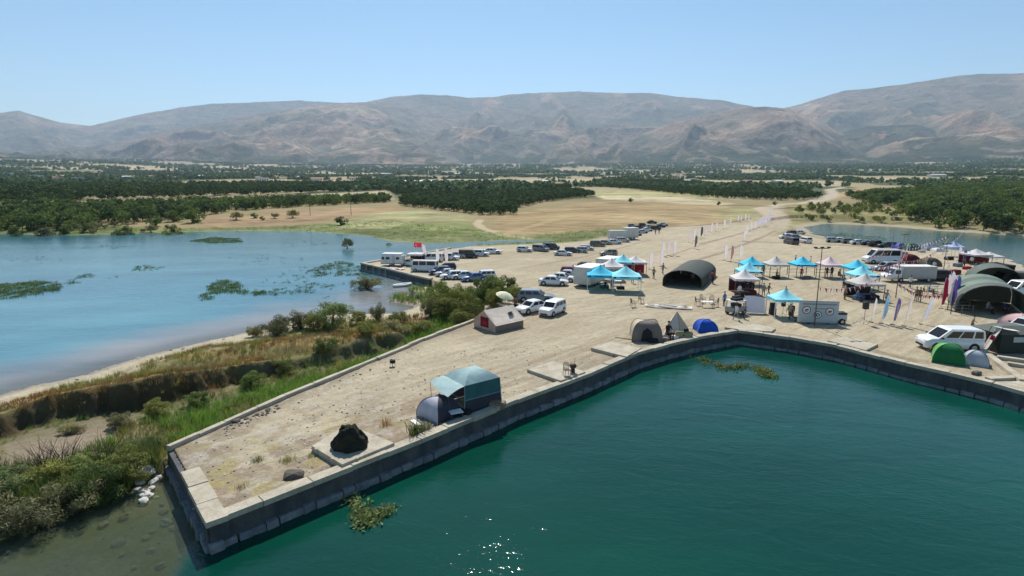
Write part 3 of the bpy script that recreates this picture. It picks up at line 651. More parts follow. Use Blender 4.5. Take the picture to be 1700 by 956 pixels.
L_OLIVE = leafmat('olive_leaves', (.11, .135, .035), (.22, .25, .075), .3)
L_LIGHT = leafmat('pale_willow_leaves', (.17, .22, .075), (.33, .39, .15), .3)
L_GREY = leafmat('grey_green_leaves', (.17, .165, .07), (.32, .30, .15), .2)
G_GREEN = leafmat('lush_grass', (.12, .23, .03), (.27, .42, .08), .3)
G_YEL = leafmat('yellow_green_grass', (.20, .22, .05), (.36, .35, .11), .3)
G_DRY = leafmat('straw_grass', (.24, .18, .08), (.40, .32, .16), .25)
G_RUST = leafmat('rusty_dry_plants', (.22, .12, .04), (.40, .23, .08), .2)
G_WEED = leafmat('floating_weed', (.08, .13, .035), (.18, .24, .07), .2)
L_FAR = leafmat('far_leaves', (.065, .12, .055), (.15, .22, .10), .3, .5)
L_TH = leafmat('thicket_leaves', (.095, .14, .035), (.21, .27, .075), .3); L_THY = leafmat('yellowish_thicket_leaves', (.15, .17, .045), (.29, .30, .09), .3)
BARK = mat('bark', (.09, .065, .045), .9, .3, 6); TWIG = mat('bare_twigs', (.085, .065, .055), .9, .2, 6)

def crown_mesh(name, seed, n, rx, rz, zc, leaf, K, mt, spread=.42, up=.0, asp=(1, 1)):
    r = np.random.RandomState(seed)
    th = r.rand(K) * 2 * np.pi; ph = np.arccos(1 - 2 * r.rand(K)); rad = (.35 + .65 * r.rand(K) ** .6)
    cx = np.stack([np.cos(th) * np.sin(ph) * rad * rx, np.sin(th) * np.sin(ph) * rad * rx, np.cos(ph) * rad * rz + zc], 1)
    cr = spread * (.6 + .7 * r.rand(K)) * rx
    k = r.randint(0, K, n); d = r.randn(n, 3); d /= np.linalg.norm(d, axis=1)[:, None]; rr_ = (.55 + .5 * r.rand(n) ** .7)
    p = cx[k] + d * (cr[k] * rr_)[:, None] * np.array([1, 1, rz / rx * .9 + .1])
    p[:, 2] = np.maximum(p[:, 2], .05 + .12 * r.rand(n))
    nr = d + r.randn(n, 3) * .7 + np.array([0, 0, up]); nr /= np.linalg.norm(nr, axis=1)[:, None]
    a = np.cross(nr, r.randn(n, 3)); a /= np.linalg.norm(a, axis=1)[:, None]; b = np.cross(nr, a)
    s = leaf * (.6 + .8 * r.rand(n))[:, None]; a *= s * asp[0]; b *= s * .75 * asp[1]
    V = np.stack([p - a, p - b * .8, p + a, p + b], 1).reshape(-1, 3)
    return npmesh(name, V, np.arange(4 * n).reshape(-1, 4), mt, None, False)
def trunk_mesh(name, seed, h, r0, br=5, mt=None, spread=.5):
    r = random.Random(seed); mb = MB(); p = Vector((0, 0, -.2)); q = Vector((r.uniform(-.05, .05) * h, r.uniform(-.05, .05) * h, h * .45)); e = Vector((r.uniform(-.1, .1) * h, r.uniform(-.1, .1) * h, h * .85))
    mb.tube(p, q, r0, r0 * .7, 6); mb.tube(q, e, r0 * .7, r0 * .25, 5)
    for i in range(br):
        a = i * 2 * math.pi / br + r.uniform(-.4, .4); s = (p.lerp(q, r.uniform(.5, 1))); mb.tube(s, s + Vector((math.cos(a) * h * spread, math.sin(a) * h * spread, h * r.uniform(.2, .5))), r0 * .45, r0 * .12, 4)
    return mb.mesh(name, mt or BARK)
def stems_mesh(name, seed, h, n, r0, spread, mt):
    r = random.Random(seed); mb = MB()
    for i in range(n):
        a = r.uniform(0, 6.28); l = r.uniform(.5, 1) * h; s = r.uniform(.2, 1) * spread; x = r.uniform(-.1, .1) * h; y = r.uniform(-.1, .1) * h
        m1 = Vector((x + math.cos(a) * s * .35, y + math.sin(a) * s * .35, l * .55)); e = Vector((x + math.cos(a) * s, y + math.sin(a) * s, l))
        mb.tube((x, y, -.1), m1, r0, r0 * .7, 4); mb.tube(m1, e, r0 * .7, r0 * .3, 3)
        for _ in range(2):
            b = a + r.uniform(-1, 1); mb.tube(m1, m1 + Vector((math.cos(b) * s * .5, math.sin(b) * s * .5, l * .35)), r0 * .45, r0 * .2, 3)
    return mb.mesh(name, mt)
def plant(name, label, cat, x, y, crown, trunk, s=1, rz=0, group=None, z=None, tname='trunk', cname='crown', sz=None):
    t = thing(name, label, cat, (x, y, zat(x, y) if z is None else z), rz, group)
    t.scale = (s, s, sz or s)
    if trunk: link(tname, trunk, t)
    link(cname, crown, t); return t
def scatter(name, src, pts, scl, rz=None, mt=None):
    """one 'stuff' object: instances of src mesh on points"""
    pts = np.asarray(pts, np.float32); n = len(pts)
    me = bpy.data.meshes.new(name); me.vertices.add(n); me.vertices.foreach_set('co', pts.ravel())
    a = me.attributes.new('scl', 'FLOAT', 'POINT'); a.data.foreach_set('value', np.asarray(scl, np.float32))
    a = me.attributes.new('rot', 'FLOAT_VECTOR', 'POINT'); rv = np.zeros((n, 3), np.float32); rv[:, 2] = np.random.RandomState(n).rand(n) * 6.28; rv[:, 0] = np.random.RandomState(n + 1).randn(n) * .12
    a.data.foreach_set('vector', rv.ravel()); me.update()
    o = link(name, me); so = bpy.data.objects.new(name + '_source', src)
    g = bpy.data.node_groups.new(name, 'GeometryNodeTree'); g.interface.new_socket('Geometry', in_out='INPUT', socket_type='NodeSocketGeometry'); g.interface.new_socket('Geometry', in_out='OUTPUT', socket_type='NodeSocketGeometry')
    gi = g.nodes.new('NodeGroupInput'); go = g.nodes.new('NodeGroupOutput'); ip = g.nodes.new('GeometryNodeInstanceOnPoints'); ob = g.nodes.new('GeometryNodeObjectInfo'); ob.inputs['Object'].default_value = so
    s1 = g.nodes.new('GeometryNodeInputNamedAttribute'); s1.data_type = 'FLOAT'; s1.inputs['Name'].default_value = 'scl'
    s2 = g.nodes.new('GeometryNodeInputNamedAttribute'); s2.data_type = 'FLOAT_VECTOR'; s2.inputs['Name'].default_value = 'rot'
    g.links.new(gi.outputs[0], ip.inputs['Points']); g.links.new(ob.outputs['Geometry'], ip.inputs['Instance'])
    g.links.new(s1.outputs['Attribute'], ip.inputs['Scale']); g.links.new(s2.outputs['Attribute'], ip.inputs['Rotation']); g.links.new(ip.outputs[0], go.inputs[0])
    md = o.modifiers.new('scatter', 'NODES'); md.node_group = g
    return tag(o, kind='stuff')
def tuft(name, seed, n, h, wd, lean, mt, rad=.25):
    r = np.random.RandomState(seed); V = []; F = []
    for i in range(n):
        a = r.rand() * 6.28; x, y = r.randn(2) * rad * .5; l = h * (.5 + .6 * r.rand()); le = lean * (.3 + r.rand()) * l; ca_, sa_ = np.cos(a), np.sin(a); px, py = -sa_ * wd, ca_ * wd
        b = len(V); V += [(x - px, y - py, -.05), (x + px, y + py, -.05), (x + px * .8 + ca_ * le * .4, y + py * .8 + sa_ * le * .4, l * .6), (x - px * .8 + ca_ * le * .4, y - py * .8 + sa_ * le * .4, l * .6), (x + ca_ * le, y + sa_ * le, l)]
        F += [(b, b + 1, b + 2, b + 3), (b + 3, b + 2, b + 4, b + 4)]
    me = bpy.data.meshes.new(name); me.from_pydata(V, [], [f if f[2] != f[3] else f[:3] for f in F]); me.materials.append(mt); me.update(); return me
rs = np.random.RandomState(11)
def pts_in(poly, spacing, jit=.45, thin=None):
    x0, y0 = poly.min(0); x1, y1 = poly.max(0); gx, gy = np.meshgrid(np.arange(x0, x1, spacing), np.arange(y0, y1, spacing)); gx = gx.ravel(); gy = gy.ravel()
    gx = gx + rs.uniform(-jit, jit, len(gx)) * spacing; gy = gy + rs.uniform(-jit, jit, len(gy)) * spacing
    k = inside(poly, gx, gy)
    if thin is not None: k &= thin(gx, gy)
    return gx[k], gy[k]
def zarr(x, y):
    """bilinear lookup of ground height for arrays"""
    r = np.hypot(x, y); a = np.arctan2(x, y); i = np.clip(np.searchsorted(rr, r) - 1, 0, len(rr) - 2); j = np.clip(np.searchsorted(az, a) - 1, 0, len(az) - 2)
    fi = np.clip((r - rr[i]) / (rr[i + 1] - rr[i]), 0, 1); fj = np.clip((a - az[j]) / (az[j + 1] - az[j]), 0, 1)
    return (GZ2[i, j] * (1 - fj) + GZ2[i, j + 1] * fj) * (1 - fi) + (GZ2[i + 1, j] * (1 - fj) + GZ2[i + 1, j + 1] * fj) * fi

# grasses of the marsh bank
mx_, my_ = pts_in(np.clip(MARSH, -60, 80), .34)
k = (np.hypot(mx_, my_) > 18); mx_, my_ = mx_[k], my_[k]
mzz = zarr(mx_, my_); mca = sdist(CLIFF_AREA, mx_, my_); mdm = sdist(MARSH, mx_, my_); mr = np.hypot(mx_, my_)
dls = dline(LAKE_SHORE, mx_, my_); g1 = fbm(mx_ / 3.5, my_ / 3.5, 4, 71); g2 = fbm(mx_ / 2.2 + 9, my_ / 2.2, 3, 75); u_ = rs.rand(len(mx_))
cliffy = np.abs(mca) < .55
lowz = (mca < -.4); bare = lowz & (mca > -8.0) & (mca < -1.0) & (mx_ < -24)
upz = (mca > .4) & (dls > 4.6 + (g1 - .5) * 4)
thin_far = u_ < np.clip(38 / mr, .3, 1)
def sel(mask): return np.stack([mx_[mask], my_[mask], mzz[mask] - .02], 1)
wl_ = dline(W_LEFT, mx_, my_); THICK = gpoly([(-80, 880), (-60, 800), (60, 780), (150, 766), (262, 750), (262, 785), (215, 806), (190, 828), (66, 862)], .3)
lowz &= (mca < -.6) | (mr > 50); nearc = np.clip((-mca - .3) / 4.5, .35, 1) ** .8; nearc = np.where(mr > 52, 1, nearc); m_green = lowz & ~bare & thin_far & (g1 > .40) & (mzz > .05)
m_green2 = lowz & ~bare & thin_far & (g1 <= .44) & (mzz > .05)
scatter('lush_reed_grass', tuft('reed_tuft', 1, 16, 1.0, .018, .35, G_GREEN), sel(m_green), (.55 + .5 * rs.rand(m_green.sum())) * nearc[m_green])
scatter('yellow_green_grass', tuft('yellow_tuft', 2, 14, .7, .016, .45, G_YEL), sel(m_green2 | (upz & thin_far & (g2 > .58) & (u_ < .8))), .5 + .5 * rs.rand((m_green2 | (upz & thin_far & (g2 > .58) & (u_ < .8))).sum()))
k = upz & thin_far & (g2 <= .58) & (g1 > .42); scatter('straw_grass', tuft('straw_tuft', 3, 14, .6, .014, .5, G_DRY), sel(k), .45 + .5 * rs.rand(k.sum()))
k = upz & (g1 <= .56) & (mca < 5.5) & (u_ < .8); scatter('rusty_dry_plants', tuft('rust_tuft', 4, 16, .45, .016, .7, G_RUST), sel(k), .5 + .5 * rs.rand(k.sum()))
qx, qy = pts_in(THICK, .3, .5); k = zarr(qx, qy) > .0; scatter('tall_thicket_grass', tuft('thicket_tuft', 12, 22, 1.15, .016, .45, L_OLIVE), np.stack([qx[k], qy[k], zarr(qx[k], qy[k])], 1), .55 + .5 * rs.rand(k.sum()))
qx, qy = pts_in(THICK, .38, .5); k = zarr(qx, qy) > .0; scatter('tall_green_reeds', tuft('green_thicket_tuft', 13, 20, 1.2, .018, .4, L_MID), np.stack([qx[k], qy[k], zarr(qx[k], qy[k])], 1), .6 + .5 * rs.rand(k.sum()))
# far green shore meadow
fx, fy = pts_in(gpoly(AREAS[0][0]), 1.5, .5, lambda x, y: (np.abs(x) < 190)); k = (zarr(fx, fy) > .02) & (rs.rand(len(fx)) < .6)
scatter('meadow_grass', tuft('meadow_tuft', 5, 16, .55, .05, .5, G_GREEN, 1.2), np.stack([fx[k], fy[k], zarr(fx[k], fy[k])], 1), .4 + .4 * rs.rand(k.sum()))
# water weed patches on the lake (pixel outlines)
WEEDS = [([(360, 430), (420, 420), (520, 425), (480, 440), (400, 445)], .10, .5), ([(430, 405), (520, 398), (560, 402), (500, 410)], .15, .5), ([(0, 432), (60, 425), (150, 430), (60, 440)], .12, .5), ([(450, 500), (600, 480), (650, 486), (560, 500)], .12, .45), ([(600, 440), (640, 455), (700, 478), (660, 480), (610, 462)], .15, .5), ([(-60, 500), (-40, 478), (0, 472), (60, 466), (100, 470), (105, 480), (60, 490), (0, 497)], .9, 1.0), ([(105, 470), (130, 455), (160, 452), (150, 462), (120, 474)], .35, .7),
 ([(215, 445), (240, 440), (272, 443), (262, 448), (222, 450)], .6, .7), ([(165, 462), (205, 456), (200, 463)], .4, .5), ([(345, 478), (360, 465), (395, 467), (405, 480), (440, 486), (430, 490), (385, 486), (350, 488)], .95, 1.0),
 ([(330, 490), (352, 485), (358, 497), (335, 499)], .9, .8), ([(400, 482), (470, 478), (520, 470), (560, 474), (545, 484), (480, 489), (420, 490)], .5, .75),
 ([(505, 452), (560, 432), (585, 437), (612, 444), (622, 456), (560, 458), (520, 458)], .8, .75), ([(430, 470), (470, 450), (520, 440), (540, 450), (520, 470)], .22, .55),
 ([(315, 400), (350, 394), (400, 396), (402, 402), (350, 404)], .9, .9), ([(520, 470), (640, 466), (630, 478), (560, 480)], .12, .5), ([(120, 411), (170, 406), (230, 410), (160, 415)], .3, .5), ([(50, 413), (120, 414), (90, 418)], .2, .4),
 ([(1350, 390), (1400, 386), (1480, 395), (1460, 404), (1390, 398)], .5, .5)]
wp = []; ws = []
for pl, dens, s in WEEDS:
    x, y = pts_in(gpoly(pl, 0), .55, .5); k = (rs.rand(len(x)) < dens) & (fbm(x / 1.1, y / 2.2, 4, 91) > .53 - .16 * dens); wp.append(np.stack([x[k], y[k], 0 * x[k] - .03], 1)); ws.append(s * (.35 + .5 * rs.rand(k.sum())))
scatter('water_weed', tuft('weed_tuft', 6, 18, .45, .045, .9, G_WEED, .7), np.concatenate(wp), np.concatenate(ws))

# orchards and woods: nearest trees singly, the rest as one mass per wood
orch = [crown_mesh('orchard_crown', 300 + i, 260, 2.3, 1.7, 2.7, .36, 9, L_DARK, .5) for i in range(4)]
wood = [crown_mesh('wood_crown', 320 + i, 280, 2.6, 2.3, 3.1, .40, 9, (L_MID, L_DARK)[i % 2], .48) for i in range(4)]
olive = [crown_mesh('olive_crown', 340 + i, 220, 2.0, 1.5, 1.9, .34, 8, L_OLIVE, .5) for i in range(3)]
otr = trunk_mesh('orchard_trunk', 5, 3.0, .14); wtr = trunk_mesh('wood_trunk', 6, 4.0, .17)
far_crown = crown_mesh('distant_crown', 360, 70, 2.8, 2.0, 2.6, .95, 6, L_FAR, .5)
def wood_area(polys, spacing, crowns, trunk, nsolo, name, labels, group, s0=.9, s1=1.25, stuffname='trees', rows=False, key=None):
    X = []; Y = []
    for pl in polys:
        x, y = pts_in(gpoly(pl), spacing, .28 if rows else .48); X.append(x); Y.append(y)
    X = np.concatenate(X); Y = np.concatenate(Y); Z = zarr(X, Y); k = Z > .25; X, Y, Z = X[k], Y[k], Z[k]
    vis = np.abs(np.arctan2(X, Y)) < R(43.5); o = np.argsort(np.hypot(X, Y) + ~vis * 1e5); solo = o[:nsolo]; rest = o[nsolo:]
    for i in solo:
        a_ = X[i] / Y[i]; q_ = np.searchsorted(np.quantile(X[solo] / Y[solo], [.2, .4, .6, .8]), a_); r_ = int(np.hypot(X[i], Y[i]) > np.median(np.hypot(X[solo], Y[solo])))
        lb_ = labels + ', ' + ['left end', 'left of the middle', 'middle', 'right of the middle', 'right end'][q_] + ['', ', further back'][r_]
        t = plant(name, lb_, 'tree', X[i], Y[i], crowns[rs.randint(len(crowns))], trunk, rs.uniform(s0, s1), rs.uniform(0, 6.28), group + ', ' + ['left end', 'left of the middle', 'middle', 'right of the middle', 'right end'][q_] + [' front', ' back'][r_], Z[i])
    if len(rest):
        for q, cr in enumerate(crowns[:3]):
            rr_ = rest[q::3]; scatter(stuffname, cr, np.stack([X[rr_], Y[rr_], Z[rr_]], 1), s0 + (s1 - s0) * rs.rand(len(rr_)))
wood_area([[(664, 337), (690, 326), (760, 323), (960, 319), (990, 326), (905, 335), (858, 346), (852, 357), (800, 358), (745, 351), (670, 342)],
           [(640, 316), (760, 312), (940, 309), (950, 314), (760, 320), (655, 324)]], 4.3, orch, otr, 300, 'fruit_tree', 'dark fruit tree in the dense middle orchard', 'fruit trees of the dark middle orchard', .75, 1.0, 'orchard_trees', True)
wood_area([[(-250, 386), (-250, 352), (0, 351), (60, 350), (300, 343), (640, 331), (652, 336), (520, 342), (400, 350), (320, 360), (180, 370), (60, 378)]], 4.4, wood + olive[:1], wtr, 150, 'woodland_tree', 'bushy green tree behind the left lake', 'trees of the wood behind the left lake', .6, 1.05, 'woodland_trees')
wood_area([[(-250, 338), (-250, 314), (0, 312), (300, 309), (640, 306), (640, 315), (420, 325), (300, 329), (60, 340)]], 9, orch, otr, 0, '', '', '', 1.1, 1.6, 'back_wood_trees')
wood_area([[(985, 300), (1130, 299), (1200, 306), (1345, 322), (1364, 331), (1290, 333), (1200, 330), (1130, 324), (1010, 311)]], 6, orch, otr, 90, 'grove_tree', 'fruit tree in the grove by the road', 'fruit trees of the grove by the distant road', .8, 1.1, 'grove_trees', True)
wood_area([[(1410, 328), (1500, 318), (1600, 306), (1700, 300), (1900, 296), (2300, 300), (2300, 400), (1900, 388), (1700, 378), (1580, 374), (1510, 362), (1485, 345), (1430, 335)]], 4.8, wood, wtr, 150, 'woodland_tree', 'dark bushy tree behind the right lake', 'trees of the wood behind the right lake', .65, 1.1, 'right_wood_trees')
wood_area([[(1308, 350), (1370, 342), (1440, 340), (1500, 356), (1490, 366), (1420, 362), (1340, 362)]], 7.5, olive, None, 60, 'scrub_bush', 'small yellow-green bush behind the right lake', 'bushes behind the right lake', .55, .95)
x, y = pts_in(np.array([(-2800, 2000), (2800, 2000), (4600, 5100), (-4600, 5100)]), 34, .5, lambda x, y: fbm(x / 170 + 5, y / 420, 4, 44) < .565)
x2, y2 = pts_in(np.array([(-480, 480), (480, 480), (1950, 2050), (-1950, 2050)]), 11, .5, lambda x, y: (fbm(x / 120, y / 300, 4, 40) < .57) & (fbm(x / 38, y / 70, 2, 46) < .60))
av = np.zeros(len(x2), bool)
for q in (1, 2, 4, 6, 7, 8, 9, *range(len(AREAS) - len(OPEN), len(AREAS))): av |= inside(gpoly(AREAS[q][0]), x2, y2)
for tk in TRACKS: av |= dline(gpoly(tk[0]), x2, y2) < 12
x2, y2 = x2[~av], y2[~av]; scatter('plain_trees', far_crown, np.stack([x2, y2, zarr(x2, y2)], 1), (.6 + 1.1 * rs.rand(len(x2)) ** 1.5))
scatter('valley_trees', far_crown, np.stack([x, y, zarr(x, y)], 1), 1.2 + 1.8 * rs.rand(len(x)))

# shoreline shrubs of the left lake (photo pixel of the foot, width in pixels)
shr = [crown_mesh('shrub_foliage', 380 + i, 900, 1.5, 1.15, 1.15, .16, 12, mt, .42) for i, mt in enumerate((L_MID, L_OLIVE, L_GREY, L_MID))]
stm = stems_mesh('shrub_stems', 3, 1.6, 9, .035, 1.2, BARK)
def shrub(px, py, wpx, label, v, sz=None, z=None, name='shrub', group='shrubs on the far shore of the left lake', zref=.4):
    x, y = gp(px, py, zref); s = wpx / (scale_at(px, py, zref) * 3.4); return plant(name, label, 'shrub', x, y, shr[v], stm, s, rnd.uniform(0, 6.28), group, z, 'stems', 'foliage', sz and s * sz)
for px, py, wp_, v, lab in [(77, 391, 28, 2, 'small brown-green shrub at the far shore, leftmost'), (110, 388, 20, 0, 'small green shrub on the far left shore'), (150, 387, 24, 2, 'olive shrub on the far left shore beside tall willow'), (196, 390, 26, 1, 'bright yellow-green shrub at the water edge on the far shore'), (216, 389, 20, 0, 'second yellow-green shrub right beside the first at the shore'),
   (246, 388, 16, 2, 'low brown shrub at the water edge'), (258, 380, 24, 0, 'round green shrub behind the low brown one'), (275, 389, 24, 1, 'low wide olive shrub at the water edge'), (296, 388, 22, 2, 'low spreading shrub right of the olive one'), (290, 373, 26, 0, 'rounded green shrub on the bank'),
   (323, 376, 30, 0, 'large dark round bush at the end of the bank'), (393, 369, 20, 2, 'grey-green bush alone on the dry slope'), (423, 366, 12, 0, 'small dark bush on the dry slope'), (436, 369, 9, 0, 'smallest dark bush on the slope'), (457, 366, 13, 2, 'upright small bush on the slope'), (486, 363, 20, 2, 'wide grey bush near the utility pole'),
   (567, 376, 20, 0, 'dark green bush alone on the meadow by the inlet'), (30, 392, 22, 0, 'green shrub at the left edge shore'), (645, 407, 20, 1, 'bright green bush on the spit of the inlet'), (628, 402, 10, 1, 'small green plant on the spit'), (1047, 335, 9, 0, 'lone dark bush in the straw field'), (1193, 340, 8, 0, 'lone bush left of the distant road'), (1286, 340, 8, 0, 'lone bush where the road bends')]:
    x_, y_ = gp(px, py); shrub(px, py, wp_, lab, v, zref=max(zat(x_, y_), 0))
x_, y_ = gp(577, 412, 0); shrub(577, 412, 20, 'drowned brown-green shrub standing in the lake inlet', 2, 1.3, -.1, 'drowned_shrub', 'shrubs standing in the lake', 0)

# a row of low scrub along the left far shore
for i in range(26):
    px = -60 + i * 14 + rnd.uniform(-5, 5); py = 386 + rnd.uniform(-6, 2); x_, y_ = gp(px, py, .3)
    plant('shore_bush', 'small bush in the scrub line along the far left shore', 'shrub', x_, y_, shr[rnd.randrange(3)], stm, rnd.uniform(.5, 1.1), rnd.uniform(0, 6), 'scrub line on the far left shore', None, 'stems', 'foliage')
# big tamarisk and willow shrubs between jetty and pier, D about 55 to 80 m
big = [crown_mesh('big_shrub_foliage', 400 + i, 5200, 1.9, 1.5, 1.5, .10, 26, mt, .34, .0, (1.35, .5)) for i, mt in enumerate((L_TH, L_THY, L_LIGHT, L_GREY))]
bst = stems_mesh('big_shrub_stems', 8, 2.3, 16, .04, 1.7, BARK)
def bshrub(px, py, wpx, hpx, v, label, z=None, name='large_shrub', group='large shrubs between jetty and pier', zref=1.0):
    x, y = gp(px, py, zref); sc0 = scale_at(px, py, zref); s = wpx / (sc0 * 4.2); t = plant(name, label, 'shrub', x, y, big[v], bst, s, rnd.uniform(0, 6.28), group, z, 'stems', 'foliage', hpx / (sc0 * 3.1)); return t
for a in [(733, 511, 62, 48, 0, 'dark green shrub at the left end of the thicket below the parked cars'), (768, 504, 56, 44, 0, 'dense green shrub in the thicket just below the white cars'), (805, 500, 54, 40, 0, 'green shrub in the thicket above the white parasol'), (842, 492, 44, 32, 0, 'green shrub at the right end of the thicket'),
  (745, 522, 60, 40, 1, 'olive shrub on the near side of the thicket'), (785, 524, 46, 42, 1, 'yellow-green tall shrub beside the beige ridge tent'), (716, 518, 34, 40, 3, 'grey-green slim shrub at the shore left of the thicket'), (820, 512, 40, 32, 1, 'olive shrub behind the parasol'), (786, 508, 56, 44, 0, 'green shrub filling the middle of the thicket'), (822, 504, 54, 42, 0, 'broad green shrub left of the parasol'), (857, 500, 34, 24, 1, 'low olive shrub at the right foot of the thicket'), (752, 516, 56, 46, 1, 'olive shrub in the left half of the thicket'), (765, 532, 40, 26, 1, 'low yellowish bush where the thicket meets the parapet'),
  (552, 534, 66, 44, 2, 'pale spiky willow bush on the lake bank'), (498, 537, 46, 34, 3, 'grey-green tamarisk left of the pale willow bush'), (455, 545, 54, 34, 3, 'dark olive tamarisk on the lake bank'), (520, 540, 30, 30, 1, 'olive bush between the tamarisk and the willow bush'), (626, 524, 26, 34, 3, 'slim grey-green tamarisk standing alone on the bank'), (595, 528, 34, 22, 1, 'low olive bush right of the pale willow bush'), (425, 548, 30, 20, 3, 'small grey bush at the left end of the bank shrubs'), (660, 528, 40, 20, 1, 'low yellowish bush on the bank'), (700, 545, 50, 26, 1, 'low olive bush next to the parapet')]:
    bshrub(*a)
bshrub(609, 480, 48, 26, 3, 'wide brown-green shrub standing in shallow water near the jetty', -.1, 'drowned_shrub', 'shrubs standing in the lake', 0)
for i, (px, py, wpx, hpx, v) in enumerate([(40, 862, 110, 80, 3), (110, 838, 110, 76, 3), (170, 815, 100, 76, 0), (215, 790, 90, 66, 1), (10, 820, 110, 64, 2), (75, 800, 100, 52, 1), (140, 782, 80, 44, 2), (-40, 850, 120, 80, 3), (-50, 790, 120, 60, 1), (200, 752, 70, 30, 0), (255, 745, 46, 36, 0)]):
    bshrub(px, py, wpx * .92, hpx * .82, v, ['grey-green twiggy shrub at the shore in the lower left', 'grey-green shrub leaning over the shallow water', 'green shrub at the water edge left of the pale rubble', 'yellow-green shrub left of the pier tip', 'grey shrub at the left edge of the picture', 'olive shrub in the lower left thicket', 'grey twiggy shrub below the gully', 'grey-green shrub outside the left corner', 'olive shrub beyond the left edge', 'low green bush at the gully mouth', 'dense green bush against the pier end'][i], None, 'large_shrub', 'thicket in the lower left', .5)
# low bushes at the foot of the eroded bank
for px, py, wpx, hpx, v, lab in [(205, 706, 46, 26, 3, 'dry brown bush at the foot of the eroded bank'), (262, 690, 50, 28, 1, 'olive bush at the foot of the bank beside the reeds'), (330, 672, 44, 24, 0, 'green bush among the reeds below the bank'), (418, 640, 46, 26, 0, 'green bush at the narrow part of the bank'), (470, 618, 44, 24, 1, 'yellowish bush where the bank is broken'), (540, 596, 44, 22, 0, 'green bush below the second stretch of bank'), (610, 574, 44, 22, 1, 'olive bush at the end of the bank'), (120, 716, 36, 16, 3, 'small dry bush on the brown gully floor'), (655, 556, 50, 22, 3, 'grey bush beside the parapet beyond the bank')]:
    bshrub(px, py, wpx, hpx, v, lab, None, 'bank_bush', 'bushes along the eroded bank', .4)
# bare dead shrubs
dead = stems_mesh('dead_branches', 21, 2.4, 22, .022, 1.6, TWIG)
for px, py, s, lab in [(172, 770, .85, 'bare dead shrub with upright dark twigs in the gully'), (75, 790, 1.0, 'bare grey twiggy shrub in the lower left thicket'), (110, 772, .9, 'leafless thorny shrub above the lower left thicket')]:
    x_, y_ = gp(px, py, .5); o = link('dead_shrub', dead, None, (x_, y_, zat(x_, y_))); o.scale = (s, s, s); o.rotation_euler = (0, 0, rnd.uniform(0, 6)); tag(o, lab, 'shrub', 'dead shrubs')
# floating bushes in the harbour
def snag(pts, label, n, s=.5, v=2):
    P_ = [gp(p[0], p[1], 0) for p in pts]; t = thing('floating_brushwood', label, 'branch', (*P_[0], 0), 0, 'brushwood floating in the harbour')
    mb = MB(); r = random.Random(len(label))
    for i in range(len(P_) - 1):
        a = Vector((P_[i][0] - P_[0][0], P_[i][1] - P_[0][1], .02)); b = Vector((P_[i + 1][0] - P_[0][0], P_[i + 1][1] - P_[0][1], .06)); mb.tube(a, b, .025, .015, 5)
        for _ in range(9):
            p = a.lerp(b, r.random()); an = r.uniform(0, 6.28); l = r.uniform(.3, 1.0) * s * 2; mb.tube(p, p + Vector((math.cos(an) * l, math.sin(an) * l, r.uniform(0, .35))), .012, .005, 3)
    mb.build('branches', TWIG, t); rr2 = np.random.RandomState(len(label)); V = []; pts3 = np.array([(p[0] - P_[0][0], p[1] - P_[0][1], .05) for p in P_])
    k = rr2.randint(0, len(pts3) - 1, n); u = rr2.rand(n)[:, None]; p = pts3[k] * (1 - u) + pts3[k + 1] * u + rr2.randn(n, 3) * np.array([.45, .45, .12]) * s * 1.3; p[:, 2] = np.abs(p[:, 2]) + .02
    a = rr2.randn(n, 3) * .06; b = rr2.randn(n, 3) * .06; V = np.stack([p - a, p - b, p + a, p + b], 1).reshape(-1, 3)
    link('foliage', npmesh('foliage', V, np.arange(4 * n).reshape(-1, 4), [L_OLIVE, L_LIGHT][v % 2], None, False), t)
snag([(584, 826), (604, 850), (600, 872), (625, 860), (648, 843)], 'dead brushwood half sunk in the water near the pier tip', 520, .42, 1)
snag([(1158, 594), (1180, 602), (1200, 612), (1225, 610), (1240, 606)], 'long leafy branch floating in the inner harbour', 330, .55, 0)
snag([(1258, 612), (1270, 620), (1280, 626)], 'small clump of brushwood floating right of the long branch', 420, .6, 0)
# small weeds on the pier
def clump(px, py, s, mt, lab, h=.5, n=40, wdt=.012):
    x_, y_ = gp(px, py, DECK); o = link('weed_clump', tuft('weed_clump', int(px), n, h, wdt, .8, mt, .35), None, (x_, y_, zat(x_, y_))); o.scale = (s, s, s); tag(o, lab, 'weeds', 'weeds on the pier')
clump(640, 705, .9, G_RUST, 'rust-brown dry weed behind the dark rock slab', .55, 70)
clump(690, 722, 1.1, L_OLIVE, 'olive-green bush at the pier wall next to the rubbish', .8, 120, .018); clump(708, 716, .9, G_YEL, 'yellow-green weed right of the olive one', .7, 90)
clump(428, 765, .9, G_YEL, 'yellow grass clump left on the pier tip', .3, 90); clump(478, 764, .9, G_YEL, 'yellow grass clump in the middle of the pier tip', .3, 90)
clump(518, 757, .7, G_YEL, 'small yellow grass clump beside the rock slab', .25, 60); clump(400, 810, .8, G_DRY, 'straw clump near the pier end', .22, 60)

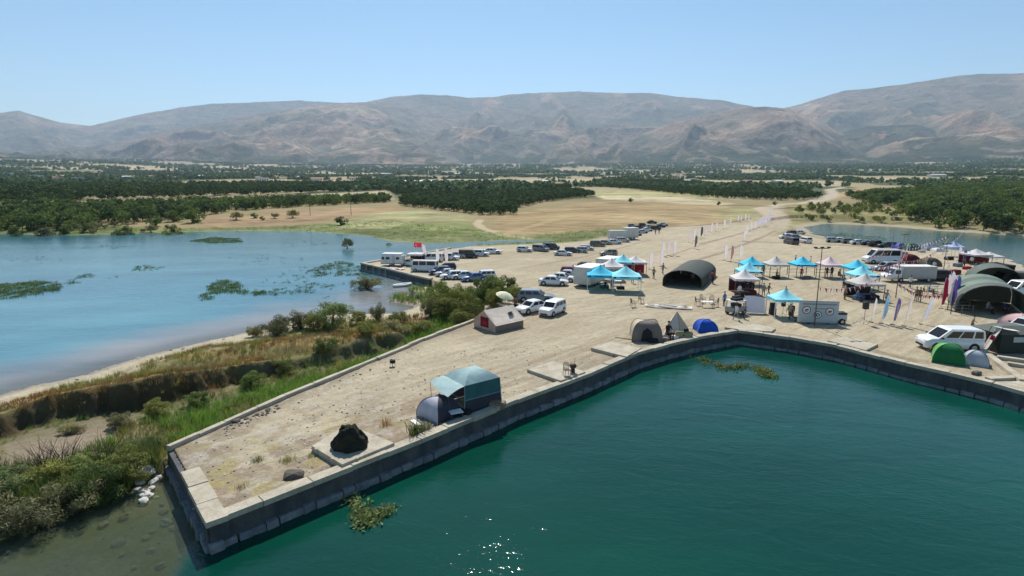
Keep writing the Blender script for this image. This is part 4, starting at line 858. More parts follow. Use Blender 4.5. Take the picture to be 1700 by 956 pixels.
# ================================================================ vehicles
def paint(c, nm): return mat('paint_' + nm, c, .32, .03, 1.5, 0, .0, spec=.5, coat=.6, dirt=.25)
PAINT = {k: paint(v, k) for k, v in dict(white=(.78, .78, .76), silver=(.50, .51, .52), grey=(.22, .235, .25), dark=(.045, .05, .058), black=(.018, .02, .022), navy=(.03, .05, .13), red=(.28, .03, .035), maroon=(.13, .035, .035), olive=(.11, .115, .085), tan=(.36, .31, .22), blue=(.10, .16, .34), greygreen=(.18, .21, .19)).items()}
GLASS = mat('tinted_car_glass', (.018, .022, .027), .08, .1, 2, 0, 0, spec=.6); TYRE = mat('tyre_rubber', (.02, .02, .02), .85, .1, 8); RIM = mat('wheel_rim', (.45, .46, .47), .35, .1, 8, .6)
LAMPW = mat('headlamp_glass', (.62, .65, .66), .12, .05, 8, 0, 0, spec=.6); LAMPR = mat('tail_lamp_glass', (.40, .02, .02), .2, .1, 8, 0, 0); TRIM = mat('black_plastic', (.025, .025, .027), .6, .1, 8); PLATE = mat('number_plate', (.7, .7, .68), .5, .05, 4)
CARS = dict(  # length, width, sill, belt, roof, hood z, cabin x as fractions from rear (0) to front (1): rear base, rear top, front top, front base
 sedan=dict(L=4.5, W=1.76, H=1.45, belt=.92, hood=.90, trunk=.98, c=(.10, .27, .56, .74)), hatch=dict(L=4.1, W=1.74, H=1.50, belt=.93, hood=.93, trunk=.95, c=(.01, .07, .56, .75)),
 suv=dict(L=4.5, W=1.84, H=1.70, belt=1.05, hood=1.06, trunk=1.05, c=(.01, .06, .60, .76)), coupe=dict(L=4.4, W=1.78, H=1.33, belt=.86, hood=.84, trunk=.94, c=(.06, .28, .52, .72)),
 mpv=dict(L=4.4, W=1.80, H=1.80, belt=1.06, hood=1.05, trunk=1.05, c=(.0, .03, .60, .80)), wagon=dict(L=4.75, W=1.80, H=1.55, belt=.95, hood=.92, trunk=.95, c=(.02, .09, .58, .74)),
 van=dict(L=5.2, W=1.92, H=1.98, belt=1.12, hood=1.12, trunk=1.1, c=(.0, .02, .70, .87)), minibus=dict(L=6.0, W=2.0, H=2.55, belt=1.30, hood=1.18, trunk=1.3, c=(.0, .015, .72, .90)),
 bus=dict(L=6.2, W=2.1, H=2.6, belt=1.35, hood=1.3, trunk=1.3, c=(.0, .01, .955, .985)), pickup=dict(L=5.1, W=1.84, H=1.75, belt=1.05, hood=1.06, trunk=.92, c=(.37, .40, .62, .78)))
_carproto = {}
def car_proto(kind):
    if kind in _carproto: return _carproto[kind]
    d = CARS[kind]; L_, W_, H_, zb, zh, zt = d['L'], d['W'], d['H'], d['belt'], d['hood'], d['trunk']; c = [L_ * (k - .5) for k in d['c']]; w = W_ / 2; x0, x1 = -L_ / 2, L_ / 2; g = .19
    out = []
    # lower body: cross sections from tail to nose
    def ring(x, ww, lo, mid, top): return [(x, -ww * .86, lo), (x, -ww * .985, lo + .10), (x, -ww, mid), (x, -ww * .955, top - .05), (x, -ww * .80, top), (x, ww * .80, top), (x, ww * .955, top - .05), (x, ww, mid), (x, ww * .985, lo + .10), (x, ww * .86, lo)]
    st = [(x0, w * .86, g + .16, .52, zt - .12), (x0 + .10, w * .96, g + .04, .58, zt - .02), (x0 + .4, w, g, .60, zt), (c[0] + .15, w, g, .60, max(zt, zb) if kind != 'pickup' else zt), ((c[1] + c[2]) / 2, w, g, .60, zb), (c[3] - .05, w, g, .60, max(zb, zh) - .01), (c[3] + (x1 - c[3]) * .5, w * .98, g, .57, zh - .03), (x1 - .22, w * .93, g + .02, .52, zh - .13), (x1 - .05, w * .82, g + .08, .46, zh - .25), (x1, w * .70, g + .16, .42, zh - .36)]
    if kind in ('minibus', 'bus', 'van'): st[-3] = (x1 - .16, w * .97, g + .02, .6, zh - .05); st[-2] = (x1 - .04, w * .92, g + .06, .55, zh - .14); st[-1] = (x1, w * .84, g + .14, .5, zh - .28)
    st.sort(key=lambda s: s[0]); mb = MB(); mb.loft([ring(*s) for s in st], 0, True, True, True)
    # cabin shell
    wt = w * (.74 if H_ < 1.6 else .84); wb = w * .945; zr = H_
    def cab(x, ww, z): return [(x, -ww, z), (x, ww, z)]
    b = [(c[0], -wb * .96, zb - .06), (c[0], wb * .96, zb - .06), (c[3], wb * .93, zb - .06), (c[3], -wb * .93, zb - .06)]
    m1 = [(c[1] - .02, -wt - .03, zr - .09), (c[1] - .02, wt + .03, zr - .09), (c[2] + .07, wt + .02, zr - .09), (c[2] + .07, -wt - .02, zr - .09)]
    t = [(c[1] + .14, -wt + .08, zr - .01), (c[1] + .14, wt - .08, zr - .01), (c[2] - .12, wt - .08, zr), (c[2] - .12, -wt + .08, zr)]
    mb.loft([b, m1, t], 0, True, True, False)
    for x, y in ((x0 + L_ * .185, 1), (x0 + L_ * .185, -1), (x1 - L_ * .185, 1), (x1 - L_ * .185, -1)):  # dark wheel arches
        mb.tube((x, y * (w - .10), .335), (x, y * (w + .006), .335), .40, .40, 14, 1, True)
    if kind == 'pickup': mb.box(x0 + .12, c[0] - .08, -w + .14, w - .14, zt - .02, zt + .012, 1)
    out.append(('body', mb.mesh('car_body', [PAINT['white'], TRIM]), None))
    def quad(pa, pb, pc, pd, inset_u, inset_v, off):  # window set a few mm proud of the shell face
        A_, B_, C_, D_ = map(Vector, (pa, pb, pc, pd)); n = (B_ - A_).cross(D_ - A_).normalized() * off
        f = lambda u, v: (A_.lerp(B_, u)).lerp(D_.lerp(C_, u), v) + n
        u0, u1 = inset_u; v0, v1 = inset_v; return [f(u0, v0), f(u1, v0), f(u1, v1), f(u0, v1)]
    def glass(name, *qs):
        mb = MB()
        for q in qs: mb.add(q, [(0, 1, 2, 3)])
        out.append((name, mb.mesh(name, GLASS), None))
    glass('windscreen', quad(b[2], b[3], m1[3], m1[2], (.07, .93), (.12, .94), -.006), quad(b[3], b[2], m1[2], m1[3], (.07, .93), (.12, .94), .006))
    glass('rear_window', quad(b[0], b[1], m1[1], m1[0], (.1, .9), (.22, .9), -.006), quad(b[1], b[0], m1[0], m1[1], (.1, .9), (.22, .9), .006))
    splits = [(.10, .455), (.495, .86)] if kind != 'pickup' else [(.08, .88)]
    if kind in ('wagon', 'suv', 'mpv'): splits = [(.05, .25), (.29, .57), (.60, .88)]
    if kind in ('van',): splits = [(.06, .62), (.66, .90)]
    if kind in ('minibus', 'bus'): splits = [(.05, .38), (.41, .68), (.71, .93)]
    for sgn in (-1, 1):
        lo = [b[0], b[3]] if sgn < 0 else [b[2], b[1]]; hi = [m1[0], m1[3]] if sgn < 0 else [m1[2], m1[1]]
        for u0, u1 in splits:
            if sgn > 0: u0, u1 = 1 - u1, 1 - u0
            glass('side_window', quad(lo[0], lo[1], hi[1], hi[0], (u0, u1), (.16, .90), .007))
    wm = MB(); wm.tube((0, -.10, 0), (0, .10, 0), .33, .33, 18); wme = wm.mesh('wheel', TYRE)
    rm = MB(); 
    for s in (-1, 1): rm.tube((0, s * .098, 0), (0, s * .108, 0), .21, .18, 12)
    rme = rm.mesh('rim', RIM)
    for x, y in ((x0 + L_ * .185, 1), (x0 + L_ * .185, -1), (x1 - L_ * .185, 1), (x1 - L_ * .185, -1)):
        out.append(('wheel', wme, (x, y * (w - .085), .33), rme))
    for s in (-1, 1):
        h = MB().box(x1 - .20, x1 - .035, s * w * .62 - .17, s * w * .62 + .17, zh - .33, zh - .19, 0, None, .03); out.append(('headlight', h.mesh('headlight', LAMPW), None))
        h = MB().box(x0 - .006, x0 + .12, s * w * .74 - .10, s * w * .74 + .10, .66, zt - .14, 0, None, .02); out.append(('tail_light', h.mesh('tail_light', LAMPR), None))
        h = MB().box(c[3] - .30, c[3] - .14, s * (w + .07) - .08, s * (w + .07) + .08, zb - .02, zb + .12, 0, None, .03); out.append(('mirror', h.mesh('mirror', TRIM), None))
    h = MB().box(x1 - .09, x1 + .015, -w * .52, w * .52, g + .12, g + .30, 0, None, .02); out.append(('grille', h.mesh('grille', TRIM), None))
    _carproto[kind] = out; return out
def place(o, px, py, z=DECK):
    x, y = gp(px, py, z); o.location = (x, y, zat(x, y) if abs(z - DECK) < .01 else z); return o
def car(kind, px, py, head, colr, label, s=.86, lite=False, group='parked cars', cat=None, name='parked_car', extra=None):
    x, y = gp(px, py, DECK); t = thing(name, label, cat or {'van': 'van', 'minibus': 'minibus', 'bus': 'minibus', 'pickup': 'pickup truck'}.get(kind, 'car'), (x, y, zat(x, y) + .01), R(head), group, s)
    for p in car_proto(kind):
        if lite and p[0] in ('mirror', 'grille', 'tail_light', 'headlight'): continue
        o = link(p[0], p[1], t, p[2])
        if p[0] == 'body': o.material_slots[0].link = 'OBJECT'; o.material_slots[0].material = PAINT[colr]
        if len(p) > 3 and not lite: link('rim', p[3], o)
    return t
RK = 'cars parked below the thicket on the jetty'
car('bus', 705, 450, 172, 'white', 'white minibus standing nearest the jetty wall, behind the navy car', .70, group='vehicles on the jetty')
car('hatch', 730, 455, 200, 'navy', 'navy blue car beside the white minibus on the jetty', .85, group=RK)
car('hatch', 741, 448, 190, 'black', 'black car half hidden behind the silver car on the jetty', .8, group=RK)
car('sedan', 741, 458, 200, 'silver', 'silver car between the navy car and the white one in the jetty row', .78, group=RK)
car('hatch', 750, 463, 200, 'white', 'white car third in the row above the thicket', .85, group=RK)
car('sedan', 768, 463, 198, 'white', 'white car with dark windows, fourth in the row above the thicket', .85, group=RK)
car('sedan', 786, 466, 205, 'blue', 'blue and white car low in the row above the thicket', .85, group=RK)
car('suv', 803, 463, 195, 'white', 'white estate car at the right end of the row above the thicket', .78, group=RK)
BK = 'vehicles along the back edge of the jetty'
car('van', 717, 434, 180, 'white', 'white panel van behind the minibus on the jetty', .8, group=BK)
car('hatch', 733, 431, 170, 'grey', 'grey car between the white van and the white pickup', .8, group=BK)
car('pickup', 746, 431, -15, 'white', 'white pickup in the back row of the jetty', .78, group=BK)
car('hatch', 760, 428, -12, 'silver', 'silver-white car left of the black van', .8, group=BK)
car('minibus', 778, 428, -8, 'black', 'tall black van in the back row of the jetty', .62, group=BK)
car('suv', 798, 425, -12, 'white', 'white off-road car right of the black van', .78, group=BK)
car('coupe', 818, 421, -10, 'white', 'low white car at the right end of the back row', .88, group=BK)
car('pickup', 681, 441, 160, 'white', 'white pickup in front of the caravan', .7, group='vehicles on the jetty')
RB = 'vehicles in the row along the grass edge'
car('hatch', 871, 418, -12, 'white', 'white hatchback alone left of the grey van', .82, group=RB)
car('van', 898, 417, -35, 'grey', 'grey van with pale roof in front of the dark van', .72, group=RB)
car('van', 915, 414, -10, 'dark', 'dark blue-green van behind the grey one', .72, group=RB)
car('sedan', 935, 424, -10, 'white', 'white sedan parked apart in front of the grass row', .82, group=RB)
car('wagon', 950, 419, -8, 'dark', 'dark car with open roof rack right of the white sedan', .75, group=RB)
car('suv', 962, 419, 170, 'silver', 'silver car in the middle of the grass row', .75, group=RB)
car('hatch', 974, 415, -12, 'white', 'white car behind the silver one in the grass row', .78, group=RB)
car('suv', 992, 409, -5, 'olive', 'olive green off-road car in the grass row', .8, group=RB)
car('hatch', 1006, 406, -10, 'tan', 'small tan car right of the olive one', .7, group=RB)
car('sedan', 1019, 405, 5, 'white', 'white sedan before the pale box trailers', .85, group=RB)
car('suv', 1034, 402, 0, 'silver', 'silver car against the pale box trailer', .75, group=RB)
car('hatch', 1010, 424, 180, 'tan', 'cream-coloured hatchback driving on the open sand', .86, group='cars on the move', name='car')
FR = 'cars in the far row towards the road'
for i, (px, py, hd, cl, kd, lb) in enumerate([(1041, 384, 5, 'white', 'hatch', 'white car right behind the box trailers'), (1056, 391, 0, 'tan', 'hatch', 'brownish car beside the box trailers'), (1066, 387, 10, 'silver', 'sedan', 'silver car in the far row'), (1074, 384, 8, 'white', 'sedan', 'white car in the middle of the far row'), (1080, 380, 5, 'silver', 'hatch', 'small silver car in the far row'),
  (1088, 382, 0, 'black', 'suv', 'black off-road car in the far row'), (1096, 379, 10, 'dark', 'sedan', 'dark car at the end of the far row'), (1101, 377, 10, 'white', 'hatch', 'last white car of the far row'), (1060, 381, 4, 'navy', 'hatch', 'navy car deep in the far row'), (1050, 379, 0, 'grey', 'hatch', 'grey car furthest back in the far row'), (1068, 378, 0, 'maroon', 'hatch', 'dark red car furthest back in the far row'), (1036, 388, 12, 'silver', 'sedan', 'silver car on the far side of the box trailers'), (1082, 375, 0, 'dark', 'sedan', 'dark sedan at the back of the far row')]):
    car(kd, px, py, hd, cl, lb, .76, True, FR)
car('hatch', 966, 447, 175, 'maroon', 'dark maroon car behind the white box trailer', .85, group='cars beside the blue marquees')
car('sedan', 919, 473, -12, 'white', 'white sedan nearest in the row of three on the sand', .93, group='cars beside the blue marquees')
car('sedan', 934, 467, -14, 'white', 'white sedan second in the row of three', .9, group='cars beside the blue marquees')
car('sedan', 945, 462, -14, 'silver', 'silver sedan furthest in the row of three', .88, group='cars beside the blue marquees')
car('hatch', 948, 455, -14, 'red', 'red car behind the row of three white sedans', .8, group='cars beside the blue marquees')
NR = 'cars behind the ridge tent'
car('wagon', 890, 500, -8, 'grey', 'dark grey estate car with pale roof behind the two white cars', .96, group=NR)
car('sedan', 883, 518, -138, 'white', 'white sedan with sunshade parked behind the ridge tent', .92, group=NR)
car('suv', 917, 521, -122, 'white', 'white people carrier nearest the camera, right of the white sedan', .88, group=NR)
RG = 'cars clustered near the right lake'
car('suv', 1305, 396, 180, 'white', 'white car at the left of the cluster near the right lake', .8, group=RG)
car('hatch', 1311, 390, 180, 'maroon', 'dark red car in the cluster near the right lake', .8, group=RG)
car('suv', 1313, 405, 95, 'black', 'tall black off-road car seen from behind near the right lake', .95, group=RG)
car('sedan', 1325, 389, 170, 'white', 'white car at the back of the cluster near the right lake', .85, group=RG)
car('hatch', 1322, 397, 0, 'grey', 'grey car in the middle of the cluster near the right lake', .8, group=RG)
car('suv', 1335, 403, 100, 'white', 'white off-road car at the right of the cluster near the lake', .88, group=RG)
RW = 'cars along the right lake shore'
for px, py, hd, cl, kd, lb in [(1383, 402, -15, 'silver', 'hatch', 'silver car at the left end of the lake shore row'), (1396, 402, -15, 'white', 'sedan', 'white car second in the lake shore row'), (1410, 404, -12, 'greygreen', 'hatch', 'grey-green car third in the lake shore row'), (1426, 406, -12, 'white', 'sedan', 'white sedan in the middle of the lake shore row'), (1443, 407, -10, 'dark', 'sedan', 'dark green low car next to the white sedan on the lake shore'), (1455, 409, -8, 'black', 'suv', 'black car left of the long black estate'), (1472, 411, 168, 'black', 'wagon', 'long black estate car by the flags at the lake shore')]:
    car(kd, px, py, hd, cl, lb, .84, True, RW)
RC = 'vehicles in the right camp'
car('minibus', 1462, 437, 178, 'white', 'long white minibus behind the right marquees', 1.0, group=RC)
car('wagon', 1472, 449, 178, 'grey', 'dark grey car under the red and white bunting', .95, group=RC)
car('suv', 1549, 465, 175, 'black', 'black off-road car behind the grey box truck', .95, group=RC)
car('mpv', 1573, 579, 175, 'white', 'white people carrier parked behind the green dome tent', 1.07, group=RC)
car('van', 1698, 486, 185, 'white', 'white van at the right edge above the large arched tent', 1.0, group=RC)
car('sedan', 1702, 552, 200, 'silver', 'silver-grey car cut by the right edge of the picture', 1.0, group=RC)
car('van', 1676, 474, 180, 'dark', 'dark green van with white roof load by the right lake', 1.12, group=RC)
car('hatch', 1640, 452, 180, 'black', 'black car beside the black tent at the lake', .9, group=RC)

# caravan, box trailers, box truck, banner trailer
def wheels(t, L_, W_, xs, r=.33):
    for x in xs:
        for s in (-1, 1):
            o = link('wheel', MB().tube((0, -.10, 0), (0, .10, 0), r, r, 14).mesh('wheel', TYRE), t, (x, s * (W_ / 2 - .12), r)); link('rim', MB().tube((0, -.11, 0), (0, .11, 0), r * .55, r * .55, 10).mesh('rim', RIM), o)
def box_body(name, label, cat, px, py, head, L_, W_, H_, s, side, roofm, xs, floor=.55, wins=(), rad=.25, door=None, group=None):
    x, y = gp(px, py, DECK); t = thing(name, label, cat, (x, y, zat(x, y) + .01), R(head), group, s)
    prof_ = [(-L_ / 2 + .02, floor), (L_ / 2 - .02, floor), (L_ / 2, floor + .1), (L_ / 2 - rad * .3, H_ - rad), (L_ / 2 - rad, H_ - .04), (-L_ / 2 + rad, H_ - .04), (-L_ / 2 + rad * .3, H_ - rad), (-L_ / 2, floor + .1)]
    mb = MB(); mb.loft([[(a, -W_ / 2, b) for a, b in prof_], [(a, W_ / 2, b) for a, b in prof_]][::-1], 0, True, True, False); mb.build('body', side, t)
    MB().box(-L_ / 2 + rad * .7, L_ / 2 - rad * .7, -W_ / 2 - .03, W_ / 2 + .03, H_ - .05, H_ + .03, 0, None, .02).build('roof', roofm, t)
    for (a, b, c, d) in wins:
        for s_ in (-1, 1):
            o = MB().box(a, b, s_ * W_ / 2 - .03, s_ * W_ / 2 + .03, c, d, 0, None, .02).build('window', GLASS, t)
    if door: MB().box(door[0], door[1], -W_ / 2 - .02, -W_ / 2 + .02, floor + .12, floor + 1.75, 0, None, .01).build('door', mat('trailer_door', (.55, .55, .53), .5), t)
    # raised ribs and a lower skirt so that the sides are not blank
    MB().box(-L_ / 2 + .05, L_ / 2 - .05, -W_ / 2 - .012, W_ / 2 + .012, floor - .02, floor + .14, 0).build('skirt', mat('grey_skirt', (.28, .28, .28), .6), t)
    wheels(t, L_, W_, xs); return t
WHITE = mat('white_panel', (.74, .74, .71), .45, .05, 2, 0, .05, dirt=.3); GREYP = mat('grey_panel', (.42, .43, .42), .55, .07, 2, 0, .05, dirt=.3); OFFW = mat('off_white_panel', (.60, .59, .55), .55, .07, 1.5, 0, .05, dirt=.35)
t = box_body('caravan', 'white caravan with small dark windows at the corner of the jetty', 'caravan', 653, 441, -6, 4.6, 2.0, 2.5, .86, WHITE, WHITE, (-.2,), .45, ((-2.0, -1.5, 1.35, 1.85), (-1.2, -.4, 1.35, 1.85), (.9, 1.6, 1.35, 1.85)), .45, (.1, .7), 'vehicles on the jetty')
MB().path([(2.2, .5, .5), (3.2, 0, .5), (2.2, -.5, .5)], .04).build('drawbar', TRIM, t)
box_body('box_trailer', 'pale grey box trailer, left of the two by the far row', 'trailer', 1025, 398, 6, 4.6, 2.2, 2.6, 1.0, OFFW, GREYP, (-.4, .5), .5, (), .08, None, 'box trailers by the far row')
box_body('box_trailer', 'taller pale box trailer, right of the two by the far row', 'trailer', 1046, 397, 25, 3.6, 2.3, 3.0, 1.0, OFFW, OFFW, (-.4, .5), .5, (), .06, None, 'box trailers by the far row')
box_body('box_trailer', 'big white box trailer standing behind the left blue marquee', 'trailer', 978, 472, 58, 5.0, 2.6, 2.7, 1.0, OFFW, WHITE, (-.6, .5), .35, (), .08, None, 'box trailers by the marquees')
box_body('box_trailer', 'white flat-roofed box trailer behind the first one', 'trailer', 1010, 453, 58, 5.0, 2.6, 2.6, .95, OFFW, WHITE, (-.6, .5), .35, (), .08, None, 'box trailers by the marquees')
# grey box truck in the right camp
t = box_body('box_truck', 'grey box truck with white roof and open awning under the bunting', 'truck', 1517, 467, 179, 4.9, 2.2, 2.35, .98, GREYP, WHITE, (-1.4, 2.6), .5, (), .05, None, RC)
cb = MB(); cb.loft([[(x, -1.0 * k, .4), (x, -1.03 * k, 1.1), (x, -.9 * k, z), (x, .9 * k, z), (x, 1.03 * k, 1.1), (x, 1.0 * k, .4)] for x, z, k in ((2.5, 2.0, 1), (3.3, 1.98, 1), (4.0, 1.2, .98), (4.5, 1.0, .92), (4.6, .8, .85))]); cb.build('cab', PAINT['white'], t)
MB().add([(3.36, -.82, 1.9), (3.98, -.90, 1.26), (3.98, .90, 1.26), (3.36, .82, 1.9)], [(0, 1, 2, 3)], 0, False, Matrix.Translation((.02, 0, .03))).build('windscreen', GLASS, t)
MB().box(2.75, 3.45, -1.02, 1.02, 1.2, 1.78, 0, None, .05).build('side_window', GLASS, t)

# ================================================================ tents and shelters
def fabric(name, c, var=.12, tr=.08):
    if name in _mats: return _mats[name]
    m = NT(name); v = m.obj(); n = m.noise(1.6, 5, .6, v, .5); n2 = m.noise(14, 3, .6, v); cc = m.ramp(n, [(.3, tuple(x * (1 - var) for x in c)), (.7, tuple(min(1, x * (1 + var)) for x in c))])
    m.setc(cc); m.rough(.8); m.b.inputs['Specular IOR Level'].default_value = .25; m.bump(m.math('ADD', n, m.math('MULTIPLY', n2, .2)), .45, .10)
    t = m.n('ShaderNodeBsdfTranslucent'); m.l(cc, t.inputs[0]); x = m.n('ShaderNodeMixShader'); x.inputs[0].default_value = tr
    m.l(m.b.outputs[0], x.inputs[1]); m.l(t.outputs[0], x.inputs[2]); m.l(x.outputs[0], m.out.inputs[0]); _mats[name] = m.mat; return m.mat
F_BLUE = fabric('turquoise_canopy_cloth', (.05, .52, .74)); F_PALE = fabric('pale_turquoise_cloth', (.26, .68, .78)); F_WHITE = fabric('white_canopy_cloth', (.66, .63, .62)); F_GREYW = fabric('greyish_canopy_cloth', (.52, .50, .47)); F_PINK = fabric('pinkish_white_cloth', (.66, .52, .54))
F_ARMY = fabric('dark_green_tarpaulin', (.030, .042, .036), .15, .02); F_ARMYL = fabric('faded_green_tarpaulin', (.17, .23, .18), .15, .05); F_ARMYG = fabric('grey_green_tarpaulin', (.115, .135, .12), .12, .03); F_ARMY2 = fabric('dark_grey_tarpaulin', (.055, .066, .060), .15, .02); POLE_W = mat('white_metal_pole', (.7, .7, .7), .4, .05, 5, .2); POLE_D = mat('dark_metal_pole', (.11, .10, .095), .5, .1, 5, .3); POLE_R = mat('red_metal_pole', (.42, .03, .06), .4, .05, 5)
LOGO = mat('dark_blue_print', (.03, .06, .16), .7, .05, 5); REDC = fabric('red_cloth', (.42, .02, .05)); F_DKRED = fabric('dark_red_cloth', (.17, .018, .025), .15, .08); F_BLK = fabric('black_cloth', (.022, .022, .026), .15, .02)
def marquee(px, py, w, d, head, rm, legm, label, h=2.0, pk=1.1, val=.28, group='pop-up marquees in the middle camp', marks=True, rail=0, back=None, s=1.0, z=DECK):
    x, y = gp(px, py, z); t = thing('marquee', label, 'marquee', (x, y, zat(x, y)), R(head), group, s); a, b = w / 2, d / 2; mb = MB(); N = 8
    # concave pyramid roof
    rings = []
    for k in range(N + 1):
        u = k / N; e = 1 - u; sag = (u ** 1.45); q = max(e, .02); rings.append([(-a * q, -b * q, h + val * .2 + pk * sag), (0, -b * q * (1 - .05 * math.sin(u * 3.14)), h + val * .2 + pk * sag - .05 * math.sin(u * 3.14)), (a * q, -b * q, h + val * .2 + pk * sag), (a * q * (1 - .05 * math.sin(u * 3.14)), 0, h + val * .2 + pk * sag - .05 * math.sin(u * 3.14)), (a * q, b * q, h + val * .2 + pk * sag), (0, b * q, h + val * .2 + pk * sag - .05 * math.sin(u * 3.14)), (-a * q, b * q, h + val * .2 + pk * sag), (-a * q, 0, h + val * .2 + pk * sag - .05 * math.sin(u * 3.14))])
    mb.loft(rings, 0, True, False, True); mb.build('roof', rm, t)
    vb = MB(); n = 12
    for (p, q) in (((-a, -b), (a, -b)), ((a, -b), (a, b)), ((a, b), (-a, b)), ((-a, b), (-a, -b))):
        top = [(p[0] + (q[0] - p[0]) * i / n, p[1] + (q[1] - p[1]) * i / n, h + val * .2) for i in range(n + 1)]; bot = [(v[0] * 1.005, v[1] * 1.005, h - val * .8 + .03 * math.sin(i * 1.7)) for i, v in enumerate(top)]
        vb.add(top + bot, [(i + n + 1, i + n + 2, i + 1, i) for i in range(n)])
    vb.build('valance', rm, t)
    for i, (sx, sy) in enumerate(((-1, -1), (1, -1), (1, 1), (-1, 1))): MB().box(-.035, .035, -.035, .035, 0, h + .03, 0).build('leg', legm, t, (sx * (a - .06), sy * (b - .06), 0))
    fr = MB()
    for (p, q) in (((-a, -b), (a, -b)), ((a, -b), (a, b)), ((a, b), (-a, b)), ((-a, b), (-a, -b))):
        p3 = (p[0] * .97, p[1] * .97, h - .02); q3 = (q[0] * .97, q[1] * .97, h - .02); m_ = ((p3[0] + q3[0]) / 2, (p3[1] + q3[1]) / 2, h - .5); fr.tube(p3, m_, .02, .02, 4); fr.tube(m_, q3, .02, .02, 4); fr.tube((p3[0], p3[1], h - .5), ((p3[0] + q3[0]) / 2, (p3[1] + q3[1]) / 2, h - .02), .018, .018, 4)
    fr.build('frame', legm, t)
    if rail:
        rb = MB()
        for k in range(rail): rb.box(-a + .1, a - .1, b - .1, b - .06, .45 + k * .5, .50 + k * .5)
        rb.build('rail', legm, t)
    if marks:
        for sx in (-1, 1): MB().box(-.16, .16, -.012, .012, -.12, .12, 0, None, .004).build('printed_emblem', LOGO, t, (sx * a * .82, -b * 1.005 - .012, h - .05))
    if marks: MB().box(-.62, .62, -.008, .008, -.05, .05).build('printed_strip', LOGO, t, (-a * .15, -b * 1.005 - .012, h - .04))
    if back:
        MB().box(-a + .05, a - .05, b - .05, b - .02, .05, h - .2).build('back_wall', back, t)
    return t
g2_ = 'marquees of the middle camp'
marquee(1286, 459, 3.0, 3.0, 0, F_GREYW, POLE_D, 'greyish white marquee, first in the back row of the square', group=g2_, marks=False, rail=2)
marquee(1330, 459, 3.1, 3.0, 0, F_BLUE, POLE_D, 'turquoise marquee in the middle of the back row of the square', group=g2_, rail=2)
marquee(1375, 460, 2.9, 3.0, 0, F_PINK, POLE_D, 'pinkish white marquee at the right of the back row', group=g2_, marks=False, rail=2)
marquee(1246, 459, 3.1, 3.0, -6, F_BLUE, POLE_D, 'turquoise marquee furthest back in the left column', group=g2_)
marquee(1241, 472, 3.1, 3.0, -6, F_PALE, POLE_D, 'pale turquoise marquee in the middle of the left column', group=g2_)
marquee(1234, 486, 3.1, 3.0, -6, F_WHITE, POLE_R, 'white marquee with a red pole at the front of the left column', group=g2_, marks=False, back=F_BLK)
marquee(1420, 466, 3.1, 3.0, -3, F_BLUE, POLE_D, 'turquoise marquee furthest back in the right column', group=g2_)
marquee(1428, 479, 3.2, 3.0, -3, F_PALE, POLE_D, 'pale turquoise marquee in the middle of the right column', group=g2_)
marquee(1433, 495, 3.3, 3.1, -3, F_GREYW, POLE_D, 'greyish white marquee with dark furniture at the front of the right column', group=g2_, marks=False, back=F_BLK)
marquee(1300, 525, 2.9, 2.6, -4, F_PALE, POLE_W, 'single pale turquoise marquee with loudspeakers beside the banner trailer', 2.0, .95, group=g2_, marks=False)
g3_ = 'marquees of the left camp'
marquee(996, 480, 3.6, 3.4, -6, F_BLUE, POLE_W, 'bright turquoise marquee, left of the joined pair', 2.1, 1.2, .4, g3_)
marquee(1038, 483, 3.8, 3.4, -6, F_PALE, POLE_W, 'pale turquoise marquee, right of the joined pair', 2.1, 1.2, .4, g3_)
marquee(1015, 464, 3.2, 3.0, -6, F_WHITE, POLE_W, 'white marquee behind the joined turquoise pair', 2.1, 1.1, .3, g3_, False)
marquee(1034, 456, 3.2, 3.0, -6, F_PALE, POLE_W, 'pale turquoise marquee at the back of the left camp', 2.1, 1.1, .3, g3_)
marquee(1054, 456, 3.2, 3.0, -6, F_WHITE, POLE_R, 'white marquee with red poles at the back of the left camp', 2.1, .9, .3, g3_, False, back=REDC)
g4_ = 'white canopies at the right lake'
marquee(1618, 437, 3.6, 3.2, 5, F_WHITE, POLE_D, 'white canopy over dark red furniture at the right lake, left one', 1.9, .9, .25, g4_, False, back=F_DKRED)
marquee(1640, 437, 3.2, 3.0, 5, F_WHITE, POLE_D, 'white canopy at the right lake, right one', 1.8, .7, .25, g4_, False, back=F_DKRED)
marquee(1582, 424, 2.6, 2.4, 0, fabric('pale_blue_cloth', (.42, .50, .72)), POLE_W, 'pale blue pointed canopy at the lake shore', 1.9, 1.1, .3, g4_, False)
marquee(691, 440, 2.7, 2.4, -5, F_WHITE, POLE_D, 'white flat canopy with black sides on the jetty, under the red flag', 2.0, .25, .3, 'canopies on the jetty', False, back=F_BLK)

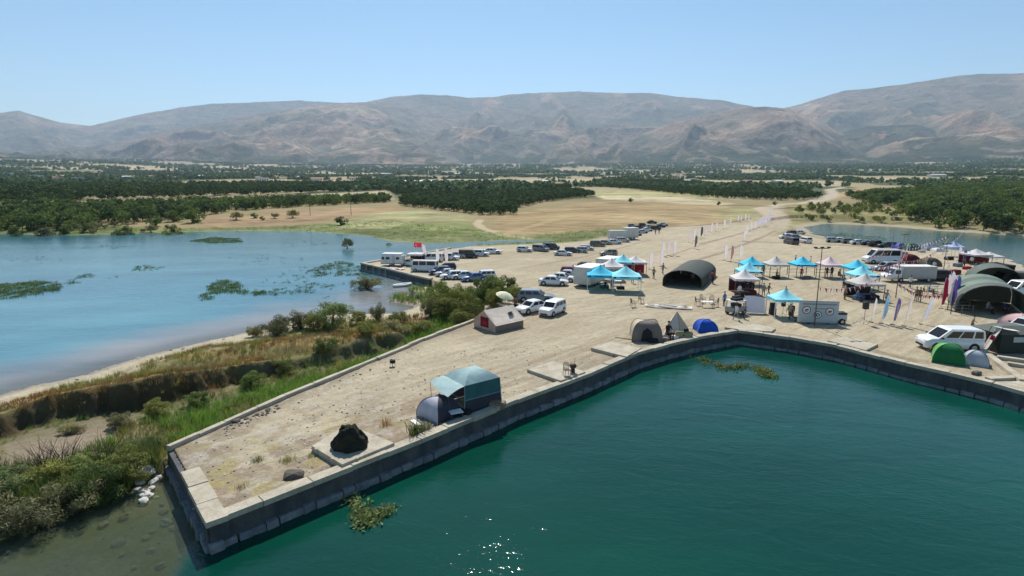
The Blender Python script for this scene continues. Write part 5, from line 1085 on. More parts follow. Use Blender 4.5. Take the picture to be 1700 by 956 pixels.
def arch_tent(px, py, ax, ay, w, h, L_, m_side, label, bays=5, wall=.9, alt=None, name='arched_shelter', open_back=False):
    x, y = gp(px, py, DECK); t = thing(name, label, 'shelter tent', (x, y, zat(x, y)), math.atan2(ay, ax) - math.pi / 2, 'arched shelter tents'); n = 14
    def sect(yy, k=1.0, dz=0):
        P_ = [(-w / 2 * k, yy, 0), (-w / 2 * k, yy, wall)]
        for i in range(1, n):
            a = math.pi * (1 - i / n); P_.append((math.cos(a) * w / 2 * k, yy, wall + math.sin(a) * (h - wall) * k + dz))
        return P_ + [(w / 2 * k, yy, wall), (w / 2 * k, yy, 0)]
    for b in range(bays):
        y0_, y1_ = b * L_ / bays, (b + 1) * L_ / bays; mm = alt if (alt and b % 2) else m_side
        mb = MB(); rings = [sect(y0_ + (y1_ - y0_) * k / 4, 1, -.05 * math.sin(math.pi * k / 4)) for k in range(5)]; mb.loft(rings, 0, False, False, True); mb.build('cover_panel', mm, t)
        mb = MB(); P_ = sect(y0_, .985); 
        for i in range(len(P_) - 1): mb.tube(P_[i], P_[i + 1], .04, .04, 5)
        mb.build('hoop', POLE_D, t)
    mb = MB(); r0_ = sect(0, 1.012); r1_ = sect(.28, 1.012); mb.loft([r0_, r1_], 0, False, False, True); mb.build('front_hem', m_side, t)
    if not open_back:
        P_ = sect(L_ - .05, .99); mb = MB(); mb.add(P_, [tuple(range(len(P_)))]); mb.build('back_wall', m_side, t)
    mb = MB()
    for k in (-.35, 0, .35): mb.tube((w * k, 0, wall + (h - wall) * math.sqrt(max(0, 1 - (2 * k) ** 2)) - .06), (w * k, L_, wall + (h - wall) * math.sqrt(max(0, 1 - (2 * k) ** 2)) - .06), .025, .025, 4)
    mb.build('ridge_pole', POLE_D, t)
    return t
arch_tent(1132, 477, 5.8, 11, 5.3, 2.4, 12.5, F_ARMY2, 'long dark green arched army shelter with open front, in the middle of the sand', 5, .9, F_ARMY2)
arch_tent(1648, 524, 8.5, 14, 6.3, 3.3, 9.5, F_ARMYG, 'big faded green arched shelter with open front at the right', 4, .9, F_ARMYL)
arch_tent(1655, 478, 8.5, 14, 5.6, 2.9, 5, F_ARMYG, 'grey-green arched shelter standing behind the big one', 2, .9)

def dome_tent(px, py, w, d, h, head, mats_, label, name='dome_tent', poles=True, door=True, z=DECK, group='dome tents', sides=None, flat=.0, polem=None):
    """four-panel dome: two crossing poles, panels between them"""
    x, y = gp(px, py, z); t = thing(name, label, 'tent', (x, y, zat(x, y)), R(head), group); a, b = w / 2, d / 2; n = 7
    cor = [(-a, -b), (a, -b), (a, b), (-a, b)]
    def arc(c_, u):  # from corner to apex
        th = u * math.pi / 2; return Vector((c_[0] * math.cos(th) ** (1 - flat), c_[1] * math.cos(th) ** (1 - flat), h * math.sin(th) ** .9))
    for k in range(4):
        c0, c1 = cor[k], cor[(k + 1) % 4]; mb = MB(); rows = []
        for i in range(n + 1):
            u = i / n; p, q = arc(c0, u), arc(c1, u); row = []
            for j in range(5):
                v = j / 4; r = p.lerp(q, v); sg = math.sin(v * math.pi) * .07 * (1 - u) * w / 2.4; mid = Vector((r.x, r.y, 0)); r = r - (mid.normalized() * sg if mid.length > .01 else Vector()); row.append(tuple(r))
            rows.append(row)
        mb.loft(rows, 0, False, False, True); o = mb.build('panel', mats_[k % len(mats_)], t)
    if poles:
        for k in range(4):
            mb = MB(); P_ = [tuple(arc(cor[k], i / n) * 1.012) for i in range(n + 1)]
            for i in range(n): mb.tube(P_[i], P_[i + 1], .018, .018, 4)
            mb.build('tent_pole', polem or POLE_D, t)
    mb = MB()
    for c_ in cor: mb.tube(tuple(arc(c_, .45)), (c_[0] * 1.45, c_[1] * 1.45, 0.02), .008, .008, 3)
    mb.build('guy_ropes', POLE_W, t)
    if door:
        p = [arc(cor[0], u).lerp(arc(cor[1], u), v) + Vector((0, -.02, .01)) for u, v in ((.02, .3), (.02, .7), (.35, .66), (.5, .5), (.35, .34))]
        MB().add([tuple(q) for q in p], [(0, 1, 2, 3, 4)]).build('door_opening', F_BLK, t)
    return t
F_TW = fabric('silver_grey_tent_cloth', (.50, .49, .55)); F_TD = fabric('dark_tent_cloth', (.05, .052, .07)); F_TB = fabric('bright_blue_tent_cloth', (.015, .09, .50)); F_TG = fabric('green_tent_cloth', (.012, .15, .05)); F_TGL = fabric('lime_tent_cloth', (.13, .38, .10))
F_BR = fabric('brown_grey_tent_cloth', (.21, .175, .15)); F_BEI = fabric('beige_tent_cloth', (.55, .46, .34)); F_SAND = fabric('sand_tent_cloth', (.70, .60, .50)); F_BG = fabric('blue_grey_tent_cloth', (.20, .26, .33)); F_BGL = fabric('light_blue_grey_cloth', (.42, .48, .53)); F_TEAL = fabric('teal_tent_cloth', (.045, .14, .15)); F_MINT = fabric('mint_canopy_cloth', (.34, .48, .48)); F_CAMO = fabric('camouflage_cloth', (.12, .11, .075), .5); F_MESH = fabric('dark_mesh', (.03, .045, .055), .1, .05)
F_PINKW = fabric('pink_white_tent_cloth', (.65, .42, .42))
dome_tent(729, 690, 2.0, 1.9, 1.25, -42, [F_TW, F_TD, F_TD, F_TW], 'small silver-grey and black dome tent beside the mint canopy tent', flat=.25, door=False)
dome_tent(1072, 562, 2.7, 2.5, 1.75, -8, [F_BR, F_BR, F_BR, F_BEI], 'large brown-grey dome tent with a pale top on the quay', flat=.55)
cap = [o for o in col.objects if o.get('label', '').startswith('large brown-grey')][0]
MB().loft([[(-.75 + .75 * k, -.62 + .35 * k, 1.36 + .22 * k), (.1 + .05 * k, -.72 + .42 * k, 1.47 + .22 * k), (.55 - .3 * k, -.6 + .5 * k, 1.42 + .3 * k)] for k in (0, .5, 1)], 0, False, False, True).build('pale_roof_patch', F_WHITE, cap)
dome_tent(1171, 549, 1.9, 1.7, 1.15, 0, [F_TB], 'small bright blue dome tent near the harbour corner', flat=.15, door=False, polem=F_TB)
dome_tent(1573, 600, 2.1, 2.0, 1.5, -35, [F_TG, F_TG, F_TG, F_TGL], 'green dome tent with lime top in front of the white people carrier', flat=.25, polem=F_TGL, door=False)
dome_tent(1619, 604, 1.6, 1.5, 1.15, -35, [F_BGL, F_BG, F_BG, F_BGL], 'small blue-grey dome tent right of the green one', door=False)
dome_tent(1692, 545, 2.6, 2.4, 1.5, 10, [F_PINKW], 'pinkish white dome tent at the right edge', door=False, polem=F_PINKW)
gl_ = 'tents of the right camp'
dome_tent(1542, 441, 3.0, 2.2, 1.5, 5, [F_CAMO, F_BLK, F_CAMO, F_CAMO], 'camouflage dome tent with dark entrance in the right camp', group=gl_)
dome_tent(1507, 436, 3.2, 2.4, 1.6, 10, [F_DKRED], 'dark red dome tent behind the white minibus', group=gl_)
dome_tent(1512, 415, 2.8, 2.2, 1.5, 0, [fabric('dark_green_tent_cloth', (.03, .14, .08))], 'dark green dome tent at the lake shore', group=gl_)
dome_tent(1541, 415, 2.2, 2.0, 1.5, 0, [F_BGL], 'pale blue dome tent at the lake shore right of the green one', group=gl_, door=False)
dome_tent(1494, 413, 1.9, 1.6, 1.3, 0, [fabric('violet_blue_cloth', (.12, .14, .45))], 'violet-blue small tent left of the green dome tent', group=gl_, door=False)
dome_tent(1558, 417, 2.6, 2.0, .8, 0, [F_WHITE], 'low white tent at the lake shore', group=gl_, door=False)
dome_tent(1621, 460, 2.0, 1.8, 1.2, 0, [fabric('sea_green_cloth', (.10, .45, .40))], 'sea-green small tent behind the arched shelters', group=gl_, door=False)
# tall black cube tent at the lake
t = marquee(1651, 456, 3.6, 3.0, 3, F_BLK, POLE_D, 'black square tent with closed sides at the right lake', 1.9, .35, .3, gl_, False, back=F_BLK)
for sx in (-1, 1): MB().box(sx * 1.72 - .01, sx * 1.72 + .01, -1.4, 1.4, .05, 1.9).build('side_wall', F_BLK, t)
MB().box(-1.7, .4, -1.46, -1.44, .05, 1.9).build('front_wall', F_BLK, t)
# beige teepee
x, y = gp(1124, 556, DECK); t = thing('pointed_tent', 'beige pointed tent with an open flap between the brown dome and the blue tent', 'tent', (x, y, zat(x, y)), R(-12)); ap = (-.1, .2, 2.3); cor = [(-1.3, -1.0), (.25, -1.25), (1.35, -.8), (1.2, 1.0), (-1.1, 1.1)]
for i in range(5):
    p, q = cor[i], cor[(i + 1) % 5]; mid = lambda u, v: tuple((Vector((p[0], p[1], 0)).lerp(Vector((q[0], q[1], 0)), v)).lerp(Vector(ap), u) + Vector((0, 0, 0)) * 1)
    rows = [[tuple(Vector(mid(k / 5, j / 4)) + Vector(((p[0] + q[0]) / 2, (p[1] + q[1]) / 2, 0)).normalized() * .12 * math.sin(math.pi * k / 5)) for j in range(5)] for k in range(6)]
    MB().loft(rows, 0, False, False, True).build('panel', [F_SAND, F_BEI, F_BR, F_BEI, F_SAND][i], t)
MB().add([(.42, -1.30, .35), (1.0, -1.10, .35), (.92, -.98, .95), (.5, -1.10, .95)], [(0, 1, 2, 3)]).build('window_opening', F_BLK, t)
# mint canopy tent on the pier
x, y = gp(784, 669, DECK); t = thing('canopy_tent', 'mint green canopy tent with dark mesh walls and a raised awning on the pier', 'tent', (x, y, zat(x, y)), R(37)); a, b, h1, h2 = 1.4, 1.3, 1.8, 2.35
cor = [(-a, -b), (a, -b), (a, b), (-a, b)]; tops = [(c_[0] * .93, c_[1] * .93, h1) for c_ in cor]
for k in range(4):
    p, q = Vector(tops[k]), Vector(tops[(k + 1) % 4]); rows = []
    for i in range(7):
        u = i / 6; ap_ = Vector((0, 0, h2)); f = lambda v: (p.lerp(q, v)) * (1 - u) + ap_ * u
        rows.append([tuple(f(j / 6) + Vector((0, 0, .16 * math.sin(u * math.pi) * 1.2 - .05 * math.sin(j / 6 * math.pi) * (1 - u)))) for j in range(7)])
    MB().loft(rows, 0, False, False, True).build('roof_panel', F_MINT if k != 0 else F_MINT, t)
    c0, c1 = cor[k], cor[(k + 1) % 4]; A0, A1 = Vector((*c0, 0)), Vector((*c1, 0)); z_ = .85 / h1
    if k != 3: MB().add([A0, A1, A1.lerp(q, z_), A0.lerp(p, z_)], [(0, 1, 2, 3)]).build('lower_wall', F_TD, t)
    if k in (0, 1, 2): MB().add([A0.lerp(p, z_), A1.lerp(q, z_), q, p], [(0, 1, 2, 3)]).build('mesh_wall', F_TEAL if k == 0 else F_MESH, t)
    mb = MB(); mb.tube(A0 * 1.01, p * 1.01, .035, .035, 5); mb.tube(A0.lerp(p, z_) * 1.01, A1.lerp(q, z_) * 1.01, .03, .03, 5); mb.build('frame', fabric('grey_green_band', (.22, .32, .32)), t)
aw = []
for i in range(6):
    u = i / 5; aw.append([(-a * .93 - 1.35 * u, -b * .93 + (2 * b * .93) * j / 5 * (1 - .1 * u) - .25 * u, h1 - .02 - .12 * math.sin(j / 5 * math.pi) * u - .30 * u ** 2 + .35 * u * (j / 5)) for j in range(6)])
MB().loft(aw, 0, False, False, True).build('awning', F_MINT, t); mb = MB(); mb.tube((-a * .93 - 1.3, b * .6, h1 + .0), (-a - .9, b * .9, 0), .015, .015, 4); mb.tube((-a * .93 - 1.3, -b * 1.1, h1 - .35), (-a - 1.2, -b * 1.3, 0), .015, .015, 4); mb.build('awning_pole', POLE_D, t)
# beige ridge tent
x, y = gp(828, 542, DECK); t = thing('ridge_tent', 'beige ridge tent with pale roof and a red patterned doorway, beside the parapet', 'tent', (x, y, zat(x, y)), R(42), None, 1.1); L_, a, hw, hr_ = 3.3, 1.5, .75, 1.75
for s_ in (-1, 1):
    mb = MB(); mb.loft([[(x_, s_ * (a + .18) + -s_ * (a + .18) * j / 4, hw - .10 + (hr_ - hw + .12) * j / 4 - .05 * math.sin(j / 4 * math.pi)) for j in range(5)] for x_ in (-L_ / 2 - .1, -L_ / 6, L_ / 6, L_ / 2 + .1)], 0, False, False, True); mb.build('roof', F_SAND, t)
    MB().box(-L_ / 2, L_ / 2, s_ * a - .02, s_ * a + .02, 0, hw).build('side_wall', F_BR, t)
for s_ in (-1, 1):
    xx = s_ * L_ / 2; P_ = [(xx, -a, 0), (xx, a, 0), (xx, a, hw), (xx, 0, hr_), (xx, -a, hw)]; MB().add(P_, [(0, 1, 2, 3, 4)]).build('gable_wall', fabric('gable_cloth', (.55, .40, .32)), t)
MB().box(-L_ / 2 - .03, -L_ / 2 - .012, -.55, .55, .25, 1.15).build('doorway', F_DKRED, t); MB().box(-L_ / 2 - .05, -L_ / 2 - .02, -.35, .3, .45, .8).build('patterned_curtain', REDC, t)
mb = MB(); mb.box(-.22, .22, -.22, .22, 0, .01, 0, Matrix.Translation((.7, -.72, 1.32)) @ Matrix.Rotation(-R(34), 4, 'X')); 
mb.box(-.22, .22, -.2, .2, 0, .02, 0, Matrix.Translation((.75, -.85, 1.235)) @ Matrix.Rotation(R(31), 4, 'X')); mb.build('roof_vent', F_BR, t)
# cream parasol behind the ridge tent
x, y = gp(838, 516, DECK); t = thing('parasol', 'cream parasol tilted over dark camp furniture behind the ridge tent', 'parasol', (x, y, zat(x, y)), 0); MB().tube((0, 0, 0), (0, 0, 1.9), .03, .03, 8).build('pole', POLE_W, t)
M_ = Matrix.Translation((0, 0, 1.75)) @ Matrix.Rotation(R(16), 4, 'Y') @ Matrix.Rotation(R(10), 4, 'X')
for k in range(8):
    a0, a1 = k * math.pi / 4, (k + 1) * math.pi / 4; rows = [[(math.cos(a0 + (a1 - a0) * j / 3) * r_, math.sin(a0 + (a1 - a0) * j / 3) * r_, .42 * (1 - (r_ / 1.02) ** 2) - .04 * math.sin(j / 3 * math.pi) * r_) for j in range(4)] for r_ in (.02, .35, .65, .9, 1.02)]
    MB().loft(rows, 0, False, False, True, M_).build('canopy_panel', fabric('cream_parasol_cloth', (.78, .76, .52) if k % 2 else (.78, .76, .52)), t)
# big frame tent at the right with a tilted grey awning
x, y = gp(1668, 578, DECK); t = thing('frame_tent', 'large dark green frame tent with a grey roof at the right edge', 'tent', (x, y, zat(x, y)), R(2)); a, b, h = 2.0, 1.6, 1.6
MB().prism([(-a, -b), (a, -b), (a, b), (-a, b)], 0.02, h, 0, None, [(-a * .95, -b * .95), (a * .95, -b * .95), (a * .95, b * .95), (-a * .95, b * .95)]).build('wall', F_ARMY, t)
MB().prism([(-a, -b), (a, -b), (a, b), (-a, b)], h + .004, h + .5, 0, None, [(-a * .5, -b * .3), (a * .4, -b * .3), (a * .4, b * .3), (-a * .5, b * .3)]).build('roof', F_ARMYG, t)
MB().box(-.9, .0, -b - .02, -b + .03, .95, 1.4).build('window', F_BGL, t); MB().box(.3, 1.2, -b - .03, -b + .03, .05, 1.4).build('doorway', F_BLK, t)
x, y = gp(1628, 582, DECK); t = thing('awning', 'grey-white awning with a red emblem hanging at the left of the dark frame tent', 'awning', (x, y, zat(x, y)), R(0))
rows = [[(-.35 + .5 * j / 4 + .9 * u * 1.2, -.9 + .25 * j, 0.05 + 2.15 * u ** .8 - .15 * math.sin(j / 4 * math.pi)) for j in range(5)] for u in (0, .25, .5, .75, 1)]
MB().loft(rows, 0, False, False, True).build('cloth', F_GREYW, t)
rows = [[(.7 + 1.6 * u, -.9 + .3 * j, 2.2 - .1 * math.sin(u * 3.14) - .25 * u * u) for j in range(5)] for u in (0, .3, .6, 1)]; MB().loft(rows, 0, False, False, True).build('roof_cloth', F_WHITE, t)
MB().box(-.22, .22, -.02, .02, -.2, .2, 0, Matrix.Translation((.22, -.72, 1.35)) @ Matrix.Rotation(R(25), 4, 'Y')).build('red_emblem', REDC, t); mb = MB(); mb.tube((-.3, -.9, 0), (.75, -.9, 2.25), .03, .03, 5); mb.tube((-.1, .2, 0), (.75, .1, 2.2), .03, .03, 5); mb.build('pole', POLE_D, t)

# ================================================================ banner trailer, flags, bunting, poles
x, y = gp(1352, 535, DECK); t = thing('banner_trailer', 'banner trailer showing a pale board with three round emblems, in front of the camp', 'trailer', (x, y, zat(x, y)), R(-9)); W_, H_ = 3.75, 2.0; BOARD = mat('pale_blue_board', (.42, .48, .50), .6, .05, 1, 0, .02)
YB = -.72; MB().box(-W_ / 2, W_ / 2, YB - .08, YB + .08, .18, .35 + H_, 0, None, .02).build('board', BOARD, t)
for za, zb in ((.12, .18), (.35 + H_, .41 + H_)): MB().box(-W_ / 2 - .04, W_ / 2 + .04, YB - .10, YB + .10, za, zb).build('board_frame', mat('grey_steel', (.3, .31, .32), .5, .1, 4, .4), t)
for (ex, ez, er) in ((-1.15, 1.45, .40), (1.05, 1.35, .40), (-.05, .98, .38)):
    e = MB().tube((0, -.012, 0), (0, .012, 0), er, er, 24).build('round_emblem', LOGO, t, (ex, YB - .10, ez)); MB().tube((0, -.008, 0), (0, .008, 0), er * .82, er * .82, 24).build('emblem_field', WHITE, e, (0, -.016, 0))
    if ez > 1.0:
        MB().prism([(-er * .55, -.07), (er * .55, -.01), (er * .4, .12), (-er * .3, .1)], 0, .008, 0, Matrix.Rotation(R(90), 4, 'X')).build('emblem_figure', REDC, e, (0, -.026, 0))
        MB().prism([(-er * .5, -.16), (er * .45, -.14), (er * .3, -.08), (-er * .35, -.07)], 0, .008, 0, Matrix.Rotation(R(90), 4, 'X')).build('emblem_wave', LOGO, e, (0, -.026, 0))
    else:
        MB().tube((0, -.006, 0), (0, .006, 0), er * .5, er * .5, 18).build('emblem_ring', LOGO, e, (0, -.03, 0)); MB().tube((0, -.006, 0), (0, .006, 0), er * .22, er * .22, 12).build('emblem_centre', WHITE, e, (0, -.04, 0))
lt = MB(); r_ = random.Random(4); xx = -1.55
while xx < 1.6:                                  # two lines of small lettering, too small in the photo to read
    wl = r_.uniform(.10, .16); lt.box(xx, xx + wl * .7, YB - .095, YB - .085, 2.0, 2.0 + .13); xx += wl
xx = -.45
while xx < .75:
    wl = r_.uniform(.08, .12); lt.box(xx, xx + wl * .7, YB - .095, YB - .085, 1.58, 1.66); xx += wl
lt.build('lettering', mat('grey_lettering', (.17, .20, .24), .7), t)
MB().box(W_ / 2 + .05, W_ / 2 + .95, -.6, .6, .35, 1.0, 0, None, .05).build('drawbar_box', PAINT['silver'], t); MB().box(W_ / 2 + .1, W_ / 2 + 1.0, -.5, .5, 1.0, 1.18, 0, None, .04).build('generator', TRIM, t); wheels(t, W_, 1.5, (-.8, 1.0, W_ / 2 + .5), .3); MB().box(-W_ / 2, W_ / 2 + .1, -.5, .8, .28, .35).build('chassis', TRIM, t)

_flagm = {}
def flag_mesh(h, w_, seed):
    k = (h, w_, seed)
    if k in _flagm: return _flagm[k]
    n = 12; L_ = []; Rr = []
    for i in range(n + 1):
        u = i / n; z = .45 + (h - .45) * u; cur = .10 * h * max(0, u - .6) ** 2 * 5; wd = w_ * (min(1, .55 + u * 1.2) if u < .78 else math.sqrt(max(0, 1 - ((u - .78) / .225) ** 2))); L_.append((cur * .5, 0, z)); Rr.append((cur * .5 + max(wd, .02), .06 * math.sin(u * 7 + seed), z - .04))
    mb = MB(); mb.loft([[a, ((a[0] + b[0]) / 2, a[1] + .03, (a[2] + b[2]) / 2), b] for a, b in zip(L_, Rr)], 0, False, False, True)
    pm = MB(); 
    for i in range(n): pm.tube((L_[i][0], 0, L_[i][2] if i else 0), (L_[i + 1][0], 0, L_[i + 1][2]), .022, .016, 5)
    bm_ = MB().box(-.25, .25, -.05, .05, 0, .05).box(-.05, .05, -.25, .25, .0, .045)
    _flagm[k] = (mb.mesh('flag_cloth', F_WHITE), pm.mesh('flag_pole', POLE_W), bm_.mesh('flag_base', TRIM)); return _flagm[k]
def feather(px, py, h, label, m_=None, group='feather flags along the track', rz=None, w_=.55, tilt=0, stripe=None):
    x, y = gp(px, py, DECK); t = thing('feather_flag', label, 'flag', (x, y, zat(x, y)), R(rz if rz is not None else rnd.uniform(-25, 25)), group); f, p, b_ = flag_mesh(h, w_, int(px) % 3); t.rotation_euler[1] = R(tilt)
    o = link('flag_cloth', f, t); link('flag_pole', p, t); link('flag_base', b_, t)
    if m_: o.material_slots[0].link = 'OBJECT'; o.material_slots[0].material = m_
    if stripe: 
        s = MB().box(w_ * .40, w_ * .58, -.10, .12, .7, h * .78).build('stripe', stripe, t)
    return t
F_FW = fabric('white_flag_cloth', (.80, .76, .76), .05, .4); F_FP = fabric('pinkish_flag_cloth', (.78, .66, .66), .05, .4); F_FL = fabric('lilac_flag_cloth', (.70, .66, .78), .05, .4); F_FB = fabric('light_blue_flag_cloth', (.22, .50, .72), .1, .3); F_FV = fabric('purple_flag_cloth', (.14, .09, .30), .1, .3)
fl = [(1143, 402, 'at the near left end of the track'), (1151, 400, 'second on the left side'), (1158, 396, 'third on the left side'), (1163, 394, 'dark grey one on the left'), (1170, 391, 'on the left side after the dark one'), (1180, 387, 'on the left side, sixth'), (1188, 385, 'on the left side, seventh'), (1201, 381, 'on the left side, eighth'), (1211, 376, 'on the left side, ninth'), (1224, 372, 'on the left side, tenth'), (1229, 372, 'on the left side, eleventh'), (1236, 371, 'on the left side, twelfth'), (1241, 372, 'at the far left end')]
for i, (px, py, lb) in enumerate(fl): feather(px, py, 2.9 if i < 8 else 2.6, ('dark grey' if i == 3 else 'white') + ' feather flag beside the track, ' + lb, F_ARMYG if i == 3 else (F_FW if i % 2 else F_FP))
for i, (px, py) in enumerate([(1234, 400), (1238, 391), (1245, 385), (1252, 383), (1257, 380), (1260, 379), (1263, 378), (1266, 376), (1269, 375), (1271, 373), (1274, 371), (1276, 369), (1277, 366), (1278, 363)]):
    feather(px, py, 2.8, ('white' if i < 4 else 'lilac-white') + ' feather flag on the right side of the track, ' + ['first', 'second', 'third', 'fourth', 'fifth', 'sixth', 'seventh', 'eighth', 'ninth', 'tenth', 'eleventh', 'twelfth', 'thirteenth', 'last'][i] + ' from the near end', F_FW if i < 4 else F_FL)
for px, py, lb, m_ in [(1202, 432, 'white feather flag left of the three behind the turquoise marquees', F_FW), (1213, 434, 'pink feather flag, middle of the three behind the marquees', fabric('pink_flag_cloth', (.62, .33, .33))), (1227, 433, 'white feather flag right of the three behind the marquees', F_FW), (1099, 425, 'white feather flag, first of three behind the left camp', F_FW), (1108, 424, 'white feather flag, second of three behind the left camp', F_FP), (1118, 424, 'white feather flag, third of three behind the left camp', F_FW), (1078, 447, 'tall white feather flag beside the red booth', F_FW), (1096, 442, 'tall white feather flag right of the red booth', F_FW), (1153, 413, 'dark pole flag at the near end of the track', F_BR)]:
    feather(px, py, 3.0, lb, m_, 'feather flags around the left camp')
for px, py, h, lb, m_, tl in [(706, 433, 3.2, 'broad white feather flag leaning over the jetty canopy', F_FP, -12), (725, 440, 2.9, 'white feather flag right of the minibus', F_FW, -4), (740, 442, 3.2, 'pinkish white feather flag behind the black car', F_FP, -5)]: feather(px, py, h, lb, m_, 'feather flags on the jetty', 10, .6, tl)
FG = 'feather flags on the right quay'
feather(1446, 535, 2.6, 'slim white feather flag right of the loudspeaker', F_FW, FG, 5, .22, 4); feather(1463, 537, 2.9, 'light blue and white feather flag on the quay', F_FB, FG, 5, .42, 5, F_FW); feather(1482, 539, 2.8, 'purple and white feather flag on the quay', F_FV, FG, 5, .40, 4, F_FW); feather(1501, 541, 2.9, 'cream feather flag right of the purple one', F_FP, FG, 5, .25, 7); feather(1529, 538, 3.0, 'pale bluish feather flag leaning over, right of the cream one', fabric('pale_bluish_cloth', (.62, .66, .80), .05, .4), FG, 5, .35, 16)
for i, (px, py, m_, lb) in enumerate([(1562, 512, REDC, 'red and white tall flag left of the big arched shelter'), (1568, 505, F_FP, 'pinkish tall flag behind the red one'), (1577, 515, F_FV, 'violet-blue tall flag nearest the big arched shelter'), (1583, 508, fabric('violet_blue_cloth', (.12, .14, .45)), 'blue tall flag beside the violet one'), (1574, 498, F_FL, 'lilac tall flag at the back of the cluster'), (1590, 432, F_FL, 'pale lilac flag at the lake shore'), (1598, 436, fabric('violet_blue_cloth', (.12, .14, .45)), 'blue flag at the lake shore'), (1478, 425, fabric('violet_blue_cloth', (.12, .14, .45)), 'blue flag above the white minibus')]):
    feather(px, py, 3.6 if i < 5 else 2.6, lb, m_, 'flag cluster by the right shelters', 10, .6)
# red flag on the jetty
x, y = gp(688, 437, DECK); t = thing('flag', 'red flag with a white crescent flying above the jetty canopy', 'flag', (x, y, zat(x, y)), 0); MB().tube((0, 0, 0), (0, 0, 3.8), .03, .02, 6).build('flag_pole', POLE_W, t)
MB().loft([[(1.35 * i / 6, .08 * math.sin(i * 1.4), 3.75 - .85 * j / 3 - .06 * i / 6) for j in range(4)] for i in range(7)], 0, False, False, True).build('flag_cloth', fabric('bright_red_cloth', (.62, .04, .07), .05, .3), t)
cr = MB(); pts = [(math.cos(a) * .2, math.sin(a) * .2) for a in np.linspace(.7, 5.58, 12)] + [(math.cos(a) * .155 + .06, math.sin(a) * .155) for a in np.linspace(5.3, .98, 12)]
for i in range(11): cr.add([(pts[i][0] + .5, -.14, pts[i][1] + 3.3), (pts[i + 1][0] + .5, -.14, pts[i + 1][1] + 3.3), (pts[22 - i][0] + .5, -.14, pts[22 - i][1] + 3.3), (pts[23 - i][0] + .5, -.14, pts[23 - i][1] + 3.3)], [(0, 1, 2, 3)])
cr.build('crescent', WHITE, t)
# bunting strings
tri = {}
def pennant(m_, nm):
    if nm not in tri: tri[nm] = MB().prism([(-.16, 0), (.16, 0), (.02, -.42)], -.004, .004, 0, Matrix.Rotation(R(90), 4, 'X')).mesh('pennant', m_)
    return tri[nm]
def bunting(p, q, hp, hq, n, sag, label, cols):
    a = Vector((*gp(*p, DECK), DECK + hp)); b = Vector((*gp(*q, DECK), DECK + hq)); t = thing('bunting', label, 'bunting', a, 0, 'strings of bunting in the right camp'); P_ = []
    for i in range(n * 2 + 1):
        u = i / (n * 2); v = a.lerp(b, u) - a; v.z -= sag * 4 * u * (1 - u); P_.append(v)
    mb = MB()
    for i in range(len(P_) - 1): mb.tube(P_[i], P_[i + 1], .012, .012, 3, 0, False)
    mb.build('cord', POLE_W, t); an = math.atan2((b - a).y, (b - a).x)
    for i in range(n):
        o = link('pennant', pennant(*cols[i % len(cols)]), t, P_[i * 2 + 1]); o.rotation_euler = (rnd.uniform(-.5, .5), rnd.uniform(-.3, .3), an + rnd.uniform(-.3, .3)); o.scale = (1.15, 1.15, 1.15)
cw, cr_, cbk = (F_FW, 'w'), (fabric('bright_red_cloth', (.62, .04, .07), .05, .3), 'r'), (F_FV, 'b')
bunting((1487, 492), (1567, 448), 4.5, 5.0, 34, 1.1, 'red and white bunting running from the front pole back to the lamp post', [cw, cr_])
bunting((1353, 540), (1487, 492), 3.9, 4.2, 34, 1.2, 'red and white bunting between the two nearest poles, over the marquees', [cr_, cw])
bunting((1487, 480), (1505, 432), 3.4, 3.2, 22, .5, 'pale pennants running over the dark grey car', [cw, cr_])
bunting((1496, 437), (1568, 432), 2.6, 4.6, 30, .6, 'dark and white pennants rising towards the lake', [cw, cbk])
bunting((1487, 492), (1572, 510), 1.8, 1.6, 26, .8, 'low red and white tape sagging in front of the box truck', [cw, cr_])
bunting((1562, 450), (1580, 505), 4.6, 2.8, 20, .5, 'mixed pennants hanging down beside the big arched shelter', [cw, cr_, cbk])
bunting((1440, 450), (1500, 430), 2.4, 3.0, 24, .5, 'red and white bunting in front of the white minibus', [cr_, cw])
bunting((1500, 430), (1560, 424), 2.6, 3.4, 26, .4, 'dark and white pennants over the dark red tent', [cbk, cw])
bunting((1566, 452), (1600, 425), 4.6, 6.0, 26, .6, 'black and white pennants rising over the lake edge', [cbk, cw])
bunting((1487, 492), (1440, 470), 4.4, 2.4, 22, .4, 'red and white bunting from the front pole to the right marquees', [cr_, cw])
def lamp_post(px, py, h, label, arms=True, r=.06, name='lamp_post', z=None):
    x, y = gp(px, py, z if z is not None else DECK); t = thing(name, label, 'pole', (x, y, zat(x, y)), R(6), 'poles'); WOOD = mat('weathered_wood_pole', (.13, .105, .08), .9, .2, 5)
    MB().tube((0, 0, -.2), (0, 0, h), r, r * .6, 8).build('post', WOOD, t)
    if arms:
        MB().box(-.75, .75, -.04, .04, h - .12, h - .04).build('crossarm', WOOD, t)
        for s_ in (-.7, 0, .7): MB().box(s_ - .14, s_ + .14, -.1, .1, h - .04, h + .08, 0, None, .02).build('lamp_head', TRIM, t)
lamp_post(1352, 541, 7.9, 'tall thin wooden pole with lamps standing before the banner trailer'); lamp_post(1487, 494, 4.6, 'wooden pole left of the grey box truck', False); lamp_post(1566, 452, 4.6, 'dark lamp post between the camouflage tent and the shelters')
lamp_post(1482, 404, 3.4, 'thin pole by the right lake shore, left one', False, .05); lamp_post(1500, 408, 2.6, 'thin pole with crossarm by the right lake shore', True, .04)
for px, py, h, lb in [(515, 357, 6.5, 'utility pole on the slope behind the left lake'), (583, 357, 6, 'second utility pole on the brown slope')]:
    lamp_post(px, py, h, lb, True, .12, 'utility_pole', zat(*gp(px, py)))
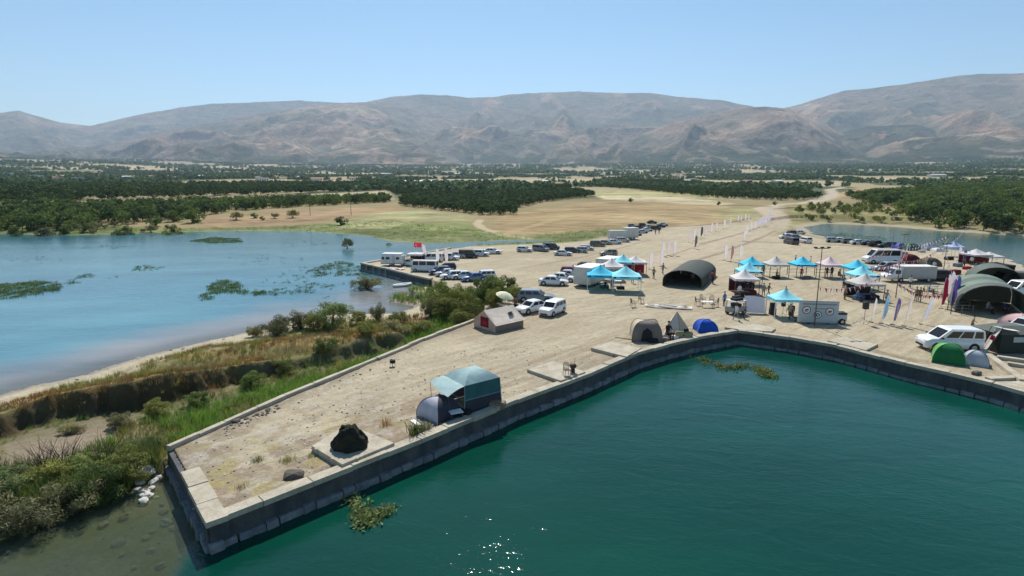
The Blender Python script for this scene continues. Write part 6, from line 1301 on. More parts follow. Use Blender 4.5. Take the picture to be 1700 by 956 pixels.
# loudspeaker on stand
def speaker_stand(px, py, s, lb, hh=1.5):
    x, y = gp(px, py, DECK); t = thing('loudspeaker', lb, 'loudspeaker', (x, y, zat(x, y)), R(rnd.uniform(-15, 15)), 'loudspeakers', s); MB().box(-.23, .23, -.2, .2, hh, hh + .75, 0, None, .04).build('cabinet', TRIM, t); MB().box(-.18, .18, -.215, -.19, hh + .08, hh + .66, 0, None, .01).build('grille', mat('speaker_grille', (.05, .05, .05), .7, .2, 30), t); MB().tube((0, 0, .3), (0, 0, hh), .025, .025, 6).build('pole', POLE_D, t)
    for k in range(3): a = k * 2.094; MB().tube((0, 0, .5), (math.cos(a) * .5, math.sin(a) * .5, 0), .02, .02, 5).build('leg', POLE_D, t)
speaker_stand(1434, 537, 1.0, 'black loudspeaker on a stand, alone on the open quay'); speaker_stand(1299, 525, .8, 'small black loudspeaker on a stand in the middle of the turquoise marquee', 1.35)
def boxes(name, label, cat, px, py, parts, rz=0, group=None, z=DECK, s=1):
    x, y = gp(px, py, z); t = thing(name, label, cat, (x, y, zat(x, y) if z == DECK else z), R(rz), group, s)
    for nm, m_, bs in parts:
        mb = MB()
        for b_ in bs: mb.box(*b_, 0, None, min(.02, (b_[5] - b_[4]) * .25, (b_[1] - b_[0]) * .25, (b_[3] - b_[2]) * .25))
        mb.build(nm, m_, t)
    return t
boxes('speaker_stack', 'black stack of two loudspeakers at the left of the turquoise marquee', 'loudspeaker', 1282, 522, [('cabinet', TRIM, [(-.3, .3, -.25, .25, 0, .7)]), ('cabinet', TRIM, [(-.26, .26, -.22, .22, .71, 1.3)]), ('grille', mat('speaker_grille', (.05, .05, .05), .7, .2, 30), [(-.22, .22, -.26, -.235, .1, .6)])])
boxes('speaker_stack', 'black loudspeaker on a crate at the right of the turquoise marquee', 'loudspeaker', 1313, 524, [('cabinet', TRIM, [(-.28, .28, -.2, .2, .5, 1.1)]), ('crate', POLE_D, [(-.2, .2, -.2, .2, 0, .48)])])
# white backdrop sheet
x, y = gp(1253, 520, DECK); t = thing('backdrop_screen', 'large white projection sheet leaning between the utility cart and the turquoise marquee', 'screen', (x, y, zat(x, y)), R(-4))
MB().loft([[(-1.05 + 2.1 * i / 6 + (.0 if j else 0), .10 * math.sin(i) + .35 * j / 4, .05 + 1.85 * j / 4 * (1 - .12 * (i / 6) ** 3)) for j in range(5)] for i in range(7)], 0, False, False, True).build('sheet', fabric('lilac_white_sheet', (.66, .65, .74), .04), t); mb = MB(); mb.tube((-1.1, .02, 0), (-1.1, .4, 2), .025, .025, 5); mb.tube((1.1, .02, 0), (1.1, .4, 1.9), .025, .025, 5); mb.build('frame', POLE_W, t)
# utility cart with white roof
t = boxes('utility_cart', 'small open utility vehicle with white roof and black luggage on top', 'utility vehicle', 1221, 521, [('roof', WHITE, [(-.85, .85, -.65, .65, 1.45, 1.55)]), ('body', PAINT['grey'], [(-1.0, 1.0, -.6, .6, .3, .85)]), ('seat', TRIM, [(-.3, .3, -.5, .5, .85, 1.2)]), ('luggage', F_BLK, [(-.6, .6, -.4, .3, 1.56, 1.8), (-.2, .7, .0, .5, 1.56, 1.95)]), ('post', TRIM, [(-.82, -.76, -.6, -.54, .85, 1.45), (.76, .82, -.6, -.54, .85, 1.45), (-.82, -.76, .54, .6, .85, 1.45), (.76, .82, .54, .6, .85, 1.45)])], 25); wheels(t, 2.0, 1.3, (-.65, .65), .28)

# ================================================================ chairs, rock, small things
BROWN = mat('brown_plastic', (.085, .05, .035), .5, .1, 6); WHT_PL = mat('white_plastic', (.72, .72, .70), .45, .05, 6)
def chair(px, py, rz, label, m_=None, s=1.0, z=DECK, group='plastic garden chairs'):
    m_ = m_ or BROWN; x, y = gp(px, py, z); t = thing('garden_chair', label, 'chair', (x, y, zat(x, y) if z == DECK else z), R(rz), group, s)
    MB().box(-.22, .22, -.21, .21, .41, .45, 0, None, .01).build('seat', m_, t)
    for sx in (-1, 1):
        MB().tube((sx * .22, -.22, 0), (sx * .19, -.18, .42), .022, .02, 6).build('leg', m_, t); MB().tube((sx * .22, .24, 0), (sx * .19, .19, .42), .022, .02, 6).build('leg', m_, t)
        mb = MB(); mb.tube((sx * .22, -.18, .42), (sx * .25, -.2, .64), .018, .018, 5); mb.tube((sx * .25, -.2, .64), (sx * .22, .22, .66), .02, .02, 5); mb.build('armrest', m_, t)
    bk = MB(); bk.tube((-.19, .19, .42), (-.18, .26, .86), .022, .02, 5); bk.tube((.19, .19, .42), (.18, .26, .86), .022, .02, 5); bk.tube((-.18, .26, .86), (0, .27, .93), .02, .02, 5); bk.tube((0, .27, .93), (.18, .26, .86), .02, .02, 5)
    for k in (-.09, 0, .09): bk.box(k - .022, k + .022, .20, .215, .46, .50).tube((k, .20, .45), (k, .265, .9), .018, .018, 5)
    bk.build('backrest', m_, t); return t
chair(666, 743, 170, 'brown plastic chair standing at the wall between rock slab and weeds', s=1.05); chair(941, 623, 15, 'brown plastic chair on the reddish concrete slab', z=1.46, s=1.0)
boxes('cooking_pot', 'dark round brown grill pot right of the chair on the reddish slab', 'pot', 951, 618, [('stand', BROWN, [(-.14, .14, -.14, .14, 0, .3)])], 0, None, 1.46)
t = [o for o in col.objects if o.name.startswith('cooking_pot')][0]; MB().loft([[(math.cos(a) * r_, math.sin(a) * r_, z_) for a in np.linspace(0, 2 * math.pi, 14, endpoint=False)] for r_, z_ in ((.1, .30), (.24, .38), (.28, .5), (.24, .62), (.1, .68))]).build('bowl', BROWN, t); MB().tube((.1, 0, .66), (.14, 0, 1.15), .015, .015, 5).build('handle', BROWN, t)
chair(652, 608, 60, 'small dark folding chair lying alone beside the parapet', mat('dark_camp_chair', (.04, .03, .02), .8), .62); boxes('camping_gear', 'dark bag on the small folding chair beside the parapet', 'bag', 652, 608, [('body', F_BLK, [(-.2, .2, -.17, .17, .30, .52)])], 20, 'camping gear')
for i, (px, py, rz, lb) in enumerate([(1051, 510, 100, 'brown chair at the left end of the folded frames'), (1064, 503, 40, 'dark chair behind the left end of the folded frames'), (1158, 507, 90, 'brown chair left of the white table'), (1166, 503, 20, 'brown chair behind the white table'), (1181, 504, -20, 'brown chair at the back right of the white table'), (1188, 509, -90, 'brown chair at the right end of the white table')]): chair(px, py, rz, lb, mat('pale_brown_plastic', (.20, .16, .12), .6), 1.15, group='chairs by the folded frames')
def table(px, py, rz, label, m_=None, w_=1.1, d_=.7, h=.72, z=DECK, group='camp tables', mt=None):
    m_ = m_ or WHT_PL; t = boxes('camp_table', label, 'table', px, py, [('table_top', m_, [(-w_ / 2, w_ / 2, -d_ / 2, d_ / 2, h - .05, h)])], rz, group, z)
    for sx in (-1, 1):
        for sy in (-1, 1): MB().box(-.02, .02, -.02, .02, 0, h - .045).build('leg', POLE_D, t, (sx * (w_ / 2 - .08), sy * (d_ / 2 - .08), 0))
    return t
table(1174, 510, -8, 'white table set between brown chairs right of the folded frames', w_=1.3); table(757, 697, 25, 'small white table in front of the silver dome tent', w_=.8, d_=.6, h=.55)
table(812, 692, 28, 'low white table right of the mint tent by the wall', w_=.5, d_=.4, h=.4); table(1560, 487, -5, 'long picnic table with benches in the right camp', mat('grey_wood', (.32, .29, .25), .9), 1.8, .8)
table(1545, 483, -5, 'second picnic table left of the long one', mat('grey_wood', (.32, .29, .25), .9), 1.4, .8); table(1022, 474, -6, 'white table with cups under the turquoise marquee pair', w_=1.6); table(1435, 497, 0, 'table under the greyish white marquee on the right', mat('blue_cloth_top', (.12, .16, .30), .8), 1.8, .8); table(1236, 488, 0, 'dark table under the white marquee with red pole', POLE_D, 2.0, .9)
for i, (px, py, rz) in enumerate([(1552, 492, 30), (1566, 493, -20), (1536, 489, 80)]): chair(px, py, rz, ['brown chair before the picnic tables', 'brown chair right of the picnic tables', 'brown chair left of the picnic tables'][i], group='chairs in the right camp')
# folded marquee frames on the ground
a = Vector(gp(1062, 508, DECK)); b = Vector(gp(1158, 514, DECK)); t = thing('folded_canopy_frame', 'long bundle of folded white canopy frames laid out on the sand', 'canopy frame', (a.x, a.y, zat(a.x, a.y)), math.atan2((b - a).y, (b - a).x)); L_ = (b - a).length; r_ = random.Random(9)
for k in range(14):
    x0_ = r_.uniform(0, L_ * .6); l = r_.uniform(1.6, 3.2); yy = r_.uniform(-.5, .5); MB().tube((x0_, yy, r_.uniform(.05, .3)), (min(x0_ + l, L_ + .3), yy + r_.uniform(-.4, .4), r_.uniform(.05, .35)), .045, .045, 5).build('pole', [POLE_W, POLE_D, WHITE][k % 3], t)
MB().loft([[(.6 + i * (L_ - 1.2) / 8, -.25 + .5 * j / 3, .22 + .10 * math.sin(i * 2.1 + j)) for j in range(4)] for i in range(9)], 0, False, False, True).build('cloth', F_WHITE, t)
# dark rock mound on the slab
bmh = bmesh.new(); bmesh.ops.create_icosphere(bmh, subdivisions=5, radius=1.0); r_ = np.random.RandomState(5)
V = np.array([v.co[:] for v in bmh.verts]); nn = (ridged(V[:, 0] * 1.4 + 3, V[:, 1] * 1.4 + V[:, 2] * 1.1, 4, 77) - .5) * .34 + (ridged(V[:, 0] * 3 + V[:, 2] * 2, V[:, 1] * 3 - V[:, 2] * 2, 3, 78) - .5) * .13
for v, k in zip(bmh.verts, nn):
    c_ = v.co * (1 + k); c_.x *= 1.0 * (1 - .26 * max(0, c_.z)); c_.y *= .86 * (1 - .26 * max(0, c_.z)); c_.z = max(c_.z, -.18) * 1.18 + .20; v.co = c_
me = bpy.data.meshes.new('dark_rock'); bmh.to_mesh(me); bmh.free(); rm = NT('dark_mossy_rock'); v_ = rm.obj(); n1 = rm.noise(2.5, 8, .7, v_, .6); vr = rm.n('ShaderNodeTexVoronoi'); vr.inputs['Scale'].default_value = 3.0; rm.l(v_, vr.inputs['Vector'])
rm.setc(rm.ramp(n1, [(.3, (.016, .018, .013)), (.6, (.036, .038, .028)), (.8, (.07, .068, .045))])); rm.rough(.95); rm.b.inputs['Specular IOR Level'].default_value = .15; rm.bump(rm.math('ADD', n1, rm.math('MULTIPLY', vr.outputs['Distance'], .5)), .9, .14); me.materials.append(rm.mat)
me.polygons.foreach_set('use_smooth', [True] * len(me.polygons)); x, y = gp(581, 742, 1.52); o = link('dark_rock', me, None, (x, y, 1.50)); o.rotation_euler = (0, 0, .5); o.scale = (.92, .92, .98); tag(o, 'dark brown craggy mound sitting on the square concrete slab', 'rock')
# rubble and stones
def rock_mesh(seed, mt):
    b_ = bmesh.new(); bmesh.ops.create_icosphere(b_, subdivisions=2, radius=.5); r_ = random.Random(seed)
    for v in b_.verts: v.co *= r_.uniform(.72, 1.12); v.co.z *= .55
    me = bpy.data.meshes.new('rock'); b_.to_mesh(me); b_.free(); me.materials.append(mt); return me
RK_W = mat('pale_rubble', (.52, .50, .46), .9, .2, 4); RK_G = mat('grey_rubble', (.22, .20, .17), .9, .25, 4); RK_D = mat('dark_rubble', (.10, .085, .07), .9, .25, 4)
rks = [rock_mesh(i, [RK_W, RK_G, RK_D][i % 3]) for i in range(9)]
for i, (px, py, s, lb) in enumerate([(243, 792, .95, 'largest pale flat stone of the rubble at the pier end'), (233, 799, .6, 'pale stone left in the rubble'), (255, 797, .7, 'pale stone at the right of the rubble'), (240, 812, .6, 'pale stone lower in the rubble'), (247, 818, .55, 'greyish stone in the middle of the rubble'), (238, 828, .65, 'pale stone at the lower end of the rubble, in the water'), (262, 790, .5, 'pale stone touching the pier wall'), (228, 790, .5, 'small pale stone at the top left of the rubble'), (252, 807, .45, 'small pale stone near the rubble centre'), (236, 819, .4, 'small pale stone lower left')]):
    x, y = gp(px, py, .1); o = link('rubble_stone', rks[(i % 3) * 3], None, (x, y, max(zat(x, y), -.05) + .05)); o.scale = (s, s * .8, s * .8); o.rotation_euler = (rnd.uniform(-.3, .3), rnd.uniform(-.3, .3), rnd.uniform(0, 6)); tag(o, lb, 'stone', 'pale rubble stones at the pier end')
def rubble(name, poly, spacing, smin, smax, z=None, src=1, dens=1.0, dz=0, thin=None):
    x, y = pts_in(poly, spacing, .5, thin); k = rs.rand(len(x)) < dens; x, y = x[k], y[k]; scatter(name, rks[src], np.stack([x, y, zarr(x, y) + dz], 1), smin + (smax - smin) * rs.rand(len(x)) ** 2.5)
rubble('pale_rubble', gpoly([(222, 780), (268, 786), (262, 826), (238, 838), (225, 820)], .0), .35, .1, .45, src=0)
rubble('sunken_stones', gpoly([(225, 830), (290, 800), (330, 920), (330, 956), (230, 956), (160, 870)], -.3), .75, .12, .7, src=1, dens=.8, dz=.04); rubble('lakebed_stones', gpoly([(0, 880), (220, 840), (280, 1000), (0, 1000)], -.3), 1.1, .1, .6, src=2, dens=.5)
tip = gpoly([(290, 752), (420, 690), (620, 610), (760, 580), (1100, 560), (1000, 600), (860, 655), (700, 715), (520, 785), (350, 855)], DECK)
rubble('small_stones', tip, .42, .04, .17, src=1, dens=.55, dz=.01, thin=lambda x, y: (fbm(x * .6, y * .6, 3, 300) > .46)); rubble('pale_chips', tip, .6, .03, .15, src=0, dens=.5, dz=.01, thin=lambda x, y: (fbm(x * .5 + 9, y * .5, 3, 301) > .48) & (y < 46))
rubble('dark_rubble', gpoly([(366, 712), (462, 672), (465, 680), (372, 722)], DECK), .22, .1, .36, src=2, dens=.8); rubble('wall_edge_stones', gpoly([(470, 672), (700, 572), (704, 577), (480, 680)], DECK), .4, .06, .22, src=2, dens=.45); rubble('gravel_patch', gpoly([(470, 728), (512, 722), (520, 745), (480, 748)], DECK), .2, .04, .13, src=1, dens=.9)
rubble('shore_pebbles', gpoly([(60, 632), (190, 600), (300, 570), (430, 545), (560, 522), (690, 508), (700, 500), (720, 490), (700, 520), (500, 540), (300, 590), (100, 650)], .2), .9, .05, .4, src=1, dens=.35)
for px, py, s, lb in [(487, 790, .95, 'heap of grey-brown brushwood and earth near the wall of the pier tip'), (392, 700, .5, 'dark stone against the parapet')]:
    x, y = gp(px, py, DECK); o = link('earth_heap', rks[5 if s > .9 else 2], None, (x, y, zat(x, y) + .05)); o.scale = (s * 1.2, s, s * .9); tag(o, lb, 'rock', None)
# planks, debris near the tents
def plank(px, py, l, w_, rz, m_, lb, h=.05, z=DECK, tilt=0):
    x, y = gp(px, py, z); o = MB().box(-l / 2, l / 2, -w_ / 2, w_ / 2, 0, h, 0, None, .008).build('plank', m_, None, (x, y, zat(x, y) + .02)); o.rotation_euler = (0, R(tilt), R(rz)); tag(o, lb, 'board', 'loose boards')
plank(690, 703, .9, .28, -55, WHT_PL, 'white board lying beside the silver tent'); plank(336, 830, .9, .14, 60, mat('grey_wood', (.32, .29, .25), .9), 'grey weathered board lying inside the pier end wall'); plank(1040, 563, 2.2, .15, -25, POLE_D, 'dark plank along the left foot of the brown dome tent')
for px, py, s, m_, lb in [(770, 690, .45, F_BLK, 'black bag between the tents'), (777, 697, .4, mat('camp_green', (.06, .10, .08), .8), 'dark green cool box behind the small white table'), (820, 682, .5, F_BGL, 'pale bundle at the right of the mint tent'), (826, 676, .5, mat('camp_brown', (.22, .17, .11), .8), 'brown crate at the right corner of the mint tent'), (793, 697, .45, F_BLK, 'black mat lying on the wall coping'), (742, 712, .45, POLE_D, 'dark stool in front of the silver tent'), (1095, 560, .4, F_BGL, 'grey bundle beside the sitting person'), (1118, 562, .4, WHT_PL, 'white box before the pointed tent'), (1101, 566, .45, F_BR, 'brown bag at the wall edge'), (1083, 568, .45, F_BLK, 'black bag at the wall before the brown dome tent'), (1133, 560, .8, mat('olive_mat', (.30, .27, .16), .9), 'olive sleeping mat rolled in front of the pointed tent'), (1606, 604, .35, WHT_PL, 'white bag between green and blue-grey tents'), (1621, 622, .3, POLE_D, 'small dark thing on the yellow ground by the quay'), (866, 514, .5, F_DKRED, 'dark red furniture under the cream parasol'), (852, 512, .6, F_BLK, 'dark table under the cream parasol'), (874, 518, .35, WHT_PL, 'white bag beside the white sedan')]:
    boxes('camping_gear', lb, 'camping gear', px, py, [('body', m_, [(-s, s, -s * .6, s * .6, 0, s * .75)]), ('lid', m_, [(-s * .9, s * .9, -s * .5, s * .5, s * .755, s * .85)])], rnd.uniform(-40, 40), 'camping gear')
# rubbish heap by the weeds
x, y = pts_in(gpoly([(697, 690), (735, 705), (722, 722), (690, 712)], DECK), .14, .5); scatter('rubbish_heap', rks[4], np.stack([x, y, zarr(x, y) + .03], 1), .08 + .16 * rs.rand(len(x)))
# dinghy moored below the jetty wall
x, y = gp(668, 475, 0); t = thing('inflatable_dinghy', 'grey-white inflatable dinghy lying in the water below the jetty wall', 'dinghy', (x, y, .18), R(32), None, .85); P_ = []
for i in range(24):
    a = i / 24 * 2 * math.pi; P_.append(Vector((math.cos(a) * 1.6 if math.cos(a) < 0 else math.cos(a) * 1.6, math.sin(a) * .62 * (1 if math.cos(a) < .5 else 1 - .3 * (math.cos(a) - .5)), .12 * max(0, math.cos(a)))))
mb = MB(); rings = []
for i in range(25):
    p = P_[i % 24]; tg = (P_[(i + 1) % 24] - P_[(i - 1) % 24]).normalized(); sd_ = tg.cross(Vector((0, 0, 1))).normalized(); rings.append([tuple(p + sd_ * math.cos(b_) * .24 + Vector((0, 0, 1)) * math.sin(b_) * .22) for b_ in np.linspace(0, 2 * math.pi, 10, endpoint=False)])
mb.loft(rings, 0, True, False, True); mb.build('tube', mat('grey_white_rubber', (.60, .66, .62), .5, .06, 3), t); MB().prism([(-1.4, -.5), (1.3, -.45), (1.5, 0), (1.3, .45), (-1.4, .5)], -.12, -.06).build('floor', POLE_D, t); MB().box(-.2, .1, -.55, .55, .02, .08).build('thwart', mat('grey_wood', (.32, .29, .25), .9), t)
# pink-white raft on the jetty
x, y = gp(658, 447, DECK); t = thing('deflated_raft', 'pinkish white deflated raft spread beside the jetty wall', 'raft', (x, y, zat(x, y)), R(-28)); MB().loft([[(-1.6 + 3.2 * i / 8, -.45 + .9 * j / 4, .08 + .18 * abs(math.sin(i * .9 + j * 1.3))) for j in range(5)] for i in range(9)], 0, False, False, True).build('skin', F_PINK, t); MB().box(-1.5, 1.5, -.4, .4, .0, .06).build('floor', F_BR, t)
# barriers left of the big shelter
for i, (px, py) in enumerate([(1590, 515), (1596, 522)]):
    t = boxes('crowd_barrier', ['low railing left of the big arched shelter, back one', 'low railing left of the big arched shelter, front one'][i], 'railing', px, py, [('rail', POLE_D, [(-1.1, 1.1, -.03, .03, z_, z_ + .05) for z_ in (.3, .65, 1.0)]), ('post', POLE_D, [(s_ - .03, s_ + .03, -.04, .04, 0, 1.05) for s_ in (-1.05, 0, 1.05)])], -10, 'railings')

# ================================================================ people
SKIN = mat('skin', (.42, .25, .17), .6, .05, 4)
def person(px, py, rz, label, top_, bot, pose='stand', s=1.0, z=DECK, hair=(.02, .015, .012), hat=None, zoff=0, cat='person'):
    x, y = gp(px, py, z); t = thing('person', label, cat, (x, y, (zat(x, y) if z == DECK else z) + zoff), R(rz), None, s)
    J = {}
    if pose == 'stand': J = dict(pel=(0, 0, .93), ch=(0, .01, 1.32), nk=(0, 0, 1.50), hd=(0, -.02, 1.63), kl=(-.11, -.02, .49), fl=(-.12, .03, .06), kr=(.11, -.02, .49), fr=(.12, .02, .06), el=(-.27, .03, 1.12), hl=(-.27, -.06, .86), er=(.27, .03, 1.12), hr=(.26, -.08, .87))
    if pose == 'walk': J = dict(pel=(0, 0, .92), ch=(0, -.04, 1.31), nk=(0, -.06, 1.49), hd=(0, -.10, 1.62), kl=(-.10, -.20, .50), fl=(-.11, -.30, .07), kr=(.10, .06, .48), fr=(.11, .34, .12), el=(-.26, .14, 1.12), hl=(-.25, .16, .88), er=(.26, -.10, 1.12), hr=(.22, -.30, 1.0))
    if pose == 'sit': J = dict(pel=(0, .1, .48), ch=(0, .12, .90), nk=(0, .08, 1.08), hd=(0, .04, 1.22), kl=(-.13, -.36, .52), fl=(-.13, -.38, .08), kr=(.13, -.36, .52), fr=(.13, -.34, .08), el=(-.25, .0, .74), hl=(-.14, -.24, .62), er=(.25, 0, .74), hr=(.14, -.26, .62))
    V = lambda k: Vector(J[k])
    def limb(mb, a, b, r0, r1, n=8): 
        a, b = Vector(a), Vector(b); d = b - a; q = d.to_track_quat('Z', 'Y'); rings = []
        for u, r in ((-.04, .35), (0, .8), (.15, 1), (.5, .98), (.85, 1), (1, .85), (1.04, .4)):
            rr_ = (r0 + (r1 - r0) * min(max(u, 0), 1)) * r; c_ = a + d * u; rings.append([tuple(c_ + q @ Vector((math.cos(w_) * rr_, math.sin(w_) * rr_, 0))) for w_ in np.linspace(0, 2 * math.pi, n, endpoint=False)])
        mb.loft(rings)
    # one continuous skinned body
    names = ['pel', 'ch', 'nk', 'hd']; verts = [V('pel'), V('pel').lerp(V('ch'), .5), V('ch'), V('nk'), V('hd')]; rad = [.15, .135, .155, .06, .095]; edges = [(0, 1), (1, 2), (2, 3), (3, 4)]
    for sd_, k, f, e, h in ((-1, 'kl', 'fl', 'el', 'hl'), (1, 'kr', 'fr', 'er', 'hr')):
        b_ = len(verts); hip = V('pel') + Vector((sd_ * .09, 0, -.06)); sh = V('ch') + Vector((sd_ * .17, 0, .08)); toe = V(f) + Vector((0, -.17, -.02)); hn = V(h); fdir = (hn - V(e)).normalized()
        verts += [hip, V(k), V(f), toe, sh, V(e), hn, hn + fdir * .09]; rad += [.095, .06, .045, .04, .06, .043, .033, .028]
        edges += [(0, b_), (b_, b_ + 1), (b_ + 1, b_ + 2), (b_ + 2, b_ + 3), (2, b_ + 4), (b_ + 4, b_ + 5), (b_ + 5, b_ + 6), (b_ + 6, b_ + 7)]
        for q_ in range(4):                        # fingers and thumb
            side = Vector((0, 1, 0)) if abs(fdir.z) > .5 else Vector((1, 0, 0)); o_ = (q_ - 1.2) * .02; vb_ = len(verts); ln = (.07, .085, .08, .06)[q_] if q_ else .055
            verts.append(hn + fdir * (.09 + ln * (1 if q_ else .3)) + side * (o_ * 1.6 if q_ else -.055)); rad.append(.009); edges.append((b_ + 7 if q_ else b_ + 6, vb_))
    me = bpy.data.meshes.new('body'); me.from_pydata([tuple(v) for v in verts], edges, []); o = bpy.data.objects.new('body', me); col.objects.link(o); o.modifiers.new('skin', 'SKIN'); sub = o.modifiers.new('sub', 'SUBSURF'); sub.levels = 1; sub.render_levels = 1
    for i, r in enumerate(rad): me.skin_vertices[0].data[i].radius = (r, r * (.72 if i in (0, 1, 2) else 1))
    me.skin_vertices[0].data[0].use_root = True
    dg = bpy.context.evaluated_depsgraph_get(); m2 = bpy.data.meshes.new_from_object(o.evaluated_get(dg)); bpy.data.objects.remove(o); m2.materials.clear()
    for m_ in (top_, bot, SKIN): m2.materials.append(m_)
    pz = J['pel'][2]; chz = J['nk'][2] - .04
    for p in m2.polygons:
        c_ = p.center; p.use_smooth = True
        leg = (c_.z < pz - .03) if pose != 'sit' else (c_.y < -.02 and c_.z < .62 or c_.z < .45); hand = min((c_ - V('hl')).length, (c_ - V('hr')).length) < .13
        p.material_index = 2 if (c_.z > chz or hand) else (1 if leg and min((c_ - V('el')).length, (c_ - V('er')).length) > .1 else 0)
    m2.name = 'body'; link('body', m2, t)
    hm = mat('hair_dark', hair, .8, .1, 10); hb = MB(); hd = V('hd')
    hb.loft([[tuple(hd + Vector((math.cos(w_) * r_ * .092, .015 + math.sin(w_) * r_ * .105, z_))) for w_ in np.linspace(0, 2 * math.pi, 12, endpoint=False)] for r_, z_ in ((1.0, .03), (1.08, .07), (.95, .12), (.55, .15), (.1, .165))]); hb.build('hair', hat or hm, t)
    fb = MB()
    for sx in (-1, 1): fb.box(hd.x + sx * .035 - .012, hd.x + sx * .035 + .012, hd.y - .102, hd.y - .09, hd.z + .0, hd.z + .014)
    fb.build('eyes', hm, t); nb = MB(); nb.prism([(-.012, 0), (.012, 0), (0, -.028)], -.03, .012, 0, Matrix.Translation((hd.x, hd.y - .092, hd.z))); nb.box(hd.x - .022, hd.x + .022, hd.y - .096, hd.y - .088, hd.z - .052, hd.z - .044); nb.build('nose_and_mouth', mat('lips', (.3, .13, .1), .6), t)
    return t
CL = {k: mat('cloth_' + k, c_, .85, .1, 8) for k, c_ in dict(black=(.02, .02, .022), white=(.68, .67, .66), grey=(.25, .25, .26), navy=(.03, .04, .09), brown=(.16, .11, .07), blue=(.10, .20, .42), red=(.35, .04, .05), khaki=(.30, .26, .17)).items()}
person(1110, 562, 20, 'person in black clothes sitting at the wall before the pointed tent', CL['black'], CL['black'], 'sit', 1.25)
chair(1110, 562, 20, 'low dark chair under the sitting person in black', POLE_D, .95, group='chairs by the tents')
person(1222, 531, -60, 'person in a white shirt walking beside the utility cart', CL['white'], CL['grey'], 'walk', 1.0)
person(1232, 528, 30, 'person in grey bending towards the bags beside the utility cart', CL['grey'], CL['black'], 'walk', .92)
person(1227, 494, 10, 'person in a pale shirt standing before the white marquee with red pole', CL['white'], CL['brown'], 'stand', 1.0)
person(1372, 461, 170, 'person in dark clothes under the pinkish marquee, left one', CL['black'], CL['navy'], 'stand', 1.0); person(1380, 461, 190, 'person in dark clothes under the pinkish marquee, right one', CL['black'], CL['black'], 'stand', 1.05)
person(1393, 462, 90, 'person sitting at the right end of the pinkish marquee', CL['brown'], CL['black'], 'sit', 1.0); person(1267, 457, 20, 'person with a large dark backpack between the marquees', CL['grey'], CL['navy'], 'stand', 1.0)
person(1402, 497, 80, 'person standing at the left pole of the right marquee column', CL['khaki'], CL['brown'], 'stand', 1.15); person(1303, 496, 0, 'person in black behind the single turquoise marquee', CL['black'], CL['black'], 'walk', .9)
person(1275, 492, 40, 'person walking right of the white marquee with red pole', CL['brown'], CL['grey'], 'walk', 1.0); person(1267, 492, -30, 'second person walking beside the white marquee', CL['grey'], CL['brown'], 'walk', 1.0)
person(1613, 549, 60, 'person in khaki walking behind the white people carrier', CL['khaki'], CL['brown'], 'walk', .9); person(1016, 482, 0, 'person in blue standing under the left turquoise marquee', CL['blue'], CL['navy'], 'stand', 1.0); person(1006, 481, 40, 'person in black under the left turquoise marquee', CL['black'], CL['black'], 'sit', 1.0)
person(1150, 471, -30, 'person in grey inside the dark army shelter', CL['grey'], CL['black'], 'stand', .95); person(1165, 474, 60, 'person in brown at the right mouth of the army shelter', CL['brown'], CL['black'], 'sit', 1.0); person(1424, 500, 20, 'person in blue sitting under the greyish right marquee', CL['blue'], CL['navy'], 'sit', 1.1); person(1448, 501, -20, 'person in navy sitting under the greyish right marquee', CL['navy'], CL['black'], 'sit', 1.1)
person(1640, 520, 20, 'person in grey at the mouth of the big arched shelter', CL['grey'], CL['black'], 'sit', 1.1); person(1668, 521, -20, 'person in navy inside the big arched shelter', CL['navy'], CL['black'], 'sit', 1.1)
table(1118, 470, 62, 'long table inside the dark army shelter', POLE_D, 3.0, .8); table(1655, 516, 30, 'table inside the big arched shelter', POLE_D, 2.2, .8)

for i, (px, py, rz, lb, a_, b_, ps) in enumerate([(1330, 462, 0, 'person in red under the middle turquoise marquee', 'red', 'black', 'stand'), (1290, 462, 30, 'person in khaki seated under the greyish marquee', 'khaki', 'black', 'sit'), (1250, 487, 90, 'person in black in the left marquee column', 'black', 'black', 'stand'), (1240, 484, -30, 'person in navy seated in the left marquee column', 'navy', 'black', 'sit'), (1510, 478, 0, 'person in white walking before the grey box truck', 'white', 'navy', 'walk'),
  (1543, 488, 60, 'person in blue at the picnic tables', 'blue', 'black', 'sit'), (1575, 488, -60, 'person in red at the picnic tables', 'red', 'grey', 'sit'), (1600, 445, 0, 'person in brown near the white canopies', 'brown', 'black', 'walk'), (1632, 448, 0, 'person in khaki before the dark red canopy', 'khaki', 'brown', 'stand'), (1050, 470, 0, 'person in white behind the turquoise pair', 'white', 'black', 'stand'), (1062, 466, 0, 'person in red beside the red booth', 'red', 'black', 'stand'), (1100, 455, 20, 'person in grey walking left of the army shelter', 'grey', 'navy', 'walk'), (1094, 388, 0, 'person in black walking on the sand before the far row', 'black', 'black', 'walk'), (1088, 389, 0, 'person in brown walking on the sand before the far row', 'brown', 'black', 'walk')]):
    person(px, py, rz, lb, CL[a_], CL[b_], ps, 1.0)
r_ = random.Random(77)
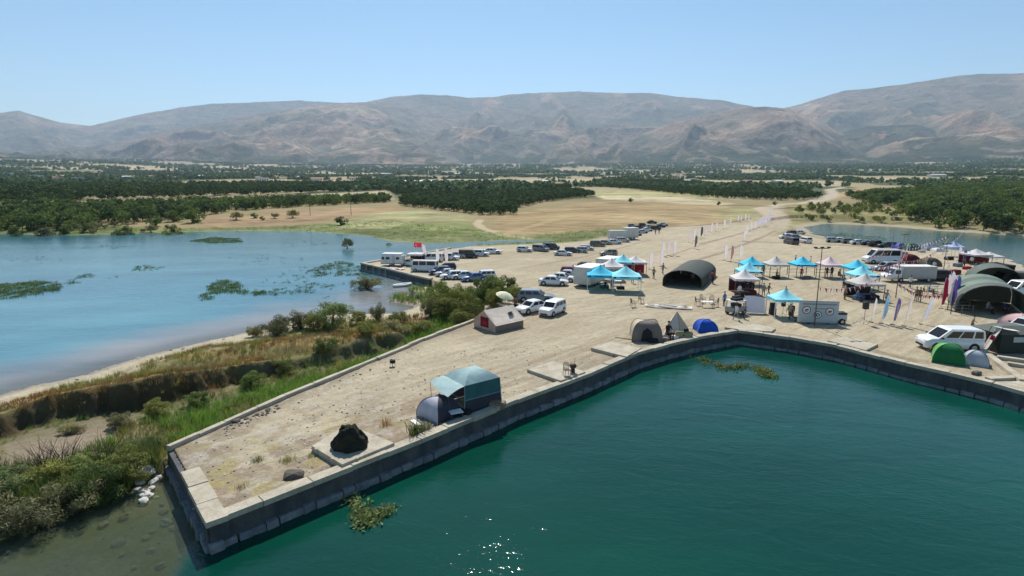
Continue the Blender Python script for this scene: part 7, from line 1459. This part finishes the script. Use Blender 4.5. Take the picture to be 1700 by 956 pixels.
for i, (px, py, wh) in enumerate([(1180, 470, 'right of the army shelter'), (1183, 471, 'in the pair right of the army shelter'), (1400, 478, 'left of the right marquees'), (1470, 505, 'between the pole and the loudspeaker'), (1520, 500, 'before the low bunting'), (1526, 501, 'beside another before the low bunting'), (1588, 480, 'behind the flag cluster'), (1320, 440, 'behind the back row of marquees'), (1345, 442, 'on the sand behind the middle marquee'), (1085, 462, 'right of the white tall flag'), (1620, 452, 'below the white canopies'), (1612, 440, 'left of the white canopies'), (1550, 450, 'before the camouflage tent'), (856, 517, 'under the cream parasol'), (700, 446, 'behind the white minibus on the jetty'), (1202, 508, 'left of the utility cart'), (1310, 531, 'beside the speaker crate'), (1455, 478, 'between the right marquees and the box truck')]):
    a_ = r_.choice(['white', 'red', 'navy', 'khaki', 'blue', 'grey', 'brown']); b_ = r_.choice(['black', 'navy', 'grey', 'brown']); ps = r_.choice(['stand', 'walk', 'stand'])
    person(px, py, r_.uniform(0, 360), 'person in %s top %s, %s' % (a_, 'walking' if ps == 'walk' else 'standing', wh), CL[a_], CL[b_], ps, 1.0)
for px, py, s, m_, lb in [(1232, 492, .8, F_BLK, 'black crate under the white marquee with the red pole'), (1245, 489, .7, F_DKRED, 'dark red box under the white marquee'), (1288, 463, .5, F_BLK, 'black case under the greyish marquee'), (1340, 463, .5, F_BR, 'brown case under the turquoise marquee'), (1425, 497, .7, F_BG, 'blue-grey box under the greyish right marquee'), (1447, 497, .7, F_BLK, 'black box under the greyish right marquee'), (1003, 478, .6, F_TEAL, 'dark green box under the left turquoise marquee'), (1030, 480, .5, F_BLK, 'black box under the turquoise pair'), (1585, 455, .8, F_DKRED, 'red cloth heap beside the arched shelters'), (1530, 440, .5, F_PINK, 'pink bundle left of the camouflage tent'), (1605, 447, .6, REDC, 'red box near the white canopies'), (1612, 452, .5, F_BEI, 'beige box near the white canopies'), (1500, 423, .7, F_BG, 'blue-grey bundle before the green dome tent'), (1575, 431, .7, F_BLK, 'black bundle by the pale blue canopy'), (1530, 419, .6, F_PINK, 'pinkish bundle at the lake shore'), (1590, 442, .7, F_BG, 'blue-grey bundle below the flags at the shore')]:
    boxes('camping_gear', lb, 'camping gear', px, py, [('body', m_, [(-s, s, -s * .6, s * .6, 0, s * .75)]), ('lid', m_, [(-s * .9, s * .9, -s * .5, s * .5, s * .755, s * .85)])], rnd.uniform(-40, 40), 'camping gear')

# ================================================================ far buildings
def house(px, py, w_, d_, h, wall, roofm, label, rz=0, gable=True, group='far houses', name='house', z=None):
    x, y = gp(px, py); t = thing(name, label, 'building', (x, y, zat(x, y) - .3), R(rz), group); a, b = w_ / 2, d_ / 2
    MB().box(-a, a, -b, b, 0, h).build('wall', wall, t); rp = h * .28 if gable else .3
    mb = MB()
    if gable: mb.add([(-a - .4, -b - .4, h + .004), (a + .4, -b - .4, h + .004), (a + .4, b + .4, h + .004), (-a - .4, b + .4, h + .004), (-a - .4, 0, h + rp), (a + .4, 0, h + rp)], [(0, 1, 5, 4), (2, 3, 4, 5), (0, 4, 3), (1, 2, 5), (3, 2, 1, 0)])
    else: mb.box(-a - .3, a + .3, -b - .3, b + .3, h + .004, h + rp)
    mb.build('roof', roofm, t); n = max(2, int(w_ / 3.2))
    for i in range(n):
        xx = -a + (i + .5) * w_ / n; MB().box(xx - .6, xx + .6, -b - .04, -b + .04, h * .38, h * .72).build('window', GLASS, t)
    MB().box(-.5, .5, -b - .05, -b + .04, 0, min(2.1, h * .8)).build('door', BROWN, t)
HW = mat('whitewashed_wall', (.72, .70, .66), .8, .06, .3); HT = mat('plastered_wall', (.52, .44, .34), .85, .1, .3); RR_ = mat('tiled_roof', (.33, .15, .10), .85, .15, .5); RM = mat('metal_roof', (.62, .64, .66), .5, .08, .4)
house(695, 305, 46, 12, 5, HW, RM, 'long white warehouse with metal roof left of centre in the valley', 3); house(1150, 300, 16, 18, 5.5, HW, HW, 'white gabled hall among the trees right of centre', 70); house(904, 305, 12, 9, 4.5, HW, HW, 'small white house at the edge of the dark orchard', 5); house(188, 309, 22, 10, 4, HW, RM, 'low white shed in the fields on the left', 3, False)
house(1603, 304, 16, 9, 4, HW, RM, 'low white building above the right wood', 3, False); house(1140, 303, 10, 8, 4.5, HT, RM, 'small tan house left of the white gabled hall', 10); house(1690, 300, 18, 10, 5, HW, RM, 'white building at the right edge of the valley', -5, False)
r_ = random.Random(31); wds = ['white house with flat roof', 'white house with red tiled roof', 'plastered house with metal roof', 'long white farm shed', 'small white cottage']
pos_ = [(12, 292), (30, 287), (45, 283), (60, 296), (95, 299), (130, 300), (205, 296), (255, 298), (330, 296), (345, 290), (372, 279), (378, 287), (405, 283), (430, 298), (437, 302), (500, 296), (525, 303), (560, 290), (585, 300), (610, 285), (640, 290), (665, 282), (735, 276), (760, 290), (830, 284), (870, 279), (935, 289), (1000, 292), (1035, 283), (1075, 276), (1180, 288), (1215, 283), (1270, 290), (1330, 280), (1345, 277), (1395, 275), (1420, 290), (1445, 287), (1485, 245 + 38), (1520, 272), (1540, 290), (1555, 293), (1585, 277), (1620, 279), (1650, 288), (1680, 281), (1240, 303), (1290, 304), (700, 296), (300, 285), (160, 289)]
pos_.sort()
for i, (px, py) in enumerate(pos_):
    k = r_.randrange(5); side = 'left' if px < 560 else ('middle' if px < 1130 else 'right')
    house(px, py, [18, 16, 15, 34, 12][k], [12, 12, 11, 14, 9][k], [7, 6, 6, 5, 5][k], [HW, HW, HT, HW, HW][k], [RM, RR_, RM, RM, RR_][k], '%s, %s of the valley, %s' % (wds[k], side, ('by the mountain foot' if py < 284 else ('half way up' if py < 295 else 'near side'))), r_.uniform(-30, 30), k not in (0,), 'houses scattered in the valley')
